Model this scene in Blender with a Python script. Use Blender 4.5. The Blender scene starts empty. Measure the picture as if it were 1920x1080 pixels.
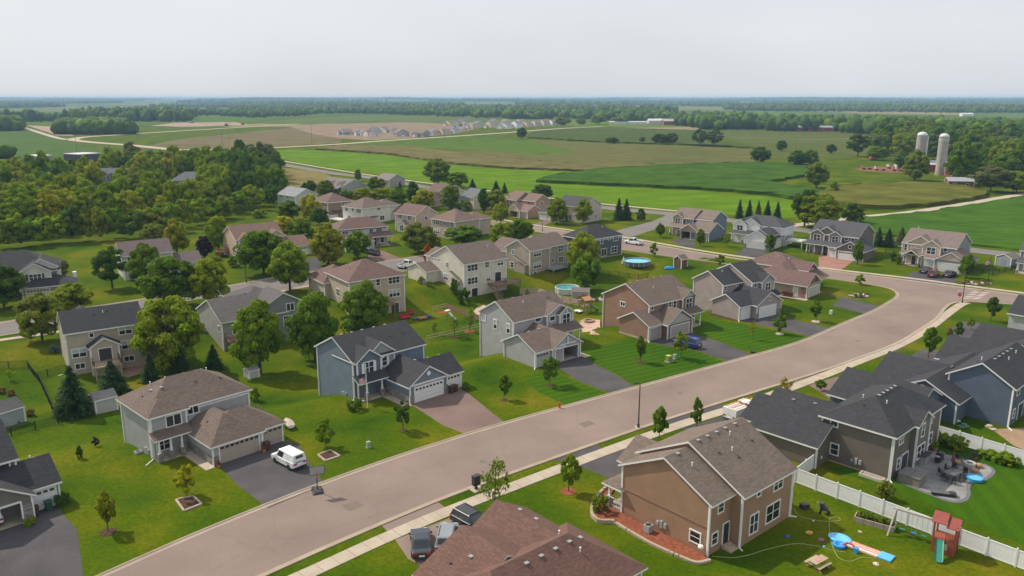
import bpy, math, random
from mathutils import Vector
from mathutils.geometry import tessellate_polygon
R=math.radians
sc=bpy.context.scene
COL=sc.collection
random.seed(7)
# ------------------------------------------------------------------ camera, sky, sun, exposure
CAM_H=41.0; FPX=1493.33; CX,CY=960.0,540.0; TH=math.atan(356/FPX)
cam=bpy.data.cameras.new('camera'); cam.lens=28.0; cam.sensor_width=36.0; cam.clip_start=1.0; cam.clip_end=60000
cob=bpy.data.objects.new('camera',cam); COL.objects.link(cob)
cob.location=(0,0,CAM_H); cob.rotation_euler=(math.pi/2-TH,0,0); sc.camera=cob
SUN_AZ=R(150); SUN_EL=R(47)          # direction towards the sun, measured from +x
w=bpy.data.worlds.new('World'); sc.world=w; w.use_nodes=True
nt=w.node_tree; nt.nodes.clear()
sky=nt.nodes.new('ShaderNodeTexSky'); sky.sky_type='NISHITA'; sky.sun_disc=False
sky.sun_elevation=SUN_EL; sky.sun_rotation=math.pi/2-SUN_AZ; sky.altitude=250; sky.air_density=1.0; sky.dust_density=4.0; sky.ozone_density=1.0
veil=nt.nodes.new('ShaderNodeMix'); veil.data_type='RGBA'; veil.inputs[0].default_value=0.85
veil.inputs[7].default_value=(7.42,7.74,8.1,1)          # thin, even summer cloud veil
tcw=nt.nodes.new('ShaderNodeTexCoord'); nzw=nt.nodes.new('ShaderNodeTexNoise'); nzw.inputs['Scale'].default_value=2.2; nzw.inputs['Detail'].default_value=5
mpw=nt.nodes.new('ShaderNodeMapping'); mpw.inputs['Scale'].default_value=(1,1,3.5); mrw=nt.nodes.new('ShaderNodeMapRange'); mrw.inputs[1].default_value=.3; mrw.inputs[2].default_value=.7; mrw.inputs[3].default_value=.74; mrw.inputs[4].default_value=.93
nt.links.new(tcw.outputs['Generated'],mpw.inputs[0]); nt.links.new(mpw.outputs[0],nzw.inputs['Vector']); nt.links.new(nzw.outputs[0],mrw.inputs[0]); nt.links.new(mrw.outputs[0],veil.inputs[0])
bg=nt.nodes.new('ShaderNodeBackground'); bg.inputs[1].default_value=0.112
wo=nt.nodes.new('ShaderNodeOutputWorld')
nt.links.new(sky.outputs[0],veil.inputs[6]); nt.links.new(veil.outputs[2],bg.inputs[0]); nt.links.new(bg.outputs[0],wo.inputs[0])
sl=bpy.data.lights.new('sun','SUN'); sl.energy=4.4; sl.angle=R(1.0); sl.color=(1,.92,.78)
so=bpy.data.objects.new('sun',sl); COL.objects.link(so)
sd=Vector((math.cos(SUN_AZ)*math.cos(SUN_EL),math.sin(SUN_AZ)*math.cos(SUN_EL),math.sin(SUN_EL)))
so.rotation_euler=sd.to_track_quat('Z','Y').to_euler(); so.location=sd*200
sc.view_settings.view_transform='Standard'; sc.view_settings.look='None'; sc.view_settings.gamma=1; sc.view_settings.exposure=0.0
sc.view_settings.use_curve_mapping=False
sc.render.engine='CYCLES'; sc.cycles.use_denoising=True; sc.cycles.max_bounces=6; sc.cycles.transparent_max_bounces=8
sc.cycles.diffuse_bounces=3; sc.cycles.glossy_bounces=2; sc.cycles.volume_bounces=0; sc.cycles.use_adaptive_sampling=True
try: sc.cycles.volume_step_rate=10
except Exception: pass

# ------------------------------------------------------------------ helpers
_c,_s=math.cos(TH),math.sin(TH)
SW=[(-80,92,-.7),(-55,108,-1.6),(-30,128,-2.8),(-8,147,-3.0),(10,161,-2.7),(36,173,-1.4),(62,176,0)]
def sst(t):
    t=min(1,max(0,t)); return t*t*(3-2*t)
def terr(x,y):                       # drainage swale between the two rows of back gardens
    if y<80 or y>215 or x<-110 or x>70: z=0.0
    else:
        best=1e9; z=0
        for (x0,y0,d0),(x1,y1,d1) in zip(SW,SW[1:]):
            dx,dy=x1-x0,y1-y0; L=dx*dx+dy*dy
            t=min(1,max(0,((x-x0)*dx+(y-y0)*dy)/L)); px,py=x0+t*dx-x,y0+t*dy-y
            dd=math.hypot(px,py)
            if dd<best:
                best=dd; side=(dx*(y-y0)-dy*(x-x0)); d=d0+(d1-d0)*t
                z=d*(1-sst((dd-17)/12)) if side>0 else d*(1-sst((dd-11)/11))
    return z
def P(px,py,z=0.0):                  # point of the place at height z seen at photo pixel (px,py)
    u=(px-CX)/FPX; v=(py-CY)/FPX
    dx,dy,dz=u,_c-v*_s,-_s-v*_c
    t=(z-CAM_H)/dz
    return (dx*t,dy*t)
def g(px,py):
    z=0
    for _ in range(7):
        p=P(px,py,z); z=terr(*p)
    return p[0],p[1],z
def PX(x,y,z):
    dz=z-CAM_H; zc=y*_c-dz*_s; yc=-y*_s-dz*_c
    return CX+FPX*x/zc, CY+FPX*yc/zc, zc
def top_z(x,y,py):
    lo,hi=-6,CAM_H-.01
    for _ in range(40):
        m=(lo+hi)/2
        if PX(x,y,m)[1]>py: lo=m
        else: hi=m
    return lo
class MB:
    def __init__(s): s.v=[];s.f=[];s.m=[];s.c=None
    def add(s,vs,fs,m=0):
        o=len(s.v); s.v+=[tuple(p) for p in vs]
        for f in fs: s.f.append(tuple(i+o for i in f)); s.m.append(m)
        return s
    def box(s,x0,x1,y0,y1,z0,z1,m=0):
        return s.add([(x0,y0,z0),(x1,y0,z0),(x1,y1,z0),(x0,y1,z0),(x0,y0,z1),(x1,y0,z1),(x1,y1,z1),(x0,y1,z1)],
            [(0,3,2,1),(4,5,6,7),(0,1,5,4),(1,2,6,5),(2,3,7,6),(3,0,4,7)],m)
    def prism(s,poly,z0,z1,m=0):     # poly in xy, counter-clockwise
        n=len(poly); vs=[(x,y,z0) for x,y in poly]+[(x,y,z1) for x,y in poly]
        return s.add(vs,[tuple(range(n-1,-1,-1)),tuple(range(n,2*n))]+[(i,(i+1)%n,n+(i+1)%n,n+i) for i in range(n)],m)
    def slab(s,poly,a0,a1,axis='x',m=0):  # side profile extruded along x (poly=(y,z)) or y (poly=(x,z))
        n=len(poly)
        if axis=='x': vs=[(a0,p,q) for p,q in poly]+[(a1,p,q) for p,q in poly]
        else: vs=[(p,a1,q) for p,q in poly]+[(p,a0,q) for p,q in poly]
        return s.add(vs,[tuple(range(n-1,-1,-1)),tuple(range(n,2*n))]+[(i,(i+1)%n,n+(i+1)%n,n+i) for i in range(n)],m)
    def tube(s,p0,p1,r0,r1=None,n=6,m=0,caps=True):
        r1=r0 if r1 is None else r1
        p0,p1=Vector(p0),Vector(p1); d=(p1-p0).normalized(); a=d.orthogonal().normalized(); b=d.cross(a)
        vs=[p0+(a*math.cos(2*math.pi*i/n)+b*math.sin(2*math.pi*i/n))*r0 for i in range(n)]+[p1+(a*math.cos(2*math.pi*i/n)+b*math.sin(2*math.pi*i/n))*r1 for i in range(n)]
        fs=[(i,(i+1)%n,n+(i+1)%n,n+i) for i in range(n)]
        if caps: fs+=[tuple(range(n-1,-1,-1)),tuple(range(n,2*n))]
        return s.add(vs,fs,m)
    def lathe(s,prof,n=12,cx=0,cy=0,m=0,a0=0,sx=1,sy=1):
        vs=[];k=len(prof)
        for i in range(n):
            a=a0+2*math.pi*i/n
            vs+=[(cx+r*sx*math.cos(a),cy+r*sy*math.sin(a),z) for r,z in prof]
        fs=[(i*k+j,((i+1)%n)*k+j,((i+1)%n)*k+j+1,i*k+j+1) for i in range(n) for j in range(k-1)]
        fs+=[tuple(i*k+k-1 for i in range(n)),tuple(i*k for i in range(n-1,-1,-1))]
        return s.add(vs,fs,m)
    def path(s,pts,r,n=5,m=0):
        for a,b in zip(pts,pts[1:]): s.tube(a,b,r,r,n,m)
        return s
    def build(s,name,mats,parent=None,loc=(0,0,0),rz=0,smooth=False,uv=True):
        me=bpy.data.meshes.new(name); me.from_pydata(s.v,[],s.f)
        if not isinstance(mats,(list,tuple)): mats=[mats]
        for m in mats: me.materials.append(m)
        if len(mats)>1: me.polygons.foreach_set('material_index',s.m)
        if smooth: me.polygons.foreach_set('use_smooth',[True]*len(s.f))
        if uv:
            ul=me.uv_layers.new(name='UVMap'); co=[0.0]*(2*len(me.loops)); V=s.v
            for p in me.polygons:
                nx,ny,nz=p.normal; h=math.hypot(nx,ny)
                if h<.02: t=(1,0,0); b=(0,1,0)
                else: t=(-ny/h,nx/h,0); b=(ny*0-nz*t[1],nz*t[0]-nx*0,nx*t[1]-ny*t[0])
                for li in p.loop_indices:
                    q=V[me.loops[li].vertex_index]
                    co[2*li]=q[0]*t[0]+q[1]*t[1]+q[2]*t[2]; co[2*li+1]=q[0]*b[0]+q[1]*b[1]+q[2]*b[2]
            ul.data.foreach_set('uv',co)
        me.update()
        return place(name,me,parent,loc,rz)
def place(name,me,parent=None,loc=(0,0,0),rz=0,scale=None):
    o=bpy.data.objects.new(name,me); COL.objects.link(o); o.parent=parent; o.location=loc
    if rz: o.rotation_euler=(0,0,rz)
    if scale: o.scale=scale
    return o
def tag(o,label=None,cat=None,group=None,kind=None):
    for k,v in (('label',label),('category',cat),('group',group),('kind',kind)):
        if v: o[k]=v
    return o
def thing(name,label,cat,loc=(0,0,0),rz=0,group=None):
    o=bpy.data.objects.new(name,None); COL.objects.link(o); o.location=loc; o.rotation_euler=(0,0,rz); o.empty_display_size=.3
    return tag(o,label,cat,group)
def copy_tree(o,parent=None):
    c=o.copy(); COL.objects.link(c); c.parent=parent
    for ch in list(o.children): copy_tree(ch,c)
    return c
def smooth_line(pts,n=6):
    out=[]
    for i in range(len(pts)-1):
        p0=pts[max(0,i-1)];p1=pts[i];p2=pts[i+1];p3=pts[min(len(pts)-1,i+2)]
        for k in range(n):
            t=k/n
            out.append(tuple(.5*(2*p1[j]+(p2[j]-p0[j])*t+(2*p0[j]-5*p1[j]+4*p2[j]-p3[j])*t*t+(3*p1[j]-p0[j]-3*p2[j]+p3[j])*t**3) for j in (0,1)))
    out.append(tuple(pts[-1][:2])); return out
def offset_line(pts,d):
    out=[]
    for i,p in enumerate(pts):
        a=pts[max(0,i-1)];b=pts[min(len(pts)-1,i+1)]
        dx,dy=b[0]-a[0],b[1]-a[1];L=math.hypot(dx,dy) or 1
        out.append((p[0]-dy/L*d,p[1]+dx/L*d))
    return out

# ------------------------------------------------------------------ materials
_M={}
def newmat(name):
    m=bpy.data.materials.new(name); m.use_nodes=True; t=m.node_tree; b=t.nodes['Principled BSDF']
    return m,t,b
def nd(t,k,**kw):
    n=t.nodes.new(k)
    for a,v in kw.items(): setattr(n,a,v)
    return n
def ramp(t,stops):
    r=nd(t,'ShaderNodeValToRGB'); e=r.color_ramp.elements
    while len(e)<len(stops): e.new(.5)
    for q,(p,c) in zip(e,stops): q.position=p; q.color=(*c,1)
    return r
def noise(t,scale,detail=4,vec=None,rough=.55):
    n=nd(t,'ShaderNodeTexNoise'); n.inputs['Scale'].default_value=scale; n.inputs['Detail'].default_value=detail; n.inputs['Roughness'].default_value=rough
    if vec: t.links.new(vec,n.inputs['Vector'])
    return n
def coord(t,kind='Object'): return nd(t,'ShaderNodeTexCoord').outputs[kind]
def geo_pos(t): return nd(t,'ShaderNodeNewGeometry').outputs['Position']
def bump(t,b,h,strength,dist=.02):
    n=nd(t,'ShaderNodeBump'); n.inputs['Strength'].default_value=strength; n.inputs['Distance'].default_value=dist
    t.links.new(h,n.inputs['Height']); t.links.new(n.outputs[0],b.inputs['Normal'])
def mul(c,k): return tuple(min(1,max(0,x*k)) for x in c)
def plain(col,rough=.6,var=.12,scale=3.0,metal=0,key=None):
    k=('plain',col,rough,var,scale,metal)
    if k in _M: return _M[k]
    m,t,b=newmat(key or 'paint'); b.inputs['Roughness'].default_value=rough; b.inputs['Metallic'].default_value=metal
    n=noise(t,scale,4,coord(t)); r=ramp(t,[(.3,mul(col,1-var)),(.7,mul(col,1+var))])
    t.links.new(n.outputs[0],r.inputs[0]); t.links.new(r.outputs[0],b.inputs['Base Color'])
    _M[k]=m; return m
def siding(col):
    k=('siding',col)
    if k in _M: return _M[k]
    m,t,b=newmat('lap_siding'); b.inputs['Roughness'].default_value=.62
    uv=coord(t,'UV'); mp=nd(t,'ShaderNodeMapping'); mp.inputs['Scale'].default_value=(1,1,1); t.links.new(uv,mp.inputs[0])
    wv=nd(t,'ShaderNodeTexWave',wave_type='BANDS',bands_direction='Y',wave_profile='SAW'); 
    wv.inputs['Scale'].default_value=.314/.16; wv.inputs['Distortion'].default_value=0
    t.links.new(mp.outputs[0],wv.inputs[0])
    n=noise(t,.6,5,uv); n2=noise(t,9,3,uv)
    r=ramp(t,[(.25,mul(col,.84)),(.75,mul(col,1.12))]); t.links.new(n.outputs[0],r.inputs[0])
    mx=nd(t,'ShaderNodeMix',data_type='RGBA',blend_type='MULTIPLY'); mx.inputs[0].default_value=.35
    r2=ramp(t,[(.0,(.72,.72,.72)),(.12,(1,1,1)),(1,(1,1,1))]); t.links.new(wv.outputs[0],r2.inputs[0])
    t.links.new(r.outputs[0],mx.inputs[6]); t.links.new(r2.outputs[0],mx.inputs[7])
    t.links.new(mx.outputs[2],b.inputs['Base Color']); bump(t,b,wv.outputs[0],.5,.02)
    _M[k]=m; return m
def shingle(col):
    k=('shingle',col)
    if k in _M: return _M[k]
    m,t,b=newmat('asphalt_shingle'); b.inputs['Roughness'].default_value=.9; b.inputs['Specular IOR Level'].default_value=.25
    uv=coord(t,'UV')
    br=nd(t,'ShaderNodeTexBrick'); br.inputs['Scale'].default_value=1; br.inputs['Brick Width'].default_value=.42; br.inputs['Row Height'].default_value=.15
    br.inputs['Mortar Size'].default_value=.012; br.inputs['Bias'].default_value=0; br.offset=.37
    br.inputs['Color1'].default_value=(*mul(col,.82),1); br.inputs['Color2'].default_value=(*mul(col,1.15),1); br.inputs['Mortar'].default_value=(*mul(col,.5),1)
    t.links.new(uv,br.inputs['Vector'])
    n=noise(t,.45,6,uv,.65); r=ramp(t,[(.3,(.9,.9,.9)),(.7,(1.07,1.06,1.05))]); t.links.new(n.outputs[0],r.inputs[0])
    n2=noise(t,14,2,uv); r2=ramp(t,[(.2,(.8,.8,.8)),(.8,(1.2,1.2,1.2))]); t.links.new(n2.outputs[0],r2.inputs[0])
    mx=nd(t,'ShaderNodeMix',data_type='RGBA',blend_type='MULTIPLY'); mx.inputs[0].default_value=1
    my=nd(t,'ShaderNodeMix',data_type='RGBA',blend_type='MULTIPLY'); my.inputs[0].default_value=.8
    t.links.new(br.outputs[0],mx.inputs[6]); t.links.new(r.outputs[0],mx.inputs[7]); t.links.new(mx.outputs[2],my.inputs[6]); t.links.new(r2.outputs[0],my.inputs[7])
    t.links.new(my.outputs[2],b.inputs['Base Color']); bump(t,b,br.outputs['Fac'],.4,.01)
    _M[k]=m; return m
def stone(col):
    k=('stone',col)
    if k in _M: return _M[k]
    m,t,b=newmat('stone_veneer'); b.inputs['Roughness'].default_value=.85
    uv=coord(t,'UV'); br=nd(t,'ShaderNodeTexBrick'); br.inputs['Scale'].default_value=1; br.inputs['Brick Width'].default_value=.42; br.inputs['Row Height'].default_value=.16
    br.inputs['Mortar Size'].default_value=.02; br.inputs['Color1'].default_value=(*mul(col,.55),1); br.inputs['Color2'].default_value=(*mul(col,1.35),1); br.inputs['Mortar'].default_value=(*mul(col,.8),1)
    n=noise(t,5,3,uv); ad=nd(t,'ShaderNodeMix',data_type='VECTOR'); ad.inputs[0].default_value=.06
    t.links.new(uv,ad.inputs[4]); t.links.new(n.outputs[1],ad.inputs[5]); t.links.new(ad.outputs[1],br.inputs['Vector'])
    t.links.new(br.outputs[0],b.inputs['Base Color']); bump(t,b,br.outputs['Fac'],.8,-.02)
    _M[k]=m; return m
def ground_mat(name,stops,scale,detail=6,cracks=0,rough=.95,fine=None,stripe=None):
    m,t,b=newmat(name); b.inputs['Roughness'].default_value=rough; b.inputs['Specular IOR Level'].default_value=.03
    pos=geo_pos(t); n=noise(t,scale,detail,pos,.6); r=ramp(t,stops); t.links.new(n.outputs[0],r.inputs[0]); last=r.outputs[0]
    if fine:
        n2=noise(t,fine[0],6,pos,.7); r2=ramp(t,[(.25,(1-fine[1],)*3),(.75,(1+fine[1],)*3)]); t.links.new(n2.outputs[0],r2.inputs[0])
        mx=nd(t,'ShaderNodeMix',data_type='RGBA',blend_type='MULTIPLY'); mx.inputs[0].default_value=1
        t.links.new(last,mx.inputs[6]); t.links.new(r2.outputs[0],mx.inputs[7]); last=mx.outputs[2]
    if stripe:
        per,angd,amt=stripe
        mp=nd(t,'ShaderNodeMapping'); mp.inputs['Rotation'].default_value=(0,0,-R(angd)); t.links.new(pos,mp.inputs[0])
        wv=nd(t,'ShaderNodeTexWave',wave_type='BANDS',bands_direction='Y'); wv.inputs['Scale'].default_value=.314/per; wv.inputs['Distortion'].default_value=.8; wv.inputs['Detail'].default_value=2; wv.inputs['Detail Scale'].default_value=.6
        t.links.new(mp.outputs[0],wv.inputs[0])
        r3=ramp(t,[(.35,(1-amt,)*3),(.65,(1+amt,)*3)]); t.links.new(wv.outputs[0],r3.inputs[0])
        mx=nd(t,'ShaderNodeMix',data_type='RGBA',blend_type='MULTIPLY'); mx.inputs[0].default_value=1
        t.links.new(last,mx.inputs[6]); t.links.new(r3.outputs[0],mx.inputs[7]); last=mx.outputs[2]
    if cracks:
        wn=noise(t,.9,4,pos); av=nd(t,'ShaderNodeMix',data_type='VECTOR'); av.inputs[0].default_value=.6; t.links.new(pos,av.inputs[4]); t.links.new(wn.outputs[1],av.inputs[5])
        vo=nd(t,'ShaderNodeTexVoronoi',feature='DISTANCE_TO_EDGE'); vo.inputs['Scale'].default_value=.28; t.links.new(av.outputs[1],vo.inputs['Vector'])
        r5=ramp(t,[(0,(1-cracks,)*3),(.008,(1-cracks*.6,)*3),(.014,(1,1,1))]); t.links.new(vo.outputs[0],r5.inputs[0])
        n5=noise(t,.03,3,pos); r6=ramp(t,[(.35,(.93,.93,.935)),(.65,(1.05,1.045,1.04))]); t.links.new(n5.outputs[0],r6.inputs[0])
        for q in (r5,r6):
            mx=nd(t,'ShaderNodeMix',data_type='RGBA',blend_type='MULTIPLY'); mx.inputs[0].default_value=1
            t.links.new(last,mx.inputs[6]); t.links.new(q.outputs[0],mx.inputs[7]); last=mx.outputs[2]
    t.links.new(last,b.inputs['Base Color'])
    n4=noise(t,(fine[0] if fine else 3),3,pos); bump(t,b,n4.outputs[0],.5,.05)
    return m
LAWN=[(.27,(.020,.052,.0012)),(.38,(.038,.078,.0016)),(.50,(.062,.096,.002)),(.60,(.100,.112,.0035)),(.74,(.155,.128,.013))]
M_lawn=ground_mat('lawn_grass',LAWN,.075,8,fine=(2.2,.42))
M_lawn_s=ground_mat('mown_lawn',[(.3,(.028,.078,.003)),(.7,(.052,.106,.004))],.06,5,fine=(2.6,.2),stripe=(1.5,30,.11))
M_lawn_d=ground_mat('mown_lawn_diagonal',[(.3,(.024,.076,.0025)),(.7,(.046,.104,.0035))],.06,5,fine=(2.6,.2),stripe=(2.2,80,.07))
M_road=ground_mat('road_asphalt',[(.3,(.212,.160,.138)),(.7,(.256,.197,.170))],.12,6,.07,fine=(5,.10),rough=.9)
M_road2=ground_mat('old_asphalt',[(.3,(.165,.15,.14)),(.7,(.21,.19,.18))],.12,6,fine=(5,.08),rough=.9)
M_drive=ground_mat('driveway_asphalt',[(.3,(.070,.066,.070)),(.7,(.108,.10,.104))],.2,6,.07,fine=(5,.12),rough=.9)
M_drive_r=ground_mat('driveway_worn',[(.3,(.165,.115,.10)),(.7,(.21,.15,.13))],.2,6,fine=(5,.1),rough=.9)
M_conc=ground_mat('concrete',[(.3,(.36,.30,.235)),(.7,(.46,.39,.31))],.5,6,fine=(6,.08),rough=.9)
M_kerb=ground_mat('kerb_concrete',[(.3,(.30,.24,.185)),(.7,(.38,.31,.24))],.4,6,fine=(5,.1),rough=.9)
M_paver=ground_mat('brick_paving',[(.3,(.26,.14,.11)),(.7,(.34,.19,.15))],.4,4,fine=(5,.2))
M_white=plain((.78,.77,.75),.5,.05,key='white_trim'); M_black=plain((.015,.015,.017),.45,.2,key='black_metal')
M_dark=plain((.03,.03,.033),.6,.2,key='dark_plastic'); M_grey=plain((.33,.33,.33),.55,.1,key='grey_metal')
M_galv=plain((.36,.36,.36),.4,.12,5,.4,key='galvanised'); M_wood=plain((.24,.15,.09),.75,.25,6,key='cedar_wood'); M_woodl=plain((.42,.32,.22),.8,.2,6,key='weathered_wood')
M_mulch=ground_mat('bark_mulch',[(.3,(.05,.03,.022)),(.7,(.12,.07,.05))],3,4,fine=(9,.5)); M_redmulch=ground_mat('red_mulch',[(.3,(.17,.055,.03)),(.7,(.29,.105,.06))],3,4,fine=(9,.4))
M_dirt=ground_mat('bare_soil',[(.3,(.26,.17,.11)),(.7,(.36,.26,.18))],.2,6,fine=(2,.2)); M_gravel=ground_mat('gravel',[(.3,(.36,.30,.24)),(.7,(.46,.40,.33))],1,6,fine=(7,.25))
M_patio=ground_mat('stamped_patio',[(.3,(.17,.165,.17)),(.7,(.30,.29,.28))],.5,5,fine=(3,.12)); M_sand=ground_mat('pink_gravel',[(.3,(.40,.27,.21)),(.7,(.52,.37,.29))],.7,5,fine=(5,.15))
def glass():
    m,t,b=newmat('window_glass'); n=noise(t,.35,2,geo_pos(t)); r=ramp(t,[(.35,(.012,.014,.018)),(.65,(.05,.06,.07))]); t.links.new(n.outputs[0],r.inputs[0]); t.links.new(r.outputs[0],b.inputs['Base Color'])
    b.inputs['Roughness'].default_value=.06; b.inputs['Specular IOR Level'].default_value=.6; return m
M_glass=glass()
M_blind=plain((.42,.44,.46),.25,.12,2,key='window_with_blind')
# ------------------------------------------------------------------ ground, roads, fields
from mathutils.geometry import delaunay_2d_cdt
_terr0=terr
def terr(x,y):
    if y<2600: return _terr0(x,y)
    return sst((y-2600)/8000)*(24+8*math.sin(x*.0011+1+y*.0003)+6*math.sin(x*.0024-y*.0007))
def structure(o,label=None): return tag(o,label,None,None,'structure')
def inside(x,y,poly):
    c=False;j=len(poly)-1
    for i in range(len(poly)):
        xi,yi=poly[i][:2];xj,yj=poly[j][:2]
        if (yi>y)!=(yj>y) and x<(xj-xi)*(y-yi)/(yj-yi)+xi: c=not c
        j=i
    return c
def G2(pts): return [g(*p)[:2] for p in pts]
def sheet(name,poly,zo,mat,step=None,jit=0,skirt=0,kind='structure',parent=None,label=None):
    poly=[tuple(p[:2]) for p in poly]
    n=len(poly); vs=[Vector(p) for p in poly]
    if step:
        xs=[p[0] for p in poly]; ys=[p[1] for p in poly]; rr=random.Random(len(poly)*7+int(xs[0]))
        x=min(xs)
        while x<max(xs):
            y=min(ys)
            while y<max(ys):
                q=(x+rr.uniform(-.3,.3)*step,y+rr.uniform(-.3,.3)*step)
                if inside(*q,poly): vs.append(Vector(q))
                y+=step
            x+=step
    V,E,F,*_=delaunay_2d_cdt(vs,[(i,(i+1)%n) for i in range(n)],[],1,1e-4)
    m=MB(); rr=random.Random(3)
    m.v=[(p[0],p[1],terr(p[0],p[1])+zo+(rr.uniform(-jit,jit) if jit else 0)) for p in V]
    for f in F:
        a,b,c=[V[i] for i in f]
        if (b[0]-a[0])*(c[1]-a[1])-(b[1]-a[1])*(c[0]-a[0])<0: f=list(f)[::-1]
        m.f.append(tuple(f)); m.m.append(0)
    if skirt:
        dense=[]
        for i in range(n):
            a,b=poly[i],poly[(i+1)%n]; k=max(1,int(math.hypot(b[0]-a[0],b[1]-a[1])/3))
            dense+=[(a[0]+(b[0]-a[0])*t/k,a[1]+(b[1]-a[1])*t/k) for t in range(k)]
        k=len(dense); up=[(x,y,zo+rr.uniform(-jit,jit)) for x,y in dense]; dn=[(x+rr.uniform(-.5,.5),y+rr.uniform(-.5,.5),0) for x,y in dense]
        m.add(up+dn,[(i,(i+1)%k,k+(i+1)%k,k+i) for i in range(k)])
    o=m.build(name,mat,parent,uv=False)
    if kind: o['kind']=kind
    if label: o['label']=label
    return o
def rng(a,b,s):
    out=[]
    while a<b: out.append(a); a+=s
    return out
xl=[-16000,-9000,-5000,-3000,-1800,-1000,-600,-350,-220,-150]+rng(-110,72,2.5)+[75,100,150,250,400,700,1200,2000,3500,6000,10000,16000]
yl=[-400,-100,0,40,60]+rng(80,216,2.5)+[218,240,300,400,550,800,1200,1800,2600]+rng(3200,13000,600)+[14000,17000]
m=MB(); m.v=[(x,y,terr(x,y)) for y in yl for x in xl]; nx=len(xl)
for j in range(len(yl)-1):
    for i in range(nx-1): m.f.append((j*nx+i,j*nx+i+1,(j+1)*nx+i+1,(j+1)*nx+i)); m.m.append(0)
def farm_mat():
    m,t,b=newmat('far_farmland'); b.inputs['Roughness'].default_value=1; b.inputs['Specular IOR Level'].default_value=0
    pos=geo_pos(t); wn=noise(t,.002,3,pos); av=nd(t,'ShaderNodeMix',data_type='VECTOR'); av.inputs[0].default_value=.5; mp=nd(t,'ShaderNodeMapping'); mp.inputs['Scale'].default_value=(1,.55,1); t.links.new(pos,mp.inputs[0])
    vo=nd(t,'ShaderNodeTexVoronoi',feature='F1'); vo.inputs['Scale'].default_value=.0034; t.links.new(mp.outputs[0],vo.inputs['Vector'])
    sp=nd(t,'ShaderNodeSeparateColor'); t.links.new(vo.outputs['Color'],sp.inputs[0])
    r=ramp(t,[(.0,(.075,.11,.02)),(.3,(.10,.15,.025)),(.5,(.17,.16,.06)),(.7,(.08,.13,.02)),(.9,(.22,.19,.09))]); r.color_ramp.interpolation='CONSTANT'; t.links.new(sp.outputs[0],r.inputs[0])
    n=noise(t,.02,5,pos); r2=ramp(t,[(.3,(.85,.85,.85)),(.7,(1.15,1.15,1.15))]); t.links.new(n.outputs[0],r2.inputs[0])
    mx=nd(t,'ShaderNodeMix',data_type='RGBA',blend_type='MULTIPLY'); mx.inputs[0].default_value=1; t.links.new(r.outputs[0],mx.inputs[6]); t.links.new(r2.outputs[0],mx.inputs[7]); t.links.new(mx.outputs[2],b.inputs['Base Color']); return m
for k,f_ in enumerate(m.f):
    if m.v[f_[0]][1]>=1200: m.m[k]=1
structure(m.build('ground',[M_lawn,farm_mat()],uv=False,smooth=True),'green lawns and rough grass of the neighbourhood')
# --- streets
mainN=[(60,1145),(200,1080),(400,992),(605,910),(780,848),(950,795),(1150,740),(1370,680),(1500,643),(1590,605),(1640,584),(1670,567),(1686,555),(1680,545),(1659,538),(1606,529),(1541,520),(1450,507),(1320,489),(1165,467),(1073,446),(1000,433),(920,421)]
mainS=[(330,1150),(480,1080),(660,1001),(845,925),(1040,855),(1230,790),(1390,740),(1520,700),(1600,672),(1677,643),(1715,621),(1751,597),(1768,577),(1782,568),(1807,565),(1850,567),(1896,570),(1960,576)]
crossN=[(920,414),(1000,425),(1073,436),(1165,449),(1204,455),(1320,476),(1450,495),(1570,510),(1708,527),(1790,538),(1860,547),(1960,561)]
LN=smooth_line(G2(mainN),5); LS=smooth_line(G2(mainS),5); LC=smooth_line(G2(crossN),4)
i0=13*5
structure(sheet('main_road',LN[:i0]+[g(1770,552)[:2]]+LS[:13*5+1][::-1],.004,M_road))
structure(sheet('cross_street',LC+LS[13*5:][::-1]+LN[i0-5:],.008,M_road))
def kerb(name,line,side,mat=M_kerb,parent=None):
    prof=[(0,.011),(.42,.016),(.50,.09),(.68,.10),(.70,0)]       # gutter pan and rolled kerb
    rows=[offset_line(line,side*d) for d,_ in prof]; n=len(line); m=MB()
    for r,(d,z) in zip(rows,prof): m.v+=[(x,y,z) for x,y in r]
    for j in range(len(prof)-1):
        for i in range(n-1):
            f=(j*n+i,j*n+i+1,(j+1)*n+i+1,(j+1)*n+i); m.f.append(f if side>0 else f[::-1]); m.m.append(0)
    o=m.build(name,mat,parent,uv=False); o['kind']='structure'; return o
kerb('kerb',LN,1); kerb('kerb',LS,-1); kerb('kerb',LC,1)
MN=[(-60,610),(0,606),(120,585),(265,562),(443,534),(510,522),(576,512),(690,496),(790,480),(860,468)]
MS=[(-60,634),(0,629),(120,608),(265,580),(400,556),(548,541),(600,531),(730,510),(800,497),(880,483)]
a=smooth_line(G2(MN),4); b=smooth_line(G2(MS),4)
structure(sheet('rear_street',a+b[::-1],.006,M_road2)); kerb('kerb',a,1); kerb('kerb',b,-1)
def band(name,pts,wid,mat,zo=.03,n=4):
    l=smooth_line(G2(pts),n); return structure(sheet(name,offset_line(l,-wid/2)+offset_line(l,wid/2)[::-1],zo,mat))
band('collector_road',[(505,304),(620,324),(695,333),(762,345),(880,362),(1000,376),(1180,394),(1290,404),(1370,413),(1500,431),(1660,452),(1830,470),(1960,485)],8,M_road2)
band('link_street',[(1150,445),(1190,432),(1235,420),(1262,410),(1275,402)],9,M_road2,.012)
band('collector_path',[(515,299),(640,320),(770,339),(1000,368),(1180,387),(1300,398)],2.5,M_conc,.02)
band('farm_lane',[(1480,424),(1560,413),(1624,406),(1707,398),(1800,384),(1870,372),(1960,357)],4.5,M_gravel,.04)
band('highway',[(330,281),(420,280),(512,277),(640,270),(720,264),(860,255),(960,248),(1060,240.5),(1130,237.5)],10,M_conc,.08)
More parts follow.
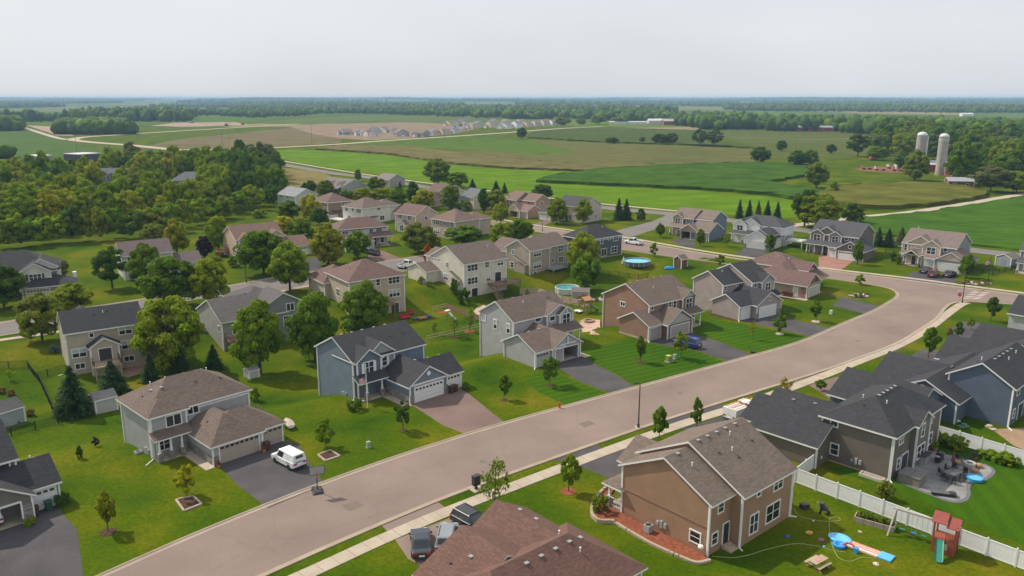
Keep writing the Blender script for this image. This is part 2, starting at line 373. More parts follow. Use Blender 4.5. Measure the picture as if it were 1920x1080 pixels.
band('highway_ramp',[(560,232),(480,237),(330,246),(220,253),(160,257),(137,262),(175,267),(240,272),(330,281)],11,M_conc,.09)
band('dirt_track',[(0,230),(40,238),(105,258),(136,262)],7,M_gravel,.07)
# --- far fields
def field(name,pts,stops,sc_=.02,z=.05,h=0,lab=None,st=None,fine=(.07,.30)):
    mt=ground_mat(name+'_cover',stops,sc_,6,fine=fine,stripe=st)
    pl_=[]; P0=G2(pts); r_=random.Random(len(pts))
    for a,b in zip(P0,P0[1:]+P0[:1]):
        L_=math.hypot(b[0]-a[0],b[1]-a[1]); n=max(1,min(60,int(L_/7))); j_=min(1.6,L_*.05)
        pl_+=[a]+[(a[0]+(b[0]-a[0])*i/n+r_.uniform(-j_,j_),a[1]+(b[1]-a[1])*i/n+r_.uniform(-j_,j_)) for i in range(1,n)]
    if h: return sheet(name,pl_,h*.65,mt,step=5,jit=.28,skirt=1,kind='stuff',label=lab)
    return structure(sheet(name,pl_,z,mt),lab)
GR=lambda a,b:[(.3,a),(.7,b)]
field('hay_field',[(516,281),(592,282),(720,290),(855,310),(960,318),(1100,322),(1035,332),(1005,342),(1135,350),(1310,358),(1440,369),(1500,378),(1490,408),(1440,411),(1290,396),(1180,385),(1000,366),(762,336),(620,315),(525,298)],GR((.074,.142,.004),(.102,.180,.006)),.03,.05,st=(16,28,.05))
field('corn_field',[(1005,342),(1035,332),(1100,322),(1167,316),(1280,311),(1405,307),(1515,311),(1512,331),(1440,343),(1480,352),(1545,362),(1540,372),(1480,374),(1440,366),(1310,356),(1135,348)],GR((0.030,0.072,0.0072),(0.050,0.106,0.0099)),.06,h=2.0,st=(10,22,.09),lab='dark green corn field with a ragged edge')
field('tan_corn_strip',[(592,281),(640,273),(760,276),(880,290),(960,300),(1060,308),(1167,312),(1280,307),(1280,311),(1167,316),(1100,322),(960,317),(855,309),(720,289)],GR((.105,.092,.032),(.14,.125,.045)),.05,h=1.8,st=(9,-15,.08),lab='tan ripening corn strip above the bright hay field')
field('green_strip',[(640,273),(700,264),(860,255),(985,262),(1040,275),(1080,285),(1010,290),(930,283),(860,280),(760,276)],GR((0.060,0.106,0.0099),(0.076,0.128,0.0135)),.01,.06)
field('weedy_meadow',[(985,262),(1120,268),(1330,275),(1420,280),(1440,300),(1405,307),(1280,307),(1167,312),(1060,308),(960,300),(880,290),(860,280),(930,283),(1010,290),(1080,285),(1040,275)],[(.25,(.070,.088,.018)),(.5,(.108,.104,.032)),(.75,(.070,.112,.016))],.012,.07)
field('dark_corn_strip',[(990,259),(1000,249),(1120,240),(1330,246),(1330,262),(1420,279),(1330,274),(1120,267)],GR((0.048,0.072,0.0135),(0.068,0.093,0.0180)),.012,h=1.8,lab='dull green corn strip before the far farm')
field('stubble_field',[(1125,240),(1300,238),(1330,246),(1120,240)],GR((.21,.17,.09),(.25,.2,.11)),.02,.06)
field('pasture',[(1330,246),(1480,246),(1640,248),(1740,272),(1700,292),(1600,296),(1440,300),(1420,279),(1400,270)],GR((0.068,0.085,0.0158),(0.088,0.106,0.0203)),.012,.06)
field('farm_corn_field',[(1530,366),(1560,352),(1680,346),(1780,347),(1850,362),(1842,372),(1780,383),(1680,393),(1600,390),(1545,380)],GR((0.072,0.081,0.0090),(.125,.125,.028)),.06,h=2.2,st=(7,-12,.08),lab='olive corn field below the farmyard with a dark cut edge')
field('soybean_field',[(1600,412),(1624,409),(1707,402),(1800,388),(1960,364),(1960,474),(1830,462),(1700,447),(1640,438)],GR((0.036,0.085,0.0072),(0.052,0.115,0.0108)),.06,h=.8,st=(6,-25,.08),lab='dense green soybean field right of the gravel lane')
field('left_crop_field',[(-80,248),(37,243),(105,260),(150,268),(190,283),(150,294),(-80,300)],GR((0.052,0.093,0.0158),(0.068,0.115,0.0203)),.008,.06)
field('brown_field',[(255,278),(330,262),(480,246),(575,237),(640,243),(640,252),(640,268),(512,275),(420,279),(330,280)],[(.3,(.10,.095,.035)),(.55,(.15,.115,.06)),(.75,(.09,.105,.03))],.015,.06)
field('building_site_ground',[(545,238),(640,232),(760,229),(870,233),(900,240),(850,251),(760,260),(690,263),(640,260),(590,252)],[(.3,(.17,.125,.08)),(.55,(.24,.175,.12)),(.75,(.13,.12,.05))],.03,.07)
field('graded_soil',[(50,235),(110,238),(140,255),(105,254)],GR((.30,.20,.14),(.36,.26,.19)),.02,.07)
field('spoil_ground',[(280,236),(330,230),(440,229),(470,234),(350,238)],GR((.28,.2,.14),(.34,.26,.2)),.02,.07)
field('far_green_field',[(480,231),(560,222),(700,216),(850,218),(960,228),(860,232),(700,228),(560,234)],GR((0.072,0.102,0.0225),(0.092,0.128,0.0270)),.006,.08)
field('roadside_meadow',[(530,315),(600,322),(640,340),(600,352),(545,350),(525,335)],GR((.15,.13,.04),(.19,.15,.06)),.02,.05)
field('cattle_yard',[(1600,317),(1640,313),(1700,314),(1760,319),(1700,325),(1620,321)],GR((.17,.085,.055),(.23,.12,.08)),.05,.05)
# --- driveways, pavements, lawns
def drive(name,pts,mat,zo=.006,lab=None): return structure(sheet(name,G2(pts),zo,mat),lab)
drive('driveway',[(-60,1010),(0,996),(45,981),(80,956),(108,951),(122,968),(145,994),(148,1015),(156,1082),(120,1118),(-60,1150)],M_drive)
drive('driveway',[(402,862),(524,828),(558,830),(585,875),(610,908),(606,910),(503,953),(440,905)],M_drive)
drive('driveway',[(764,754),(826,735),(860,724),(900,755),(930,780),(950,794),(880,817),(830,797)],M_drive_r)
drive('driveway',[(1034,682),(1088,662),(1112,681),(1150,700),(1195,727),(1150,739),(1090,717)],M_drive)
drive('driveway',[(1208,638),(1288,622),(1350,641),(1413,667),(1370,679),(1300,656),(1240,647)],M_drive)
drive('driveway',[(1380,600),(1450,585),(1484,599),(1567,617),(1526,632),(1421,608)],M_drive)
drive('driveway',[(1504,562),(1532,545),(1582,557),(1655,576),(1627,590),(1564,574)],M_drive)
for p in ([(714,984),(820,941),(839,954),(731,1001)],[(741,1012),(859,965),(1000,1040),(900,1110),(798,1066),(765,1048)]): drive('driveway',p,M_road)
for p in ([(1033,860),(1111,831),(1133,841),(1052,866)],[(1086,874),(1168,843),(1260,855),(1240,905),(1140,896)],[(1245,785),(1345,755),(1362,764),(1258,797)],[(1278,804),(1367,777),(1450,800),(1380,835)]): drive('driveway',p,M_drive)
for p in ([(1481,713),(1534,698),(1546,706),(1495,719)],[(1517,722),(1570,706),(1640,740),(1590,770)]): drive('driveway',p,M_drive_r)
for p in ([(1647,659),(1678,647),(1694,653),(1664,665)],[(1695,676),(1727,655),(1780,657),(1800,690),(1730,692)],[(1742,606),(1758,592),(1775,597),(1762,611)],[(1784,615),(1799,603),(1851,606),(1840,640),(1800,650)]): drive('driveway',p,M_drive)
for p in ([(1256,450),(1280,445),(1305,455),(1300,466),(1280,462)],[(1378,478),(1400,462),(1440,467),(1425,489)],[(1655,536),(1700,516),(1712,510),(1750,512),(1795,518),(1788,533)]): drive('driveway',p,M_drive)
drive('driveway',[(1535,482),(1556,478),(1600,490),(1575,507),(1535,500)],M_paver)
drive('driveway',[(560,495),(590,480),(612,505),(590,512),(566,514)],M_drive,.011); drive('driveway',[(690,470),(712,468),(755,486),(715,493),(690,484)],M_drive_r,.011)
drive('driveway',[(755,510),(785,500),(800,497),(770,490),(740,507)],M_road2,.011); drive('driveway',[(1000,421),(1022,412),(1036,416),(1015,424)],M_drive_r)
drive('mown_lawn',[(1092,669),(1120,648),(1180,640),(1213,644),(1300,658),(1368,681),(1200,724),(1150,699)],M_lawn_s,.003)
drive('mown_lawn',[(1300,626),(1330,600),(1388,607),(1526,634),(1420,662),(1350,640)],M_lawn_s,.003)
drive('mown_lawn',[(1535,875),(1700,925),(1960,1040),(1960,860),(1800,840),(1700,825),(1640,880)],M_lawn_d,.003)
drive('mown_lawn',[(985,712),(1010,700),(1036,696),(1090,719),(1140,738),(1062,760),(1010,736)],M_lawn_s,.003)
def pavement(pts,wid,slab,lab):
    root=bpy.data.objects.new('pavement',None); COL.objects.link(root); root['kind']='structure'; root['label']=lab
    l=smooth_line(G2(pts),8); d=[0]
    for a,b in zip(l,l[1:]): d.append(d[-1]+math.hypot(b[0]-a[0],b[1]-a[1]))
    def at(s):
        i=max(k for k in range(len(d)) if d[k]<=s or k==0); i=min(i,len(l)-2); t=(s-d[i])/max(1e-6,d[i+1]-d[i])
        a,b=l[i],l[i+1]; return a[0]+(b[0]-a[0])*t,a[1]+(b[1]-a[1])*t,math.atan2(b[1]-a[1],b[0]-a[0])
    me=None; s=0
    while s+slab<d[-1]:
        x,y,an=at(s+slab/2)
        if me is None:
            o=MB().box(-slab/2+.02,slab/2-.02,-wid/2,wid/2,-.1,.055).build('paving_slab',M_conc,root,(x,y,0),an,uv=False); me=o.data
        else: o=place('paving_slab',me,root,(x,y,random.uniform(-.006,.006)),an)
        s+=slab
    bed=structure(sheet('pavement_bed',offset_line(l,-wid/2)+offset_line(l,wid/2)[::-1],.012,M_kerb)); bed.parent=root
pavement([(500,1110),(600,1065),(720,1010),(850,955),(1000,898),(1140,845),(1280,795),(1400,757),(1530,710),(1600,682),(1680,650),(1735,620),(1775,590),(1797,574),(1812,567)],1.7,1.7,'pale concrete pavement along the near side of the main road')
pavement([(940,412),(996,421),(1073,432),(1165,444),(1320,471),(1450,490),(1535,502),(1708,522),(1790,533),(1860,542),(1960,555)],1.6,3.2,'concrete pavement along the far side of the cross street')
pavement([(-40,645),(0,638),(105,623),(200,607)],1.5,3,'concrete pavement beside the rear street at left')
pavement([(500,552),(560,540),(610,531)],1.5,3,'concrete pavement beside the rear street at centre')

for a,b in (((690,905),(760,958)),((560,945),(620,1000)),((1000,795),(1060,848)),((1120,760),(1180,808)),((1330,705),(1390,740)),((860,842),(930,893)),((1480,665),(1535,695))):
    A_=g(*a);B_=g(*b); L_=math.hypot(B_[0]-A_[0],B_[1]-A_[1]); l=[(A_[0]+(B_[0]-A_[0])*i/14+random.uniform(-.12,.12),A_[1]+(B_[1]-A_[1])*i/14+random.uniform(-.12,.12)) for i in range(15)]
    structure(sheet('sealed_crack',offset_line(l,-.035)+offset_line(l,.035)[::-1],.0075,M_road2))
for pts in ([(640,948),(668,938),(684,948),(655,959)],[(1085,795),(1105,788),(1116,795),(1096,802)]): structure(sheet('road_patch',G2(pts),.0072,ground_mat('patched_asphalt',GR((.17,.135,.115),(.2,.16,.135)),.5,4,fine=(5,.1))))
# ------------------------------------------------------------------ houses
OH=.42; TK=.2
def roof_solid(m,u0,u1,v0,v1,ze,kind,pit,oh=OH):
    # closed roof with white edges: material 0 shingles, 1 trim
    a0,a1,b0,b1=u0-oh,u1+oh,v0-oh,v1+oh
    if kind in('gu','gv'):
        if kind=='gu': lo,hi,e0,e1=b0,b1,u0-oh*.7,u1+oh*.7
        else: lo,hi,e0,e1=a0,a1,v0-oh*.7,v1+oh*.7
        mid=(lo+hi)/2; rise=(hi-lo)/2*pit; zb=ze-oh*pit
        prof=[(lo,zb),(mid,zb+rise),(hi,zb),(hi,zb+TK),(mid,zb+rise+TK),(lo,zb+TK)]
        def pt(s,q): return (s,q[0],q[1]) if kind=='gu' else (q[0],s,q[1])
        A=[pt(e0,q) for q in prof]; B=[pt(e1,q) for q in prof]; fl=kind=='gu'
        def F(f): return f if fl else f[::-1]
        m.add(A+B,[F((5,4,10,11)),F((4,3,9,10))],0) if False else None
        o=len(m.v); m.v+=A+B
        def q(f,mi):
            f=f if not fl else f[::-1]
            m.f.append(tuple(i+o for i in f)); m.m.append(mi)
        q((5,11,10,4),0); q((4,10,9,3),0)
        q((0,1,7,6),1); q((1,2,8,7),1); q((0,6,11,5),1); q((3,9,8,2),1)
        q((0,5,4,1),1); q((1,4,3,2),1); q((6,7,10,11),1); q((7,8,9,10),1)
    elif kind=='h':
        W=min(a1-a0,b1-b0); zb=ze-oh*pit; rise=W/2*pit; zt=zb+TK
        if a1-a0>=b1-b0: r0,r1=(a0+W/2,(b0+b1)/2),(a1-W/2,(b0+b1)/2)
        else: r0,r1=((a0+a1)/2,b0+W/2),((a0+a1)/2,b1-W/2)
        o=len(m.v)
        m.v+=[(a0,b0,zb),(a1,b0,zb),(a1,b1,zb),(a0,b1,zb),(a0,b0,zt),(a1,b0,zt),(a1,b1,zt),(a0,b1,zt),(*r0,zt+rise),(*r1,zt+rise)]
        if a1-a0>=b1-b0: top=[(4,5,9,8),(5,6,9),(6,7,8,9),(7,4,8)]
        else: top=[(4,5,8),(5,6,9,8),(6,7,9),(7,4,8,9)]
        for f in top: m.f.append(tuple(i+o for i in f)); m.m.append(0)
        for f in ((3,2,1,0),(0,1,5,4),(1,2,6,5),(2,3,7,6),(3,0,4,7)): m.f.append(tuple(i+o for i in f)); m.m.append(1)
    elif kind=='s':   # lean-to: low edge at v0, rises towards v1
        zl=ze; zh=ze+(v1-b0)*pit; e0,e1=u0-oh*.6,u1+oh*.6
        m.slab([(b0,zl),(v1,zh),(v1,zh+.14),(b0,zl+.14)],e0,e1,'x',1); m.m[-4]=m.m[-4]
        # set the top face to shingles
        m.m[-2]=0
def wall_solid(m,u0,u1,v0,v1,zb,ze,kind,pit,opening=None):
    um,vm=(u0+u1)/2,(v0+v1)/2
    def face(pts,rev=False):
        o=len(m.v); m.v+=pts; f=tuple(range(o,o+len(pts))); m.f.append(f[::-1] if rev else f); m.m.append(0)
    fr=[(u0,v0,zb)]
    if opening: a,b,h=opening; fr+=[(a,v0,zb),(a,v0,h),(b,v0,h),(b,v0,zb)]
    fr+=[(u1,v0,zb),(u1,v0,ze)]+([(um,v0,ze+(u1-u0)/2*pit)] if kind=='gv' else [])+[(u0,v0,ze)]
    face(fr)
    face([(u0,v1,zb),(u1,v1,zb),(u1,v1,ze)]+([(um,v1,ze+(u1-u0)/2*pit)] if kind=='gv' else [])+[(u0,v1,ze)],True)
    for u,rv in((u0,True),(u1,False)):
        face([(u,v0,zb),(u,v1,zb),(u,v1,ze)]+([(u,vm,ze+(v1-v0)/2*pit)] if kind=='gu' else [])+[(u,v0,ze)],rv)
_W={}
def window_mesh(w,h,c,r,casing=.12):
    k=(w,h,c,r)
    if k not in _W:
        m=MB(); d=.07
        m.box(-w/2-casing,-w/2,-d,0,-casing,h+casing).box(w/2,w/2+casing,-d,0,-casing,h+casing).box(-w/2,w/2,-d,0,-casing,0).box(-w/2,w/2,-d,0,h,h+casing)
        for i in range(1,c): x=-w/2+w*i/c; m.box(x-.05,x+.05,-d+.01,0,0,h)
        for j in range(1,r): z=h*j/r; m.box(-w/2,w/2,-d+.02,0,z-.03,z+.03)
        o=m.build('window',M_white); _W[k]=o.data; bpy.data.objects.remove(o)
        pw=w/c-.06; ph=h/r-.04
        o=MB().box(-pw/2,pw/2,-.03,0,-ph/2,ph/2).build('pane',M_glass); _W[k+('p',)]=o.data; bpy.data.objects.remove(o)
    return _W[k],_W[k+('p',)]
ROT={'F':0,'B':math.pi,'L':-math.pi/2,'R':math.pi/2}
def on_face(ms,face,a):
    u0,u1,v0,v1=ms[:4]
    return {'F':(a,v0),'B':(a,v1),'L':(u0,a),'R':(u1,a)}[face]
def window(root,ms,face,a,z,w,h,c=1,r=2,blind=0):
    fm,pm=window_mesh(w,h,c,r); x,y=on_face(ms,face,a)
    o=place('window',fm,root,(x,y,z),ROT[face])
    for i in range(c):
        for j in range(r):
            p=place('pane',pm,o,(-w/2+w*(i+.5)/c,0,h*(j+.5)/r))
            if blind and j>=r-blind: p.data=pm.copy() if pm.name+'b' not in bpy.data.meshes else bpy.data.meshes[pm.name+'b']; p.data.name=pm.name+'b'; p.data.materials[0]=M_blind
_D={}
def door_panel(w,col):
    k=(w,col)
    if k not in _D:
        m=MB(); m.box(-w/2+.01,w/2-.01,-.03,0,.0,.50); n=max(2,round(w/.62))
        for i in range(n):
            x0=-w/2+w*i/n; m.box(x0+.08,x0+w/n-.08,-.045,-.03,.08,.42)
        o=m.build('door_section',plain(col,.5,.05)); _D[k]=o.data; bpy.data.objects.remove(o)
    return _D[k]
def garage_door(root,ms,face,a,w,h=2.13,col=(.74,.73,.71),lites=True,casing=True):
    x,y=on_face(ms,face,a); cm=MB(); c=.14
    cm.box(-w/2-c,-w/2,-.06,0,0,h+c).box(w/2,w/2+c,-.06,0,0,h+c).box(-w/2,w/2,-.06,0,h,h+c)
    o=cm.build('garage_door',M_white,root,(x,y,0),ROT[face],uv=False)
    me=door_panel(w,col)
    for j in range(4): place('door_section',me,o,(0,0,.01+j*h/4))
    if lites:
        n=max(2,round(w/.62))
        if ('lite',) not in _D:
            q=MB().box(-.2,.2,-.055,-.03,-.13,.13).build('door_window',M_glass); _D[('lite',)]=q.data; bpy.data.objects.remove(q)
        for i in range(n): place('door_window',_D[('lite',)],o,(-w/2+w*(i+.5)/n,0,h*.875))
def entry_door(root,ms,face,a,z=.25,w=.95,h=2.05,col=(.03,.03,.035)):
    x,y=on_face(ms,face,a)
    o=MB().box(-w/2-.1,-w/2,-.08,0,0,h+.1).box(w/2,w/2+.1,-.08,0,0,h+.1).box(-w/2,w/2,-.08,0,h,h+.1).build('entry_door',M_white,root,(x,y,z),ROT[face],uv=False)
    MB().box(-w/2,w/2,-.05,0,0,h).build('door_leaf',plain(col,.4,.1),o,uv=False)
    MB().box(w/2-.14,w/2-.08,-.11,-.05,.95,1.05).build('handle',M_galv,o,uv=False)
_V={}
def vent(root,kind,u,v,z):
    if kind not in _V:
        m=MB()
        if kind=='b': m.box(-.15,.15,-.15,.15,-.12,.03).box(-.2,.2,-.2,.2,.03,.09); mt=M_galv
        elif kind=='d': m.lathe([(.1,-.2),(.1,.06),(.13,.08),(.13,.12)],8); mt=M_dark
        else: m.lathe([(.06,-.2),(.06,.38)],7).lathe([(.085,.38),(.085,.43)],7); mt=M_white
        o=m.build('roof_vent',mt,uv=False); _V[kind]=o.data; bpy.data.objects.remove(o)
    place('roof_vent',_V[kind],root,(u,v,z))
def roof_z(ms,u,v):
    u0,u1,v0,v1,ze,kind,pit=ms[:7]
    if kind=='gu': d=min(v-v0,v1-v)
    elif kind=='gv': d=min(u-u0,u1-u)
    else: d=min(u-u0,u1-u,v-v0,v1-v)
    return ze+d*pit+TK
def house(name,label,xy,yaw,roofc,wallc,masses,wins=(),gar=(),doors=(),boxes=(),vents=(),zb=-.4,gut=True,cat='house',group=None):
    """masses: (u0,u1,v0,v1,eave,roof,pitch,{options}) in metres along and behind the visible front"""
    root=thing(name,label,cat,(xy[0],xy[1],0),R(yaw),group)
    rm,wm=shingle(roofc),siding(wallc)
    for ms in masses:
        op=ms[7] if len(ms)>7 else {}
        u0,u1,v0,v1,ze,kind,pit=ms[:7]
        if not op.get('nowall'):
            m=MB(); wall_solid(m,u0,u1,v0,v1,op.get('zb',zb),ze,kind,pit,op.get('open'))
            wo_=m.build('wall',siding(op['wall']) if 'wall' in op else wm,root)
            c=MB(); k=.09
            for (x,y) in ((u0,v0),(u1,v0))+(((u0,v1),(u1,v1)) if ms is masses[0] else ()):
                c=MB().box(x-k if x==u0 else x-k,x+k,y-k,y+k,op.get('zb',zb),ze-.02)
                if op.get('trim',1): c.build('corner_board',M_white,wo_,uv=False)
        m=MB(); roof_solid(m,u0,u1,v0,v1,ze+.02,kind,pit,op.get('oh',OH)); m.build('roof',[rm if 'roof' not in op else shingle(op['roof']),M_white],root)
        if op.get('open'):
            MB().box(u0+.1,u1-.1,v0-.02,v1-.1,-.2,.02).build('garage_floor',M_conc,root,uv=False)
    for wd in wins: window(root,masses[wd[0]],*wd[1:])
    for gd in gar: garage_door(root,masses[gd[0]],*gd[1:])
    for dd in doors: entry_door(root,masses[dd[0]],*dd[1:])
    for (nm,mt,*b) in boxes: MB().box(*b).build(nm,mt,root)
    for (mi,k,u,v) in vents: vent(root,k,u,v,roof_z(masses[mi],u,v))
    return root
def column(root,u,v,z1,z0=.2,pier=0,mat=None):
    mt=mat or M_white
    if pier: MB().box(u-.28,u+.28,v-.28,v+.28,z0-.6,z0+pier).build('porch_pier',stone((.26,.23,.21)),root)
    z=z0+pier
    MB().lathe([(.2,z),(.2,z+.12),(.15,z+.14),(.11,z1-.14),(.18,z1-.1),(.18,z1)],4,u,v,a0=math.pi/4).build('porch_column',mt,root,uv=False)
def railing(root,pts,h,mat,name='railing'):
    """posts, rails and balusters along a path of (u,v,z) points"""
    for a,b in zip(pts,pts[1:]):
        m=MB(); a_,b_=Vector(a),Vector(b); L=(b_-a_).length; n=max(2,int(L/.28))
        up=Vector((0,0,h)); m.tube(a_+up,b_+up,.05,.05,4); m.tube(a_+up*.12,b_+up*.12,.035,.035,4)
        for i in range(n+1):
            q=a_+(b_-a_)*i/n; m.tube(q,q+up,.05 if i in(0,n) else .02,None,4)
        m.build(name,mat,root,uv=False)
def deck(root,u0,u1,v0,v1,z,zg,mat=M_wood,rail=True,sides='LFR',railm=None):
    dk=MB().box(u0,u1,v0,v1,z-.22,z-.04).build('deck_frame',mat,root,uv=False)
    n=max(2,int((v1-v0)/.3)); me=None
    for i in range(n):
        y0=v0+(v1-v0)*i/n
        if me is None: o=MB().box(u0,u1,0,(v1-v0)/n-.025,-.04,0).build('deck_board',mat,dk,(0,y0,z),uv=False); me=o.data
        else: place('deck_board',me,dk,(0,y0,z))
    for x in (u0+.15,u1-.15): MB().box(x-.09,x+.09,v0+.1,v0+.28,zg-.3,z-.2).build('deck_post',mat,dk,uv=False)
    if rail:
        rm_=railm or mat; p=[]
        if 'L' in sides: p.append((u0+.06,v1,z))
        p+=[(u0+.06,v0+.06,z),(u1-.06,v0+.06,z)]
        if 'R' in sides: p.append((u1-.06,v1,z))
        railing(dk,p,.95,rm_)
BR=(.155,.117,.098); CH=(.047,.047,.053); RD=(.165,.105,.095); RDL=(.20,.125,.10)
ST=stone((.25,.225,.21))
def ac_unit(root,u,v,z=0):
    o=MB().box(u-.4,u+.4,v-.4,v+.4,z-.1,z+.06).box(u-.36,u+.36,v-.36,v+.36,z+.06,z+.8).build('air_conditioner',M_grey,root,uv=False)
    MB().lathe([(.29,.8),(.29,.83)],10,u,v).build('fan_grille',M_dark,o,(0,0,z),uv=False)
def meters(root,u,v,face='L',z=1.0):
    dx,dy=(-.16,0) if face=='L' else (0,-.16)
    for k,(s,h) in enumerate(((0,.5),(.45,.75),(.9,.35))):
        if face=='L': MB().box(u-.16,u,v+s,v+s+.3,z-h/2,z+h/2).build('utility_box',M_grey,root,uv=False)
        else: MB().box(u+s,u+s+.3,v-.16,v,z-h/2,z+h/2).build('utility_box',M_grey,root,uv=False)
def downspout(root,u,v,z1,ext=(-.3,-1.2),z0=0):
    o=MB().box(u-.05,u+.05,v-.05,v+.05,z0,z1).build('downspout',M_white,root,uv=False)
    MB().tube((u,v,z0+.08),(u+ext[0],v+ext[1],z0+.05),.07,.07,4).build('downspout_elbow',M_white,o,uv=False)

# --- north side of the main road
h=house('house','grey house with low hipped brown roof and tan garage doors beside the white van',(-42.08,86.02),46,BR,(.37,.375,.385),
 [(0,12.5,0,8.2,5.3,'h',.6),(.04,4.2,-.5,3.2,5.3,'h',.6),(-.1,4.1,-1.6,-.5,2.6,'s',.45,{'nowall':1}),(4.1,10.2,-7.1,1.5,2.55,'h',.66),(5,13.2,-6.6,-.3,2.52,'h',.62)],
 wins=[(1,'F',2.7,3.5,1.7,1.25,2,1),(0,'F',5.3,4.1,1.3,.9,2,1),(1,'F',1.3,.9,1.6,1.3,2,2),(0,'R',3,1,1.2,1.2,1,2)],
 gar=[(3,'F',7.35,4.88,2.13,(.40,.335,.285)),(4,'F',11.9,2.5,2.13,(.40,.335,.285))],doors=[(0,'F',3.7)],
 boxes=[('stone_base',ST,4.02,4.1,-7.12,-.6,-.3,1.1),('stone_base',ST,4.02,4.75,-7.2,-7.1,-.3,1.1),('stone_base',ST,9.95,10.4,-7.2,-7.1,-.3,1.1),('porch_slab',M_conc,0,4.1,-1.9,0,-.3,.22),
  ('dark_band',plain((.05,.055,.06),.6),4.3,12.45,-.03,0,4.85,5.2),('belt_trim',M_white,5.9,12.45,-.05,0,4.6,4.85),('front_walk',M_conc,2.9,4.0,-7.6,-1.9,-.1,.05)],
 vents=[(0,'b',3.0,2.9),(0,'b',2.2,3.9),(0,'p',2.6,5.2),(0,'p',4.6,5.6),(0,'b',6.5,4.6),(0,'b',8.7,4.7),(0,'p',9.3,4.3),(0,'d',1.2,4.2),(0,'d',7,2.5),(0,'d',10,2.2),(3,'d',5.6,-3)],zb=-2.6)
for u in (.25,1.6,2.9): column(h,u,-1.75,2.6,.2,.9)
ac_unit(h,-.6,2.6,-.5); meters(h,0,.6,'L',.7); downspout(h,-.12,-.6,5.1,(-1.2,-.9)); downspout(h,4.02,-7.2,2.4,(-.6,-.3))
h=house('house','blue house with dark gabled roof and white garage doors behind a flagpole',(-22.06,104.91),43.5,CH,(.165,.205,.265),
 [(0,12.2,0,9.6,5.5,'gu',.5),(.3,4.2,-.6,5,5.45,'gv',.7,{'wall':(.135,.165,.21)}),(2.3,6.9,-.02,4.6,5.6,'gv',.75,{'wall':(.30,.31,.32),'oh':.3}),(-.3,4.4,-1.8,-.6,2.65,'s',.5,{'nowall':1}),
  (4.5,11,-7,1,2.6,'gv',.64),(8,14,-6.5,-1,2.58,'gu',.68)],
 wins=[(1,'F',2.2,3.55,1.5,1.55,2,2),(0,'F',5.25,3.75,.75,1.3,1,2),(0,'F',2.2,.9,1.5,1.3,2,2),(0,'R',4,3.6,1,1.3,1,2)],
 gar=[(4,'F',7.75,4.88),(5,'F',12.55,2.4)],doors=[(0,'F',4.0)],
 boxes=[('stone_base',ST,4.42,4.5,-7.02,-.2,-.3,1.15),('stone_base',ST,4.42,5.15,-7.1,-7,-.3,1.3),('stone_base',ST,10.35,11.1,-7.1,-7,-.3,1.3),('stone_base',ST,13.9,14.05,-6.55,-5.6,-.3,1.3),('porch_slab',M_conc,-.1,4.4,-2,0,-.3,.22),
  ('gable_trim',M_white,4.4,11.1,-7.06,-7,2.45,2.68),('shutter',M_white,1.02,1.36,-.66,-.6,3.5,5.1),('shutter',M_white,3.04,3.38,-.66,-.6,3.5,5.1),('shutter',M_white,4.5,4.8,-.05,0,3.7,5.1),('shutter',M_white,5.7,6.0,-.05,0,3.7,5.1),
  ('stone_wall',ST,.5,4.4,-.08,0,-.3,2.4),('front_walk',M_conc,3.3,4.4,-7.5,-2,-.1,.05)],
 vents=[(0,'b',1.5,5.1),(0,'b',3.2,5.1),(0,'b',5,5.1),(0,'b',7,5.1),(0,'b',9,5.1),(0,'d',8,2.5),(0,'d',10.4,2.6),(4,'b',8.3,-3),(5,'b',10.5,-3.4),(5,'b',12.5,-3.4)],zb=-3.4)
MB().lathe([(.32,-.04),(.32,.04)],14).build('gable_louvre',M_white,h,(7.75,-7.04,3.75)).rotation_euler=(math.pi/2,0,0)
for u in (.9,3.4): column(h,u,-1.9,2.65,.2,1.0)
ac_unit(h,-.6,5.2,-1.9); meters(h,0,2.0,'L',.1); downspout(h,-.08,0,5.3,(-.9,-.8),-.1); downspout(h,-.08,9.6,5.3,(-.3,.2),-2.6)
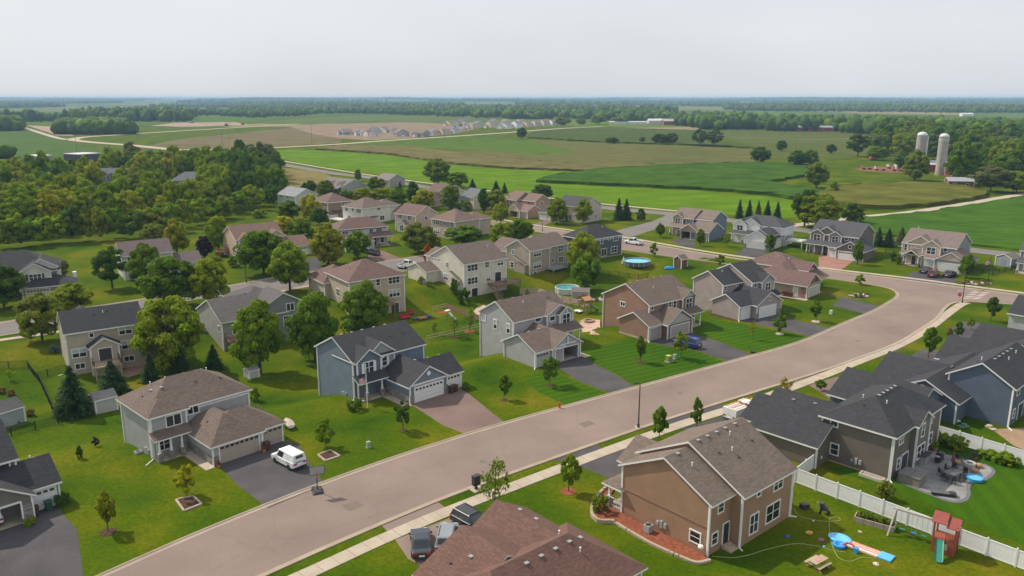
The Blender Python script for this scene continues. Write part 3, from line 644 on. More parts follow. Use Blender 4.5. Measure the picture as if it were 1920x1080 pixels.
h=house('house','light grey house with brown roof and a dark open double garage',(.22,125.14),40,BR,(.40,.39,.40),
 [(0,12.3,0,8.8,5.5,'gu',.56),(6.9,12.4,-.6,4,5.48,'gv',.5),(9.3,12.3,-1.2,3,5.46,'gv',.62),(7.6,12.7,-2.9,-1.0,2.7,'s',.42,{'nowall':1}),
  (-1.95,4,-7.6,.2,2.6,'gu',.48),(1.4,7.5,-8.0,1,2.58,'gv',.6,{'open':(2.0,6.9,2.2)})],
 wins=[(0,'L',7.8,4.0,.95,1.0,1,1,1),(0,'L',4.7,3.3,.8,1.5,1,2,1),(0,'L',1.3,3.3,.8,1.5,1,2,1),(0,'F',5.4,4.6,1.2,.6,1,1),(1,'F',8.1,4.4,1.1,.7,1,1),(2,'F',10.8,3.5,1.6,1.7,2,2),(0,'F',9.5,.7,1.6,1.5,2,2)],
 gar=[(4,'F',-.4,2.5,2.13,(.42,.40,.38))],doors=[(0,'F',8.2)],
 boxes=[('opening_trim',M_white,1.85,2.0,-8.06,-7.98,0,2.35),('opening_trim',M_white,6.9,7.05,-8.06,-7.98,0,2.35),('opening_trim',M_white,2.0,6.9,-8.06,-7.98,2.2,2.35),('gable_truss',M_white,2.6,6.3,-8.3,-8.2,2.85,3.0),('gable_truss',M_white,4.35,4.52,-8.3,-8.2,3,4.1),
  ('gable_truss',M_white,10.7,10.85,-1.45,-1.38,5.5,6.2),('porch_slab',M_conc,7.6,12.7,-2.9,0,-.2,.2),('front_walk',M_conc,7.7,9,-9,-2.9,-.1,.05)],
 vents=[(0,'b',1.2,4.8),(0,'b',4,4.8),(0,'b',6.5,4.8),(0,'p',4.6,2.9),(0,'d',10.4,2.9),(0,'p',9.8,4.8),(4,'b',.5,-3.3),(4,'b',2.6,-3.4)],zb=-3.6)
for u in (9.2,12.4): column(h,u,-2.75,2.7)
ac_unit(h,-.6,1.3,-.7); downspout(h,-.1,8.8,5.3,(-.2,.2),-2.9); downspout(h,-2.05,-.1,2.4,(-.6,-.9),-.2); downspout(h,-2.05,-7.7,2.4,(-.7,-.6))
h=house('house','brown sided house with brown roof beside the blue car',(24.19,135.75),39,BR,(.29,.17,.115),
 [(0,12.1,0,11.2,5.5,'gu',.5),(8.6,12.2,-.45,6,5.48,'gv',.72,{'wall':(.22,.14,.105)}),(-2.8,5,-2.5,4.4,2.7,'gu',.5),(.7,7.3,-3.8,3,2.68,'gv',.62,{'wall':(.20,.135,.09)}),(7.2,12.4,-1.9,0,2.65,'s',.4,{'nowall':1})],
 wins=[(0,'L',6.3,4.1,1.1,.75,2,1),(0,'F',.8,4.55,.6,.55,1,1),(0,'F',5.6,4.3,.7,.9,1,2),(0,'F',6.9,4.0,.8,1.2,1,2),(1,'F',10.4,3.5,1.6,1.7,2,2),(0,'F',10.2,.8,1.6,1.5,2,2)],
 gar=[(2,'F',-1.05,2.7,2.13,(.37,.33,.30),False),(3,'F',4.0,4.9,2.13,(.40,.36,.32),False)],doors=[(0,'F',8.0)],
 boxes=[('gable_face',plain((.43,.41,.38),.7),.9,7.1,-3.86,-3.8,2.55,2.72),('porch_slab',M_conc,7.3,12.3,-1.9,0,-.2,.2),('footing',M_conc,-2.86,-2.78,-2.4,4.4,-.5,.25)],
 vents=[(0,'b',1.5,6),(0,'b',3.5,6),(0,'b',5.5,6),(0,'b',8,6),(0,'b',10,6),(0,'p',4.6,3.2)],zb=-3.2)
MB().add([(1.3,-3.87,2.75),(6.7,-3.87,2.75),(4,-3.87,4.35)],[(0,1,2)]).build('gable_panel',siding((.43,.41,.38)),h)
MB().add([(8.9,-.52,5.6),(11.9,-.52,5.6),(10.4,-.52,6.65)],[(0,1,2)]).build('gable_panel',siding((.43,.41,.38)),h)
for u in (8.8,12.2): column(h,u,-1.75,2.65)
meters(h,0,4.8,'L',-.3); downspout(h,-2.9,-2.55,2.5,(-.3,-.6)); downspout(h,-.1,11.2,5.3,(-.1,.1),-2.4)
h=house('house','mauve grey house with charcoal roof stepping up to the right and white garage doors',(41.23,151.41),35,CH,(.36,.30,.285),
 [(0,6.2,0,7.5,5.5,'gu',.55),(5.7,11.8,-2.4,8.6,5.7,'gu',.5),(8,11.75,-3.0,4,5.65,'gv',.7,{'wall':(.33,.33,.32)}),(-2.1,4,-6,.6,2.7,'gu',.52),(1.5,8.7,-7.2,1,2.68,'gv',.58),(8.7,12.2,-4.4,-2.4,2.7,'s',.4,{'nowall':1})],
 wins=[(0,'F',.7,4.3,.6,.8,1,2),(0,'F',4.6,4.8,1.2,.5,2,1),(1,'F',6.7,4.7,.7,.7,1,1),(2,'F',9.9,3.7,1.5,1.5,2,2),(4,'F',5.1,3.25,.45,.6,1,1)],
 gar=[(3,'F',-.35,2.5,2.13,(.74,.73,.71),False),(4,'F',4.7,4.9,2.13,(.74,.73,.71),False)],doors=[(1,'F',10.4)],
 boxes=[('stone_base',ST,1.4,2.0,-7.3,-7.2,-.2,1.1),('stone_base',ST,7.4,8.8,-7.3,-7.2,-.2,1.1),('shrub_bed',M_mulch,-3.0,-2.15,-5.8,.8,-.1,.06),('porch_slab',M_conc,8.7,12.2,-4.4,-2.4,-.2,.2)],
 vents=[(0,'p',2.8,2.8),(0,'b',1.5,4.1),(0,'d',5,2),(1,'d',8,1.5)],zb=-2.4)
meters(h,0,2.6,'L',-.2); downspout(h,-2.2,-6.05,2.5,(-.7,-.7)); column(h,12,-4.2,2.7)
h=house('house','tan house with reddish brown roof and rust shingled gables beside brown bins',(61.68,162.02),47,RD,(.36,.29,.215),
 [(0,6.6,0,9,2.8,'gv',.62),(7.0,15.5,7,17,4.6,'h',.5),(3,12,5.5,12,3.8,'h',.5),(8.6,13,3.6,11,4.2,'gv',.62,{'wall':(.17,.045,.03)}),(6.6,13,.8,3.6,2.6,'s',.4,{'nowall':1})],
 wins=[(0,'F',3.3,3.15,.7,.9,1,1),(3,'F',10.8,2.9,1.3,1.3,2,2),(1,'L',10,3.6,.9,.6,1,1)],gar=[(0,'F',3.4,4.9,2.13,(.52,.48,.42),False)],doors=[(0,'L',2.4,.1,.95,2.05,(.6,.57,.52))],
 boxes=[('brick_base',stone((.30,.17,.12)),-.08,0,0,1.2,-.2,2.4),('side_walk',M_conc,-1.5,-.05,-.6,6,-.1,.04)],vents=[(1,'p',9.5,11),(1,'p',10.5,9),(0,'b',3.6,5),(0,'b',3.7,6.5),(1,'d',9,13)])
MB().add([(.6,-.07,3.0),(6,-.07,3.0),(3.3,-.07,4.75)],[(0,1,2)]).build('shake_gable',siding((.17,.045,.03)),h)
h=house('house','dark roofed grey house cut by the left edge with an open garage',(-53.09,68.99),46,CH,(.17,.155,.145),
 [(-7,6,2.6,11.4,5.3,'gu',.6),(-1,6,-1.6,4,2.65,'gv',.62,{'open':(-.4,4.95,2.2)}),(3.5,8.9,0,5.6,2.63,'gu',.66),(-5,0,-1,4,5.28,'gv',.7)],
 wins=[(0,'F',4.9,3.9,1.0,1.0,1,2),(3,'F',-2.5,3.7,1.6,1.4,2,2)],gar=[(2,'F',7.35,2.4)],
 boxes=[('stone_base',ST,4.9,5.95,-1.7,-1.6,-.2,1.9),('opening_trim',M_white,4.95,5.1,-1.72,-1.6,0,2.35),('opening_trim',M_white,-.4,4.95,-1.66,-1.58,2.2,2.4),('stone_base',ST,8.55,8.98,-.1,0,-.2,1.0)],
 vents=[(2,'p',7.5,3.4),(2,'b',6.6,3.3),(2,'b',7.8,3.3)])
# --- near side of the main road
h=house('house','large red brown roof of the house at the bottom edge',(11.29,59.83),41,(.155,.086,.068),(.36,.30,.24),
 [(-17.5,-.4,.2,9.0,2.7,'h',.6),(-8.3,-1.4,6,13.6,2.68,'gv',.58),(-15.2,-5.6,6,11.6,2.66,'gv',.5)],
 gar=[(2,'B',-10.4,4.9)],wins=[(0,'R',4.5,.9,1.4,1.3,2,2)],
 vents=[(0,'b',-10,4),(0,'b',-8.4,4),(0,'b',-6.8,4),(0,'b',-5.2,4),(0,'b',-3.8,4.1),(0,'p',-4.9,3),(0,'p',-4.8,5.6),(1,'b',-3.6,12),(1,'b',-3.6,9.8),(2,'b',-12,8.5),(0,'d',-12.5,3.4),(2,'d',-13.3,9.6)])
h=house('house','brown sided two storey house with grey brown roof and curved mulch bed',(17.93,65.51),41,(.175,.136,.112),(.345,.205,.128),
 [(0,4,0,10.4,5.3,'gu',.5),(3.5,12.2,-1.1,11.2,5.32,'gu',.52),(4.6,10.4,10,14.6,3.0,'gv',.62),(9,13,10,14,2.9,'gu',.55),(-.1,4.4,10.5,12.3,2.7,'h',.4,{'nowall':1})],
 wins=[(0,'L',1.4,.85,1.1,1.05,1,2),(0,'F',1.7,3.9,.8,1.0,1,2),(0,'F',1.0,.9,.8,1.1,1,2),(1,'F',5.7,.75,1.3,1.9,2,2),(1,'F',9.0,.85,2.3,1.75,2,2),(1,'F',6.2,4.4,.55,.65,1,1),(1,'F',9.6,3.95,1.5,1.15,2,2)],
 doors=[(0,'F',2.75,.35,.9,2.05,(.03,.03,.035))],
 boxes=[('porch_slab',M_conc,0,4,10.4,12.3,-.2,.3),('band_board',plain((.22,.13,.09),.6),-.05,0,.1,10.3,2.75,2.9)],
 vents=[(0,'b',1.5,5.0),(1,'b',4.4,4.8),(1,'b',5.9,4.8),(1,'b',7.4,4.8),(1,'b',8.9,4.8),(1,'b',10.6,4.8),(1,'p',8.6,4),(1,'p',7,2.6),(1,'d',10.5,2.6),(1,'d',5.3,2.9),(1,'d',7,1.8),(0,'p',1.7,3.4)])
for v in (12.2,): 
    for u in (.15,2.2): column(h,u,v,2.7,.3,.9)
railing(h,[(.05,10.5,.3),(.05,12.1,.3)],.9,M_white)
ac_unit(h,-.9,6.2,.1); meters(h,0,4.7,'L',1.0); downspout(h,-.12,-.1,5.1,(-.5,-.5)); downspout(h,3.4,-1.15,5.1,(-.2,-.5)); downspout(h,12.3,-1.2,5.1,(.4,-.5))
st=MB()
for i in range(3): st.box(2.1,3.4,-.45-.35*i,-.1-.35*i,-.1,.36-.12*i)
st.build('back_step',M_woodl,h,uv=False)
MB().lathe([(.2,0),(.26,.1),(.26,.2),(.2,.3)],10,-.35,.5).build('hose_reel',M_white,h,(0,0,.75),uv=False)
def dark_house(lab,xy,wallc,roofc=CH,garw=1,extra=True):
    h=house('house',lab,xy,42,roofc,wallc,
     [(0,13,0,7.6,5.3,'gu',.6),(-12.6,-3,7,17.6,2.8,'gv',.5),(-4,13,5,13,2.9,'gu',.5),(-1,9,9,17,2.78,'gv',.45)],
     wins=[(0,'F',2.2,3.9,1,1.1,1,2),(0,'F',1.6,.9,.7,1.1,1,2),(0,'F',6,3.9,1.6,1.2,2,2),(1,'F',-4.2,1.0,.9,1.1,1,2)],doors=[(0,'F',4.2,.1,1.8,2.1,(.05,.05,.06))],
     vents=[(0,'b',3.2,3.5),(0,'b',4.8,3.5),(0,'b',6.4,3.5),(0,'b',8,3.5),(0,'b',9.6,3.5),(0,'p',6,2.6),(0,'p',9.5,2.8),(0,'p',3.3,5),(1,'b',-7.2,8.3),(1,'b',-7.2,9.2),(0,'d',2.5,5.2)])
    downspout(h,-.1,-.08,5.1,(-.9,-.7)); return h
h=house('house','dark taupe two storey house with charcoal roof overlooking the furnished patio',(41.59,80.44),43,CH,(.155,.128,.108),
 [(0,13.6,0,8.1,5.3,'h',.56),(4.9,8.6,-.6,4,5.28,'gv',.6,{'wall':(.16,.15,.135)}),(-3.2,8.4,7,15.2,2.7,'gv',.55),(-1.6,5.4,14,17.4,2.68,'gv',.6)],
 wins=[(0,'F',2.0,3.8,1.0,1.1,2,2),(0,'F',1.9,.8,.7,1.2,1,2),(1,'F',6.6,3.5,.7,1.5,1,2),(1,'F',6.6,.9,2.0,1.5,2,2),(0,'F',10.6,3.7,.8,1.2,1,2),(0,'F',10.8,.9,1.6,1.4,2,2),(0,'L',6.4,.95,.85,1.25,1,2),(0,'L',6.7,4.35,.75,.65,1,1),(2,'F',-1.9,.95,.05,.05,1,1)],
 doors=[(0,'F',3.6,.05,1.7,2.05,(.04,.04,.045))],
 boxes=[('footing',M_conc,-.06,.02,.1,7,-.3,.12)],
 vents=[(0,'b',4.6,3.9),(0,'b',5.7,3.9),(0,'b',6.8,3.9),(0,'b',7.9,3.9),(0,'b',9,3.9),(0,'p',4.5,5.6),(0,'p',4.2,2.8),(2,'b',1.5,12.6),(2,'b',1.8,10),(0,'d',2.4,4.6)])
meters(h,0,3.2,'L',1.0); downspout(h,-.1,-.08,5.1,(-.4,-.4)); downspout(h,-.1,.12,5.1,(-.5,.1))
dark_house('blue sided house with charcoal roof above the white fence',(63.46,95.06),(.10,.13,.18))
dark_house('blue house with charcoal roof right of the young pavement trees',(85.5,110.2),(.12,.15,.20))
q=P(1888,594,2.8); a=R(42)
dark_house('dark roofed house at right edge beside the corner lawn',(q[0]+4.5+12.6*math.cos(a)+14*math.sin(a),q[1]+12.6*math.sin(a)-14*math.cos(a)),(.45,.45,.45))
# --- houses of the middle row (seen from the back)
h=house('house','beige house with charcoal roof, gabled bay and raised back deck at left',(-69.33,118.48),35,CH,(.44,.37,.30),
 [(0,11.2,0,8.2,5.5,'gu',.6),(3,7,-2.1,1,3.1,'gv',.6),(11,15.5,.9,7.5,5.0,'gu',.5),(1,6,7.5,10,5.2,'gv',.8)],
 wins=[(0,'F',3.6,4.3,.55,.6,1,1),(0,'F',8.5,4.0,1.8,1.25,2,2,1),(0,'F',1.6,1.4,1.9,1.3,2,2,1),(0,'F',9.1,1.5,2.7,1.3,3,2,1),(0,'F',1.5,-.5,1.3,.8,2,1),(0,'F',8.6,-.6,1.4,.8,2,1),(1,'L',-1,1.2,.6,1.3,1,2),(1,'R',-1,1.2,.6,1.3,1,2),(0,'L',2.2,3.6,.8,1.5,1,2),(2,'F',13,3.3,1.2,1.2,2,2)],
 doors=[(1,'F',5,.75,1.8,2.0,(.04,.04,.05))],vents=[(0,'d',2.5,4.4),(0,'d',4.8,4.5),(0,'b',7.2,4.5),(0,'d',9.6,4.5),(0,'p',5.9,2.6),(0,'d',4.5,2.7),(0,'d',6.5,3)],zb=-3.2)
deck(h,2.9,6.8,-5,-2.1,.7,-1.2,M_woodl,railm=plain((.09,.05,.035),.6)); downspout(h,-.08,-.08,5.3,(-1.6,-.6),-.9); downspout(h,2.9,-2.2,3,(-.1,-.1),-1.2)
h=house('house','single storey grey house with brown grey roof half hidden by two round trees',(-50.7,133.9),40,(.115,.105,.105),(.33,.32,.30),
 [(0,12,0,12,2.9,'gu',.46),(8.2,14.4,-.4,6,4.7,'gv',.55,{'wall':(.21,.215,.215)}),(7,15,8,17,3.4,'h',.5)],
 wins=[(1,'F',12.6,3.0,1.4,1.3,2,1),(1,'F',12.2,.1,2.0,1.9,2,1),(0,'F',2.6,.4,1.5,1.7,2,1),(0,'L',1.5,.9,.7,1.0,1,1)],vents=[(0,'d',3,6.3),(0,'d',5,6.3),(0,'d',6.4,6.2),(0,'d',6.8,6.0)],zb=-3)
deck(h,.3,5,-2.6,0,-.1,-1.4,M_wood); ac_unit(h,-.7,8,-.6)
h=house('house','beige three level house with hipped purplish brown roof above cluttered patio',(-32.41,154.25),35,(.16,.10,.088),(.47,.385,.30),
 [(0,12.2,0,11.5,5.5,'h',.5),(-1.2,7,10,19,3.6,'h',.6)],
 wins=[(0,'F',9.9,3.9,2.5,1.4,3,2),(0,'F',9.9,1.1,2.4,1.4,3,2,1),(0,'F',6.3,3.9,.8,1.3,1,2),(0,'L',5.8,1.5,1.5,1.4,2,2)],doors=[(0,'F',9.9,-2.35,1.8,2.05,(.05,.06,.07))],
 vents=[(0,'d',5,6.6),(0,'d',6.6,6.6),(0,'d',8,6.6),(0,'p',3.2,6.2),(0,'d',2.6,5.2)],zb=-3.6)
deck(h,5.6,8.6,-3,0,.35,-2.6,M_wood); 
h=house('house','cream white three level house with brown gabled roof and long wooden deck',(-10.6,171.26),39,(.15,.115,.10),(.62,.575,.50),
 [(0,11.9,0,13,5.5,'gu',.47),(-3.7,2,9.6,17.2,2.7,'gu',.35),(.3,6,10,15.5,5.3,'gv',.5),(-.75,.2,1.3,4.6,1.75,'s',.4,{'zb':-.4,'trim':0})],
 wins=[(0,'F',2.4,3.75,2.7,1.35,3,2),(0,'F',6.4,4.0,1.0,1.2,2,2),(0,'F',10.2,4.0,1.6,1.2,2,2,1),(0,'F',2.4,.8,2.7,1.4,3,2),(0,'F',6.8,.8,1.0,1.3,2,2,1),(0,'L',6.4,3.9,.9,1.0,2,2),(0,'L',7,.8,1.5,1.4,2,2,1),(1,'F',1.2,.9,.7,1.0,1,2)],
 doors=[(0,'F',9.5,.4,1.7,2.1,(.03,.03,.04)),(0,'F',2.9,-2.35,1.6,2.05,(.03,.03,.04))],vents=[(0,'d',2.6,7),(0,'d',4.6,7),(0,'d',6.6,7),(0,'d',8.8,7),(0,'d',2.6,4.6),(0,'d',4.4,4.7),(0,'d',9,4.2),(0,'p',9.8,4.2),(1,'d',-2,13)],zb=-3.4)
deck(h,6.6,13.6,-3.4,0,.3,-2.6,M_wood); ac_unit(h,-4.4,9.4,.1)
stm=MB()
for i in range(9): stm.box(5.2,6.5,-3.3-.3*i,-3.0-.3*i,.2-.3*i-.06,.2-.3*i)
stm.build('stair_tread',M_wood,h,uv=False)
for u in (5.15,6.55): MB().tube((u,-3,.2),(u,-5.8,-2.5),.09,.09,4).tube((u,-3,1.2),(u,-5.8,-1.5),.05,.05,4).build('stair_rail',M_wood,h,uv=False)
h=house('house','taupe house with brown roof and low grey deck next to round pool',(4.27,186.93),45,(.165,.125,.11),(.40,.335,.275),
 [(0,7,0,8,5.5,'gu',.52),(5.9,14.5,.7,9,5.55,'gu',.52),(3,12,8,17,3.6,'gv',.5),(-.8,.2,1,4.6,2.0,'s',.4,{'zb':-.2,'trim':0})],
 wins=[(0,'F',2.6,3.9,2.6,1.3,3,2,1),(0,'F',2.6,1.0,2.6,1.3,3,2,1),(0,'F',1.8,-.7,1.0,.8,1,1),(1,'F',7.2,4.0,1.4,1.3,2,2),(1,'F',11.8,3.8,1.6,1.3,2,2),(1,'F',12,1.0,1.6,1.3,2,2),(1,'F',9,1.4,.6,.9,1,1),(0,'L',5.6,4.0,.9,1.0,2,2),(0,'L',6,.7,1,1.2,1,2)],
 doors=[(1,'F',6.5,.5,1.0,2.05,(.05,.09,.2))],vents=[(0,'d',2.6,4.3),(0,'b',4,4.4),(0,'d',3.2,3.2),(1,'d',7.5,5.2),(1,'d',9.4,5.2),(1,'d',11.4,5.2),(1,'b',9,4.4)],zb=-2.6)
deck(h,5.6,11,-2.7,.7,.5,-1,M_grey,railm=M_grey); downspout(h,-.08,-.08,5.3,(.2,-.8),-1)
h=house('house','slate grey house with hipped charcoal roof behind the blue pool',(22.55,205.1),40,CH,(.085,.095,.115),
 [(-4,9,0,9,5.5,'h',.56)],wins=[(0,'F',6.7,4.1,1.7,1.3,2,2),(0,'F',4,4.6,.6,.7,1,1),(0,'F',1.2,3.9,.9,1.4,1,2),(0,'F',6.1,.9,2.2,1.6,2,2),(0,'F',2.2,.5,1.9,1.9,2,1)],
 boxes=[('frieze',plain((.42,.43,.44),.6),-3.9,8.95,-.03,0,4.7,5.4),('footing',M_conc,-4.05,9.05,-.06,0,-.4,.2)],
 vents=[(0,'b',1,4.8),(0,'b',2,4.8),(0,'b',3,4.8),(0,'b',4,4.8),(0,'p',4.6,3.1)])
# --- left cul de sac and beyond
h=house('house','white gabled house with dark hipped roof at left edge',(-102.9,162.6),28,CH,(.60,.58,.54),
 [(-9,7,2,14,5.2,'h',.6),(-.2,5.6,0,8,5.3,'gv',.6),(1.2,6.8,2,9,5.9,'gv',.6),(.2,10,-2.4,4.5,2.6,'h',.45,{'wall':(.34,.26,.18)})],
 wins=[(1,'F',2.7,3.6,2.2,1.3,3,2)],gar=[(3,'F',3,4.2,2.1,(.6,.55,.48)),(3,'F',8,2.4,2.1,(.6,.55,.48))],boxes=[('shutter',M_dark,1.05,1.4,-.06,0,3.55,5),('shutter',M_dark,4.0,4.35,-.06,0,3.55,5),('chimney',M_white,9.6,10.3,3,3.9,0,4.1)],vents=[(0,'b',-2,8.2),(0,'p',5,8)])
house('house','brown roofed white house screened by trees left of the dark purple tree',(-90.4,181),34,(.155,.115,.115),(.56,.54,.52),
 [(0,11,0,8.5,5.4,'gu',.58),(11,17.2,-1.5,5.5,2.7,'gu',.5),(0,4,-2,2,2.6,'s',.4)],wins=[(0,'F',2,3.6,1.6,1.3,2,2),(0,'F',7,3.6,1.6,1.3,2,2),(0,'F',7,.9,1.6,1.3,2,2)],gar=[(1,'F',14,4.8)])
h=house('house','peach sided house with pinkish tan roof and round bush by its corner',(-71.4,203.3),38,RDL,(.56,.40,.295),
 [(0,12.6,0,10,5.4,'gu',.55),(.5,4.8,-.5,4,5.35,'gv',.6),(8,13,-.4,5,5.3,'gv',.6),(12.4,18.3,-4,4,2.7,'gu',.5),(0,9,-2.2,0,2.6,'s',.4,{'nowall':1})],
 wins=[(1,'F',2.6,3.6,1.3,1.3,2,2),(0,'L',2.4,.9,1.3,1.4,2,2),(0,'L',6.5,2.6,.5,.8,1,1),(2,'F',10.5,3.6,1.4,1.3,2,2)],gar=[(3,'F',15.3,4.8)],doors=[(0,'F',4)],boxes=[('shutter',plain((.25,.25,.25),.6),.8,1.6,-.56,-.5,3.5,5.1),('shutter',plain((.25,.25,.25),.6),3.5,4.2,-.56,-.5,3.5,5.1)])
deck(h,-2.6,0,6,9,1.5,0,plain((.30,.11,.06),.7))
for u in (.2,4.5,8.8): column(h,u,-2,2.6,.1)
h=house('house','prairie style house with reddish hipped roof and columned porch behind parked dark suv',(-48.4,219.3),30,RD,(.52,.49,.46),
 [(0,14.4,0,8.2,5.4,'h',.55),(9.2,15.2,-2.3,0,2.7,'s',.4,{'nowall':1}),(0,8,-6,1,2.6,'h',.55)],
 wins=[(0,'F',2,4,1.6,.8,3,1),(0,'F',9.6,3.9,1.1,1.1,2,1),(0,'F',12,3.8,1.7,1.2,3,1),(0,'F',12.5,.7,1.6,1.5,2,1)],gar=[(2,'F',4,4.8)],doors=[(0,'F',10.6,.1)],boxes=[('dark_band',plain((.14,.075,.06),.6),.1,14.3,-.03,0,4.85,5.3),('porch_slab',M_conc,9.2,15.2,-2.3,0,-.1,.1)])
for u in (9.5,11.3,14.9): column(h,u,-2.1,2.7,.1,.8)
FW=[(0,'F',2.2,3.9,1.5,1.3,2,2),(0,'F',6.6,3.9,1.4,1.3,2,2),(0,'F',2.2,.9,1.6,1.4,2,2),(0,'F',6.6,.9,1.2,1.3,2,2)]
house('house','pinkish beige house with rose roof and gabled bay behind orange tinted maple',(-37.2,252.3),-40,RD,(.48,.37,.31),
 [(0,9.3,0,9.2,5.4,'gu',.56),(2.8,6.2,-1.5,2,2.4,'gv',.65,{'wall':(.6,.55,.48)}),(1,9,8,13,3.2,'gu',.5)],wins=FW[:2]+[(0,'R',4.5,3.6,1,1.1,1,2),(1,'F',4.5,.3,1.4,1.8,2,1)],vents=[(0,'b',2,4.8),(0,'b',4,4.8),(0,'b',6,4.8),(0,'d',4,2.6),(0,'d',5.6,2.8)])
house('house','beige house with brown hipped roof and three rows of windows above white house',(-24.4,241),-44,(.185,.125,.105),(.46,.355,.285),
 [(0,10.4,0,10,5.4,'h',.55),(2.5,9.5,8,15.5,5.0,'h',.5)],wins=[(0,'F',2.1,3.8,2.6,1.3,3,2,1),(0,'F',5.8,4,1.2,1.2,1,2,1),(0,'F',9.1,3.9,1.5,1.2,2,2),(0,'F',2.1,1.0,2.6,1.3,3,2,1),(0,'F',6.2,.9,1.1,1.3,1,2)],
 boxes=[('upper_band',plain((.30,.25,.21),.7),.05,10.3,-.03,0,3.5,5.3)],vents=[(0,'b',3.8,5.3),(0,'b',4.6,5.3),(0,'b',5.4,5.3),(0,'b',6.2,5.3),(0,'d',7.6,5),(0,'p',7.6,3.4)])
h=house('house','white house with brown hipped roof and white railed deck',(-57.4,269.3),-40,(.17,.13,.11),(.62,.59,.53),
 [(0,10.2,0,11.7,5.4,'h',.52),(2,9.5,9,17,5.0,'h',.5),(6,11,14,20,2.8,'gu',.5)],wins=[(0,'F',2,3.9,1.4,1.2,2,2),(0,'F',5.2,4.1,.7,1.2,1,2),(0,'F',8.3,3.8,2.2,1.3,3,2),(0,'R',7,4.2,1.4,.7,2,1),(0,'R',8.4,.7,1.9,1.4,2,2)],doors=[(0,'F',3.2,.5,1.6,2,(.05,.05,.06))],
 boxes=[('side_roof',shingle((.12,.11,.10)),10.2,11.0,2,6,2.2,2.4)],vents=[(0,'b',3.6,6),(0,'b',4.6,6),(0,'p',6.6,7.4)])
deck(h,-3.2,4,-3.5,0,1.2,0,M_white,railm=M_white)
house('house','brown sided house with reddish hipped roof left of the white hipped house',(-69.2,283.6),-50,RD,(.26,.185,.145),
 [(-4,7.2,0,9.5,5.4,'h',.52)],wins=[(0,'F',5.4,3.9,1.2,1.2,2,2),(0,'R',6.5,3.9,1.8,1.2,2,2)],boxes=[('side_roof',shingle((.12,.11,.10)),7.2,8.2,1.5,6,2.3,2.5)])
house('house','grey green low house with front dormer and columned porch near collector road',(-78.3,352),-40,(.20,.165,.15),(.36,.385,.375),
 [(-13,5,0,14,3.0,'gu',.42),(-8,-1,-3,5,2.9,'gv',.6),(1.2,3.8,.5,5,4.2,'gv',.7,{'wall':(.7,.68,.64)}),(-2,5,-2,0,2.6,'s',.4,{'nowall':1})],wins=[(0,'F',1,.6,1.4,1.4,2,2),(0,'F',3.6,.6,1.2,1.4,2,2)])
house('house','small grey gabled house beside the collector road, right of the grey green house',(-60,379),-40,(.22,.19,.17),(.38,.35,.32),[(-7,2.5,0,10,3.4,'gu',.45)],wins=[(0,'R',7.5,1.5,.8,1.2,1,2)])
house('house','pale house with grey roof in the shade of the wood',(-90.5,308),-42,(.26,.26,.275),(.50,.50,.50),[(0,12,0,9.5,5.0,'gu',.5)],wins=FW[:2])
h=house('house','rose roofed house with a dark open garage among yellowing trees',(-34,318),-42,RD,(.52,.45,.36),
 [(0,12,0,9,4.8,'gu',.62),(4,10,-7,3,2.8,'gv',.75,{'open':(4.6,9.3,2.2)}),(7,12,-.5,5,4.8,'gv',.6),(-7,0,1,8,3,'gu',.5)],wins=[(2,'F',9.5,3.4,1.4,1.2,2,2)])
house('house','small pale yellow house with grey roof peeking between trees',(-19,304),-50,(.15,.155,.17),(.60,.52,.40),[(0,7,0,8.5,4.8,'gu',.6),(0,5,-4,2,2.8,'gv',.8)],wins=[(0,'F',2,3.5,1.2,1.1,2,2)],gar=[(1,'F',2.5,3.8)])
h=house('house','pinkish house with rose roof and tan gabled double garage standing open',(-1.0,281.3),-44,(.21,.135,.115),(.37,.25,.19),
 [(-6,-1.2,4.8,14,5.4,'gu',.55),(-1.5,6,7,14.5,5.35,'gu',.55),(0,5.1,0,8,2.7,'gv',.8,{'open':(.4,4.7,2.2),'wall':(.55,.43,.32)}),(3.5,8.3,.6,7.2,2.68,'gu',.5)],
 wins=[(1,'R',10.6,3.6,1.2,1.2,2,2),(0,'F',-3.6,3.7,1.5,1.2,2,2)],gar=[(3,'F',6.7,2.3,2.1,(.42,.35,.30),False)])
h=house('house','cream house with dark roof and red playset at its back',(15.4,274.2),-43,(.075,.072,.078),(.52,.45,.37),
 [(0,12,0,9.5,5.4,'gu',.55),(-4.8,3.6,-3.5,4,2.7,'gu',.5),(0,4,-.5,4,5.3,'gv',.6)],wins=[(0,'F',6,.7,1.2,1.5,2,2),(0,'R',6.5,1.2,.7,.9,1,1),(0,'R',2.5,.9,.8,.8,1,1)],gar=[(1,'F',-2.9,2.6),(1,'F',1,3.2)],doors=[(0,'F',4.6,.1)])
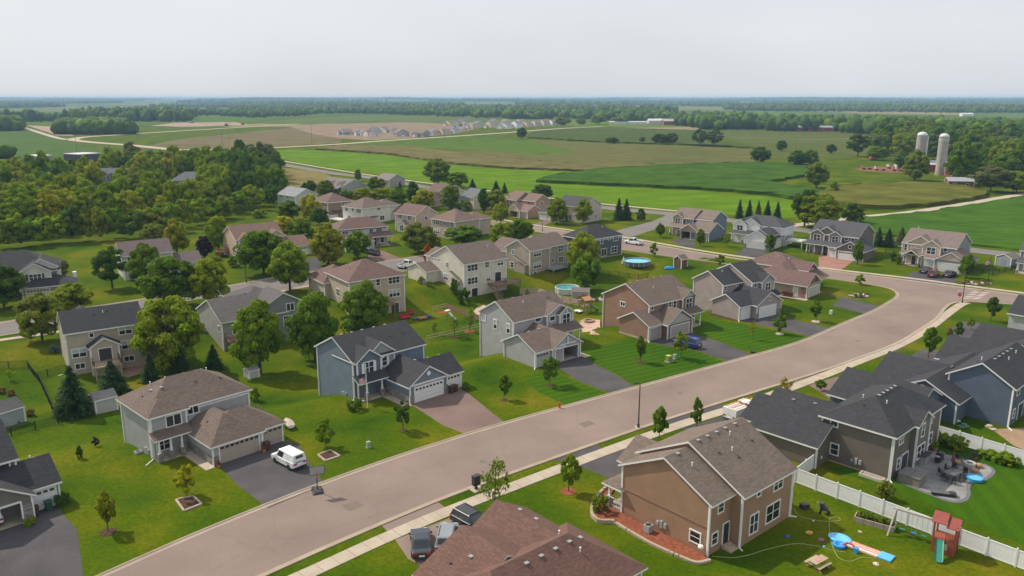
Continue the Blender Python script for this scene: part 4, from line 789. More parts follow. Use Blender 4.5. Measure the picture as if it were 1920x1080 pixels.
# --- far side of the cross street
h=house('house','tan fronted house with blue side wall, brown roof and dark open garage',(49.9,244.5),-42,(.20,.155,.13),(.125,.165,.225),
 [(0,6.8,0,8.5,5.4,'gu',.55),(6.2,12.8,.8,10,5.3,'gu',.5),(.2,3.6,-.6,4,5.35,'gv',.7,{'wall':(.33,.255,.19)}),(5.8,11.3,-5.5,2,2.7,'gv',.62,{'open':(6.3,10.9,2.2),'wall':(.31,.245,.19)}),(9,15,-5.0,3.6,2.68,'gu',.52),(-.2,5.6,-2.2,0,2.65,'s',.4,{'nowall':1})],
 wins=[(2,'F',1.9,3.6,1.6,1.5,2,2),(0,'F',5.2,4,1.2,1.1,2,2),(1,'F',11.3,4.4,.8,.8,1,1),(0,'F',2.5,.7,1.4,1.5,2,2)],gar=[(4,'F',13.2,2.4,2.13,(.37,.31,.26),False)],doors=[(0,'F',4.6)],boxes=[('stone_base',ST,5.7,6.3,-5.6,-5.5,-.2,2.2),('stone_base',ST,10.9,11.5,-5.6,-5.5,-.2,2.2)])
for u in (.1,2.6,5.2): column(h,u,-2,2.65,.1,.7)
h=house('house','bright white farmhouse style house with black grey roof and rear side deck',(65.5,221.6),-41,(.075,.077,.085),(.70,.70,.69),
 [(0,7.6,0,9,2.8,'gv',.6),(-6.6,7.6,7.5,15.8,5.4,'h',.55),(-6.6,-2.6,6.6,12,5.35,'gv',.7),(-4,1.2,7,12,5.6,'gv',.62),(1.4,6.6,1.2,8,3.7,'gv',.6),(-6.8,0,5.2,7,2.7,'s',.4,{'nowall':1})],
 wins=[(2,'F',-4.6,3.6,1.7,1.4,2,2),(1,'F',-.9,4.3,.6,.6,1,1)],gar=[(0,'F',3.4,4.9,2.13,(.62,.61,.58),False)],doors=[(1,'F',-1.5)],boxes=[('stone_base',ST,-.1,.7,-.1,0,-.2,1.2),('stone_base',ST,6.4,7.7,-.1,0,-.2,1.2)])
deck(h,8.2,13,9,13.5,1.9,0,M_white,railm=M_dark)
for u in (-6.5,-3.2): column(h,u,5.4,2.7,.1,.8)
h=house('house','dark grey house with three white framed gables, porch and red paver driveway',(81.6,214.8),-43,(.085,.085,.095),(.145,.13,.125),
 [(0,12.6,0,11.6,5.4,'gu',.5),(.2,3.9,-.7,5,5.38,'gv',.62,{'wall':(.24,.20,.19)}),(1.6,7.2,-.1,6,5.6,'gv',.62,{'wall':(.22,.185,.17)}),(5.3,8.5,-.7,4,5.36,'gv',.62,{'wall':(.24,.20,.19)}),(-.2,8.8,-2.5,-.7,2.65,'s',.4,{'nowall':1}),(6.4,9.4,-3.3,0,2.6,'gu',.2),(8.9,15.9,-4.7,3.5,2.7,'gv',.6)],
 wins=[(1,'F',2.0,3.6,1.7,1.5,2,2),(3,'F',6.9,3.6,1.6,1.5,2,2),(0,'F',4.6,4.3,.7,.7,1,1),(0,'F',9.6,4.4,.8,.6,1,1),(0,'F',11.2,4.4,.8,.6,1,1),(0,'F',2.4,.6,1.7,1.6,2,2),(6,'F',12.4,3.2,.7,.7,1,1)],
 gar=[(5,'F',7.9,2.3),(6,'F',12.0,4.8)],doors=[(0,'F',5.3)],boxes=[('stone_base',ST,9.0,9.5,-4.8,-4.7,-.2,1.1),('stone_base',ST,14.5,15.9,-4.8,-4.7,-.2,1.1)],vents=[(0,'p',10,6.2),(0,'b',6,6.2)])
for u in (.1,2.2,4.4,6.2): column(h,u,-2.3,2.65,.1,.6)
h=house('house','sage grey house with cream gables, brown roof and three cars parked in front',(99.2,199.3),-44,(.20,.155,.14),(.24,.265,.275),
 [(0,12.4,0,12,5.4,'gu',.48),(5,9.1,-.7,5,5.38,'gv',.66,{'wall':(.50,.405,.31)}),(1.2,7.2,-.05,6,5.55,'gv',.62,{'wall':(.50,.41,.30)}),(1,4.8,-2.0,2,2.7,'gv',.6,{'nowall':1}),(6.4,9.6,-2.5,0,2.65,'gu',.35),(8.9,15.9,-3.7,5,2.7,'gv',.6),(.2,9,-1.2,0,2.8,'s',.4,{'nowall':1})],
 wins=[(1,'F',7.0,3.4,1.9,1.6,2,2),(0,'F',.9,3.5,.8,1.5,1,2),(0,'F',3.2,4.4,2.0,.6,3,1),(0,'F',10,4.4,.8,.7,1,1),(0,'F',1,.8,.8,1.2,1,2)],gar=[(4,'F',7.9,2.3,2.13,(.5,.53,.52),False),(5,'F',12.1,4.8,2.13,(.66,.65,.62),False)],doors=[(0,'F',3)],
 boxes=[('stone_base',stone((.32,.25,.21)),0,1.4,-.1,0,-.2,1.3),('stone_base',stone((.32,.25,.21)),9.0,9.6,-3.8,-3.7,-.2,1.5),('stone_base',stone((.32,.25,.21)),14.6,15.9,-3.8,-3.7,-.2,1.5),('porch_slab',M_conc,1,4.8,-2,0,-.1,.2)],vents=[(0,'p',1.5,6)])
MB().add([(9.4,-3.77,2.85),(15.4,-3.77,2.85),(12.4,-3.77,4.62)],[(0,1,2)]).build('gable_panel',siding((.50,.405,.31)),h)
for u in (1.2,4.6): column(h,u,-1.9,2.7,.1,.9)
h=house('house','grey house with porch cut off by the right edge',(122.5,188.5),-43,(.09,.09,.1),(.20,.22,.25),[(0,10,0,9,5.4,'gu',.5),(0,10,-2.4,0,2.6,'s',.4,{'nowall':1})],wins=[(0,'F',1.5,3.7,1.4,1.3,2,2),(0,'F',1.8,.8,1.4,1.4,2,2)],boxes=[('porch_slab',M_conc,-.1,10,-2.5,0,-.1,.25)])
for u in (.1,2.4): column(h,u,-2.2,2.6,.2,.7)
# --- houses in the wood and far away
q=g(206,356); house('house','dark grey gabled house peeking out of the left wood',(q[0]-6,q[1]+2),10,(.14,.145,.16),(.20,.20,.22),[(0,12,0,9,6.5,'gu',.6),(0,6,-1,5,6.4,'gv',.75),(4,9,-1.4,4,6.0,'gv',.7)],wins=[(2,'F',6.5,5.2,1.1,1.3,1,2)])
q=g(345,362); house('house','grey roof of a house buried in the left wood',(q[0]-6,q[1]+2),12,(.15,.155,.165),(.25,.25,.25),[(0,14,0,10,5.5,'h',.6)],wins=[(0,'F',4,3.5,1.4,1.2,2,2)])
far=[(648,252,11,4.2,0),(664,252,11,4.2,1),(683,254,12,4.2,0),(701,256,12,4.2,1),(700,250,11,4.5,4),(716,247,11,4.5,2),(733,248,11,4.5,1),(758,256,13,4.4,3),(788,256,13,4.4,3),(810,252,12,4.2,4),(832,252,11,4,5),(848,250,11,4,5),(862,247,11,4,5),(858,240,12,6.5,3),(872,240,12,6.5,6),(886,241,12,6.5,5),(902,239,12,6,4),(918,240,12,6.5,5),(945,241,14,5,6),(968,240,12,6.5,2),(986,238,12,6,5),(1004,237,12,6,4),(1020,236,12,6,1),(1036,235,12,6,2),(842,236,12,5,5),(866,232,12,7,3),(925,233,12,6,4),(948,233,12,6,5),(975,233,11,5,6)]
fc=[(.46,.48,.46),(.62,.61,.58),(.75,.74,.71),(.28,.31,.33),(.52,.45,.40),(.62,.50,.37),(.40,.38,.38)]; fn=['sage grey','pale grey','white','slate blue','taupe','tan','dark grey']
for k,(px,py,wd,hh,ci) in enumerate(sorted(far)):
    q=g(px,py); yw=random.choice((-64,-52,-40,38,-58)); wd*=random.uniform(.95,1.3); hh*=random.uniform(.95,1.15); ci=ci if k%3 else (ci+3)%7
    house('house','%s new house in the far estate, %s from its left end'%(fn[ci],['1st','2nd','3rd'][k] if k<3 else '%dth'%(k+1)),(q[0]-wd/2,q[1]),yw,random.choice(((.2,.19,.19),(.21,.165,.14),(.24,.18,.155))),fc[ci],
      [(0,wd,0,10,hh-.6,random.choice(('gu','gv','gv')),.5),(1,wd*.6,-4,3,2.8,'gv',.55)],wins=[(0,'F',wd*.75,.8,1.4,1.5,2,1),(0,'L',4,.9,1.4,1.4,2,1)]+([(0,'F',wd*.4,3.7,1.5,1.2,2,1)] if hh>5.5 else []),gar=[(1,'F',wd*.3+.5,4.2)],group='new houses of the far estate')
# ------------------------------------------------------------------ trees and plants
def leaf_mat():
    m=bpy.data.materials.new('leaves'); m.use_nodes=True; t=m.node_tree; t.nodes.clear()
    oi=nd(t,'ShaderNodeObjectInfo'); at=nd(t,'ShaderNodeAttribute'); at.attribute_name='tint'
    hs=nd(t,'ShaderNodeHueSaturation'); hs.inputs['Saturation'].default_value=1.0
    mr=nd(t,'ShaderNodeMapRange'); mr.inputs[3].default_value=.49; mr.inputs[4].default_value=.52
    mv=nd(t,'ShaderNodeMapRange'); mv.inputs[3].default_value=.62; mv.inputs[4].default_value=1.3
    sp=nd(t,'ShaderNodeSeparateColor'); t.links.new(at.outputs['Color'],sp.inputs[0])
    t.links.new(sp.outputs[0],mr.inputs[0]); t.links.new(sp.outputs[1],mv.inputs[0])
    t.links.new(oi.outputs['Color'],hs.inputs['Color']); t.links.new(mr.outputs[0],hs.inputs['Hue']); t.links.new(mv.outputs[0],hs.inputs['Value'])
    d=nd(t,'ShaderNodeBsdfPrincipled'); d.inputs['Roughness'].default_value=.6; d.inputs['Specular IOR Level'].default_value=.12
    tr=nd(t,'ShaderNodeBsdfTranslucent'); mx=nd(t,'ShaderNodeMixShader'); mx.inputs[0].default_value=.5; o=nd(t,'ShaderNodeOutputMaterial')
    t.links.new(hs.outputs[0],d.inputs['Base Color']); t.links.new(hs.outputs[0],tr.inputs['Color'])
    t.links.new(d.outputs[0],mx.inputs[1]); t.links.new(tr.outputs[0],mx.inputs[2]); t.links.new(mx.outputs[0],o.inputs[0])
    return m
M_leaf=leaf_mat(); M_bark=plain((.085,.065,.05),.9,.3,4,key='bark'); M_barkl=plain((.20,.17,.14),.9,.2,4,key='pale_bark')
def leaf_mesh(name,leaves):
    """leaves: (centre, normal, up, half length, half width, tint r, tint g)"""
    V=[];F=[];T=[]
    for c,n,up,a,b,tr,tg in leaves:
        s=n.cross(up); s=s.normalized() if s.length>1e-4 else n.orthogonal().normalized(); u=s.cross(n).normalized()
        o=len(V); k=n*(b*.35)
        V+=[c-u*a,c+s*b-k,c+u*a,c-s*b-k]; F+=[(o,o+1,o+2),(o,o+2,o+3)]; T+=[tr,tg,0,1]*4
    me=bpy.data.meshes.new(name); me.from_pydata([tuple(v) for v in V],[],F)
    at=me.color_attributes.new('tint','FLOAT_COLOR','POINT'); at.data.foreach_set('color',T); me.materials.append(M_leaf); me.update(); return me
def rdir(r):
    z=r.uniform(-1,1);a=r.uniform(0,2*math.pi);q=math.sqrt(1-z*z); return Vector((q*math.cos(a),q*math.sin(a),z))
def crown_broad(seed,nclump=70,per=52,shape='round',leaf=.066):
    """crown filling x,y in -1..1 and z in 0..2"""
    r=random.Random(seed); L=[]
    for k in range(nclump):
        while True:
            p=rdir(r)*(r.random()**.33)
            if p.length>.45 or r.random()<.35: break
        z=p.z
        if shape=='egg': s=1.0-.38*max(0,z)-.12*max(0,-z)
        elif shape=='column': s=.9-.35*max(0,z)
        elif shape=='flat': s=1.0
        else: s=1.0-.15*max(0,z)
        fb=1+.25*max(0,-z)*(1 if shape!='flat' else 0); c=Vector((p.x*.84*s*fb,p.y*.84*s*fb,1+p.z*(.84 if z>0 else .9)))
        R0=r.uniform(.12,.24); t0,t1=r.random(),r.random()
        for i in range(int(1.7*per*(R0/.19)**2)):
            n=rdir(r)
            if n.z<-.3 and r.random()<.6: n.z=-n.z
            out=(c-Vector((0,0,.95))); n2=(n+out.normalized()*.5*r.random()) if out.length>.01 else n
            n2=n2.normalized(); q=c+Vector((n.x,n.y,n.z*.85))*R0*r.uniform(.72,1.06)
            nn=(n2+rdir(r)*.5).normalized()
            L.append((q,nn,rdir(r),leaf*r.uniform(.6,1.25),leaf*r.uniform(.4,.8),min(1,max(0,t0+r.uniform(-.25,.25))),min(1,max(0,t1*.6+r.random()*.5))))
    return leaf_mesh('crown',L)
def crown_sparse(seed,n=26,per=26,leaf=.11):
    r=random.Random(seed); L=[]
    for k in range(n):
        p=rdir(r)*(r.random()**.5)*.8; c=Vector((p.x*(1-.25*p.z),p.y*(1-.25*p.z),1+p.z)); t0=r.random()
        for i in range(per):
            q=c+rdir(r)*r.uniform(.02,.26); L.append((q,(rdir(r)+Vector((0,0,.5))).normalized(),rdir(r),leaf*r.uniform(.6,1.2),leaf*r.uniform(.4,.7),t0,r.random()))
    return leaf_mesh('crown',L)
def crown_conifer(seed,lev=26,leaf=.06):
    r=random.Random(seed); L=[]
    for k in range(lev):
        z=.04+k/lev*1.96; rad=(1-(z/2)**1.3)*r.uniform(.82,1.08)+.03; nb=int(8+14*rad)
        for b in range(nb):
            a=r.uniform(0,2*math.pi); rr=rad*r.uniform(.78,1.08); d=Vector((math.cos(a),math.sin(a),0)); t0=r.random(); t1=r.random()
            for s in range(7):
                f=(s+.6)/7; q=d*rr*f+Vector((0,0,z-.12*rad*f*f+r.uniform(-.03,.03)))
                sd=d.cross(Vector((0,0,1)))
                for w_ in (-1,1):
                    dirv=(d*.8+sd*w_*.7+Vector((0,0,-.12))).normalized(); n=(Vector((0,0,1))+rdir(r)*.5+d*.35).normalized()
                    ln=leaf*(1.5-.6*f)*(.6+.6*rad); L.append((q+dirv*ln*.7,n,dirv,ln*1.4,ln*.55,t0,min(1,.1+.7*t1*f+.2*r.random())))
        
    return leaf_mesh('crown',L)
CR={'round':[crown_broad(s,85+8*s,52) for s in (1,2,3,4,5)],'egg':[crown_broad(s,75+3*s,52,'egg') for s in (8,11,12,13)],'column':[crown_broad(21,44,44,'column',.12)],
    'flat':[crown_broad(31,60,52,'flat')],'young':[crown_broad(s,26,34,'egg',.15) for s in (41,42,43)],'sparse':[crown_sparse(s,24,17,.10) for s in (51,52)],
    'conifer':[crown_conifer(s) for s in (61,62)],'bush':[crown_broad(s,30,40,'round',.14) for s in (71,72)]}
def trunk_mesh(seed,limbs=5,top=1.15,r0=.035):
    r=random.Random(seed); m=MB(); m.tube((0,0,-.05),(0,0,.42),r0,r0*.7,7).tube((0,0,.42),(.02,.01,top),r0*.7,r0*.2,6)
    for i in range(limbs):
        a=r.uniform(0,6.28); z=r.uniform(.3,.6); m.tube((0,0,z),(math.cos(a)*.3,math.sin(a)*.3,z+r.uniform(.22,.4)),r0*.4,r0*.12,5)
    o=m.build('trunk',M_bark,uv=False); me=o.data; bpy.data.objects.remove(o); return me
TRK=[trunk_mesh(s) for s in (1,2,3)]; TRKY=[trunk_mesh(s,3,1.0,.016) for s in (4,5)]
def lin(c): return tuple(((x/255)/12.92 if x/255<.04045 else ((x/255+.055)/1.055)**2.4) for x in c)
TINT={'green':(.150,.240,.010),'dark':(.085,.160,.012),'lime':(.225,.300,.008),'yellow':(.42,.42,.010),'olive':(.205,.255,.024),'gold':(.29,.32,.010),'orange':(.36,.25,.016),'red':(.40,.08,.02),'purple':(.05,.03,.045),'spruce':(.060,.120,.034),'blue':(.14,.23,.2),'grey':(.165,.19,.06)}
KN={'round':'broadleaf_tree','egg':'maple_tree','column':'columnar_tree','flat':'spreading_tree','young':'young_tree','sparse':'young_tree','conifer':'spruce_tree','bush':'shrub'}
_tr=random.Random(99)
def tree_at(x,y,z,h,r,kind,tint,label,group=None,clear=None):
    nm=KN[kind]; root=thing(nm,label,{'conifer':'conifer','bush':'shrub'}.get(kind,'tree'),(x,y,z),_tr.uniform(0,6.28),group)
    cl=clear if clear is not None else {'conifer':.02,'bush':-.05,'young':.14,'sparse':.14,'column':.1,'egg':.05,'round':.07}.get(kind,.14)
    if kind!='bush':
        place('trunk',_tr.choice(TRKY if kind in('young','sparse','column') else TRK),root,(0,0,0),0,(h*.9 if kind in('young','sparse') else h*.75,)*2+(h*.8,))
    me=_tr.choice(CR[kind]); c=place('crown',me,root,(0,0,h*cl),0,(r,r*_tr.uniform(.9,1.1),h*(1-cl)/2))
    t=TINT[tint] if isinstance(tint,str) else tint; v=_tr.uniform(.9,1.12); c.color=(t[0]*v*_tr.uniform(.92,1.1),t[1]*v,t[2]*v,1)
    return root
def T(bx,by,top,wpx,kind,tint,label,group=None,clear=None):
    x,y,z=g(bx,by); zt=top_z(x,y,top); sc_=PX(x,y,z+2)[2]/FPX
    k={'conifer':1.1,'young':1.2,'egg':1.06,'round':1.1}.get(kind,1)
    return tree_at(x,y,z,max(.5,zt-z),max(.3,wpx/2*sc_*k),kind,tint,label,group,clear)
G1='yard trees'
for a in [
 (8,578,492,84,'round','dark','dark round tree at the left edge before the white house'),
 (80,641,546,86,'round','olive','loose olive tree standing on the lawn left of the beige house'),
 (138,588,528,72,'round','lime','orange tipped tree just behind the beige house roof'),
 (117,520,484,30,'round','olive','small tree right of the white dark roofed house'),
 (211,541,460,72,'flat','dark','dark green round tree with a clear trunk on the open lawn'),
 (277,546,450,66,'egg','green','tree with browning top just right of the dark lawn tree'),
 (322,578,476,96,'round','green','broad grey green tree behind the tall bright maple'),
 (396,572,480,74,'round','lime','yellow green loose tree left of the single storey grey house'),
 (333,480,408,50,'egg','gold','tree with orange crown top behind the brown roofed white house'),
 (290,452,416,46,'round','olive','pale green tree left of the orange topped tree by the wood'),
 (411,474,395,48,'egg','lime','tall tree with reddish top left of the peach house'),
 (384,486,441,32,'round','purple','dark purple leaved tree left of the peach house'),
 (322,692,541,126,'egg','lime','very tall bright maple beside the beige house with the deck'),
 (488,700,556,106,'egg','lime','large round topped maple in front of the single storey grey house'),
 (592,678,530,94,'egg','green','large dark maple between single storey grey house and blue house'),
 (684,640,522,96,'egg','green','large maple hiding the front of the three level beige house'),
 (544,545,450,86,'egg','lime','golden tinged maple by the rear street'),
 (495,515,428,86,'round','green','broad tree covering the front of the peach house'),
 (616,497,416,74,'egg','gold','orange flushed maple left of the reddish hipped roof'),
 (671,484,428,54,'round','green','tree before the garage of the reddish hipped house'),
 (533,445,402,42,'round','yellow','bright yellow tree behind the peach house'),
 (565,460,405,52,'round','green','grey green tree right of the yellow tree'),
 (582,412,358,38,'egg','yellow','tall yellow tree left of the brown hipped house'),
 (543,414,374,44,'round','green','dark tree below the pale house by the wood'),
 (600,422,388,36,'round','dark','dark tree between yellow tree and white hipped house'),
 (556,388,354,30,'round','lime','lime tree beside the pale house by the wood'),
 (581,364,336,28,'round','dark','dark tree left of the grey green low house'),
 (610,368,336,36,'round','olive','olive tree in front of the grey green low house'),
 (650,380,353,26,'round','green','tree below the porch of the grey green low house'),
 (678,380,351,38,'round','gold','golden tree behind the white hipped roof'),
 (706,362,328,34,'round','olive','thin crowned tree right of the grey green low house'),
 (716,378,350,40,'round','gold','yellow green tree behind the right end of the white hipped roof'),
 (747,395,350,36,'round','green','tree right of the white hipped house'),
 (795,392,353,42,'round','yellow','yellow tree before the rose roofed open garage house'),
 (775,388,337,26,'round','dark','dark tree left of the rose roofed open garage house'),
 (846,392,342,42,'egg','olive','tall olive tree right of the rose roofed open garage'),
 (866,394,371,36,'bush','green','round clipped shrub tree below the pale yellow house'),
 (822,348,295,56,'round','olive','tall paired tree standing against the bright hay field'),
 (858,352,320,42,'round','green','dark tree right of the tall pair at the hay field edge'),
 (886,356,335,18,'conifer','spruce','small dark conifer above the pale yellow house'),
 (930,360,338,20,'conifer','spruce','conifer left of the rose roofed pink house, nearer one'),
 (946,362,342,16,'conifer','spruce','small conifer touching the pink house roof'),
 (907,400,350,22,'round','dark','narrow dark tree right of the pale yellow house'),
 (930,400,352,42,'round','olive','broad olive tree left of the pink house'),
 (939,420,377,36,'egg','gold','orange flushed tree left of the tan gabled garage'),
 (942,462,415,50,'round','lime','bright tree behind the cream white house roof'),
 (976,460,408,48,'round','green','dark tree left of the taupe house roof'),
 (785,474,412,64,'round','olive','wide maple on the lawn across the rear street from the white house'),
 (801,492,455,18,'bush','red','red leaved shrub beside the cream white house garage'),
 (815,470,440,26,'round','lime','small bright tree above the red shrub'),
 (871,460,420,68,'round','green','wide dark tree below the brown hipped beige house'),
 (1017,374,343,40,'round','dark','dark tree behind the pink house at the hay field edge'),
 (1044,420,367,42,'egg','lime','round lime tree in front of the cream house garage'),
 (1093,420,371,34,'round','lime','lollipop tree in front of the cream house'),
 (1160,413,371,24,'conifer','spruce','left spruce of the pair right of the red playset'),
 (1174,412,372,24,'conifer','spruce','right spruce of the pair right of the red playset'),
 (1202,413,389,24,'bush','dark','round shrub right of the two spruces'),
 (1094,510,432,70,'egg','gold','tall orange topped tree beside the slate grey house'),
 (1098,546,470,60,'round','green','round tree by the small round pool'),
 (1238,445,417,18,'egg','green','young pyramidal tree on the corner lawn by the white pickup'),
 (1226,481,454,16,'young','green','young tree on the verge near the large blue pool'),
 (1313,461,428,20,'egg','green','tree in front of the blue sided house with open garage'),
 (1362,462,438,14,'young','lime','yellow green young tree right of the blue sided house'),
 (1443,471,435,22,'egg','green','tree in front of the white farmhouse garage'),
 (1350,499,476,18,'young','lime','young tree on the verge above the mauve grey house'),
 (1510,472,452,14,'bush','dark','dark shrub left of the porch of the dark grey house'),
 (1607,496,448,22,'egg','green','tree before the dark grey house garage'),
 (1386,410,373,18,'conifer','spruce','1st spruce from left in the row of five'),
 (1404,410,373,18,'conifer','spruce','2nd spruce from left in the row of five'),
 (1421,410,375,18,'conifer','olive','3rd spruce from left in the row of five'),
 (1438,411,375,18,'conifer','spruce','4th spruce from left in the row of five'),
 (1457,412,377,18,'conifer','spruce','5th spruce from left in the row of five'),
 (1508,425,350,48,'round','dark','dark tall tree behind the large lime tree at the lane'),
 (1537,428,358,78,'round','lime','large lime tree behind the dark grey house'),
 (1597,420,377,42,'round','green','round tree beside the gravel lane'),
 (1530,352,300,40,'round','olive','slender tree in the field edge left of the farm corn'),
 (1562,362,338,20,'bush','lime','small bush at the field edge left of the farm corn'),
 (1646,462,425,22,'conifer','spruce','left conifer beside the dark grey house'),
 (1665,463,428,24,'conifer','spruce','middle conifer beside the dark grey house'),
 (1689,458,425,28,'conifer','grey','brownish conifer left of the sage grey house'),
 (1811,521,474,30,'egg','green','tree before the sage grey house garage'),
 (1676,490,468,16,'bush','dark','dark upright shrub left of the sage grey house'),
 (1684,496,474,14,'bush','olive','pale shrub at the corner of the sage grey house'),
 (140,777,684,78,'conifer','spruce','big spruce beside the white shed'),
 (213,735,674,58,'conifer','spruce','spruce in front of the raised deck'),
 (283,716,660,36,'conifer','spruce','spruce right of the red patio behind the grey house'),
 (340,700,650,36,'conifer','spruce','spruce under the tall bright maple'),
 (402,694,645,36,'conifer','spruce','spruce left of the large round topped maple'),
 (105,660,645,26,'bush','blue','low blue spruce at the corner of the beige house'),
 ]: T(*a)
for a in [
 (1200,680,627,24,'young','green','young tree on the striped lawn left of the green utility box'),
 (1031,722,662,38,'young','green','leafy young tree before the small garage door of the light grey house'),
 (945,750,701,26,'young','green','young tree between blue house driveway and light grey house'),
 (756,808,748,32,'young','dark','dark young tree in front of the blue house garage'),
 (611,838,784,36,'young','lime','young tree behind the framed planting square by the van'),
 (350,930,868,42,'young','yellow','yellow green young tree behind the framed gravel square'),
 (203,997,918,40,'young','gold','yellowish young tree in mulch ring on the left front lawn'),
 (1277,672,616,30,'young','lime','young tree hiding the front of the blue car'),
 (1410,637,600,20,'sparse','gold','thin yellow young tree before the mauve grey house'),
 (1462,626,587,24,'young','green','young tree by the driveway of the mauve grey house'),
 (1530,603,560,24,'young','green','young tree on the lawn of the tan house'),
 (1612,534,513,20,'young','lime','young tree above the rock bed at the road bend'),
 (1740,672,610,32,'young','green','dark leafy young tree beside the pavement bend'),
 (1857,602,554,26,'young','dark','young tree with white trunk guard on the corner lawn'),
 (1820,618,592,14,'young','lime','slim lime young tree beside the last driveway'),
 (1797,634,602,20,'column','dark','small dark upright tree beside the ornamental grass'),
 (1664,704,658,32,'sparse','orange','sparse orange leaved young tree before dark roof'),
 (1470,748,704,36,'sparse','orange','sparse reddish young tree beside the pavement above the white truck'),
 (1536,732,710,22,'young','green','tiny round young tree right of the sparse reddish one'),
 (1236,822,760,36,'column','green','leafy columnar young tree by the lamp post'),
 (1306,804,744,28,'column','green','dense columnar young tree on the pavement verge'),
 (1066,922,846,44,'young','lime','young tree in red mulch ring left of the brown house'),
 (928,972,852,66,'sparse','olive','airy honey locust leaning over the pavement by the mailbox'),
 (815,628,600,24,'sparse','olive','thin young tree left in the swale lawn'),
 (852,632,588,36,'sparse','olive','wide thin young tree in the swale lawn'),
 (881,622,572,34,'sparse','olive','thin young tree in mulch ring by the wooden fence'),
 (180,838,818,14,'young','purple','tiny dark red sapling on the lawn behind the grey house'),
 (20,715,690,26,'sparse','lime','small thin tree on the fenced lawn at left'),
 (988,562,540,10,'bush','olive','bush by the round pool'),
 (478,752,724,22,'bush','lime','upright bright shrub right of the grey house'),
 (665,768,742,34,'bush','green','dense shrub in front of the blue house porch'),
 (873,730,715,20,'bush','green','low shrub right of the blue house garage'),
 (1125,960,920,34,'bush','lime','bright shrub in the curved mulch bed'),
 (1660,935,900,42,'bush','olive','brownish ball shrub behind the white fence'),
 (118,948,918,30,'bush','dark','shrubs beside the left edge house garage'),
 (57,986,964,24,'bush','lime','small bright shrub between the garage doors at left edge'),
 (440,500,476,34,'bush','olive','rounded brown green bush at the peach house corner'),
 (750,358,340,12,'conifer','spruce','small conifer by the small grey gabled house'),
 (672,340,316,14,'round','green','small tree at the collector road behind the grey green house'),
 (150,860,835,16,'bush','dark','low shrub behind the grey house corner'),
 (853,540,520,22,'bush','green','shrub beside the cream white house wall'),
 (870,550,532,26,'bush','dark','dark shrub below the cream white house bay'),
 (790,532,518,18,'bush','lime','shrub left of the cream white garage'),
 (805,537,524,14,'bush','lime','second small shrub left of the cream white garage'),
 (120,600,590,30,'bush','lime','low pale shrubs on the verge right of the orange tipped tree')]: T(*a)
# hedge clumps along the patio fence
for i,(px,py,tp,wp) in enumerate([(1770,832,806,44),(1795,842,814,44),(1850,858,838,36),(1875,866,842,44),(1895,872,850,34)]): T(px,py,tp,wp,'bush','lime','leafy green shrub by the white fence behind the patio, %s from left'%['1st','2nd','3rd','4th','5th'][i],'shrubs along the patio fence')
for a in [(1715,338,278,50,'egg','olive','upright olive tree in front of the shorter silo'),(1800,347,260,64,'egg','green','tall tree right of the taller silo'),(1857,360,308,82,'flat','grey','dark grey green spreading tree beside the red shed'),(1905,362,318,60,'round','green','tree at the right edge beside the gravel lane'),
 (1608,294,248,50,'flat','dark','broad dark tree standing in the pasture left of the pole'),(1645,300,272,40,'round','green','lower round tree right of the broad pasture tree'),(1425,306,273,44,'round','dark','lone dark tree above the corn field'),(1495,312,279,36,'round','dark','dark tree of the pair left of the slender tree'),(1520,312,277,28,'round','green','brighter tree of the pair left of the slender tree'),
 (1312,274,240,40,'flat','dark','left tree of the clump in the far meadow'),(1340,275,240,40,'flat','dark','right tree of the clump in the far meadow'),(1238,270,250,36,'round','dark','left tree of the far hedge line'),(1258,270,248,26,'round','dark','right tree of the far hedge line'),(1148,269,256,26,'round','dark','bushy tree in the far field left of the hedge line'),(1204,268,254,12,'round','olive','thin tree in the far hedge line'),
 (1465,284,261,20,'round','dark','small tree in the pasture above the corn'),(1558,288,268,20,'round','dark','small tree in the pasture left of the broad tree'),(978,260,238,20,'round','dark','lone tree in front of the far estate'),(1900,320,280,50,'round','olive','golden olive tree above the soil heap'),(1750,300,262,30,'round','dark','dark tree between the two silos'),(1836,347,302,46,'round','green','rounded tree hiding the low red barn'),(1880,338,286,56,'round','green','tall green tree behind the spreading grey tree'),(1692,320,286,32,'round','dark','dark tree left of the white roofed farm shed'),
 (1055,236,217,30,'round','olive','yellowish tree at the right end of the far estate'),(1090,234,221,22,'round','olive','small yellowish tree right of the far estate'),(1120,233,214,34,'round','olive','yellowish tree of the group right of the far estate'),(1160,233,217,34,'round','olive','rounded tree of the group right of the far estate')]: T(*a)
# --- the wood at left: single trees, front rows told by their place from the left
front=[(-30,478),(0,470),(60,463),(130,458),(200,452),(270,444),(330,434),(390,418),(440,405),(490,395),(530,380)]
def fy(px):
    for (a,b),(c,d) in zip(front,front[1:]):
        if a<=px<=c: return b+(d-b)*(px-a)/(c-a)
    return 400
wr=random.Random(5); spots=[]; fi=0
def wood(px,py,hm,rm,kind,tint,label,grp='trees of the left wood'):
    x,y,z=g(px,py); t_=TINT[tint]; tree_at(x,y,z,hm,rm,kind,(t_[0]*1.25,t_[1]*1.2,t_[2]),label,grp,.1)
ORD=lambda n:'%d%s'%(n,'th' if 10<=n%100<=20 else {1:'st',2:'nd',3:'rd'}.get(n%10,'th'))
px=-20
while px<528:
    fi+=1; wood(px+wr.uniform(-4,4),fy(px)+wr.uniform(-4,0),wr.uniform(8.5,11.5),wr.uniform(3.6,4.8),'bush',wr.choice(('green','lime','olive','dark')),'low leafy tree on the front edge of the left wood, %s from left'%ORD(fi))
    px+=wr.uniform(22,30)
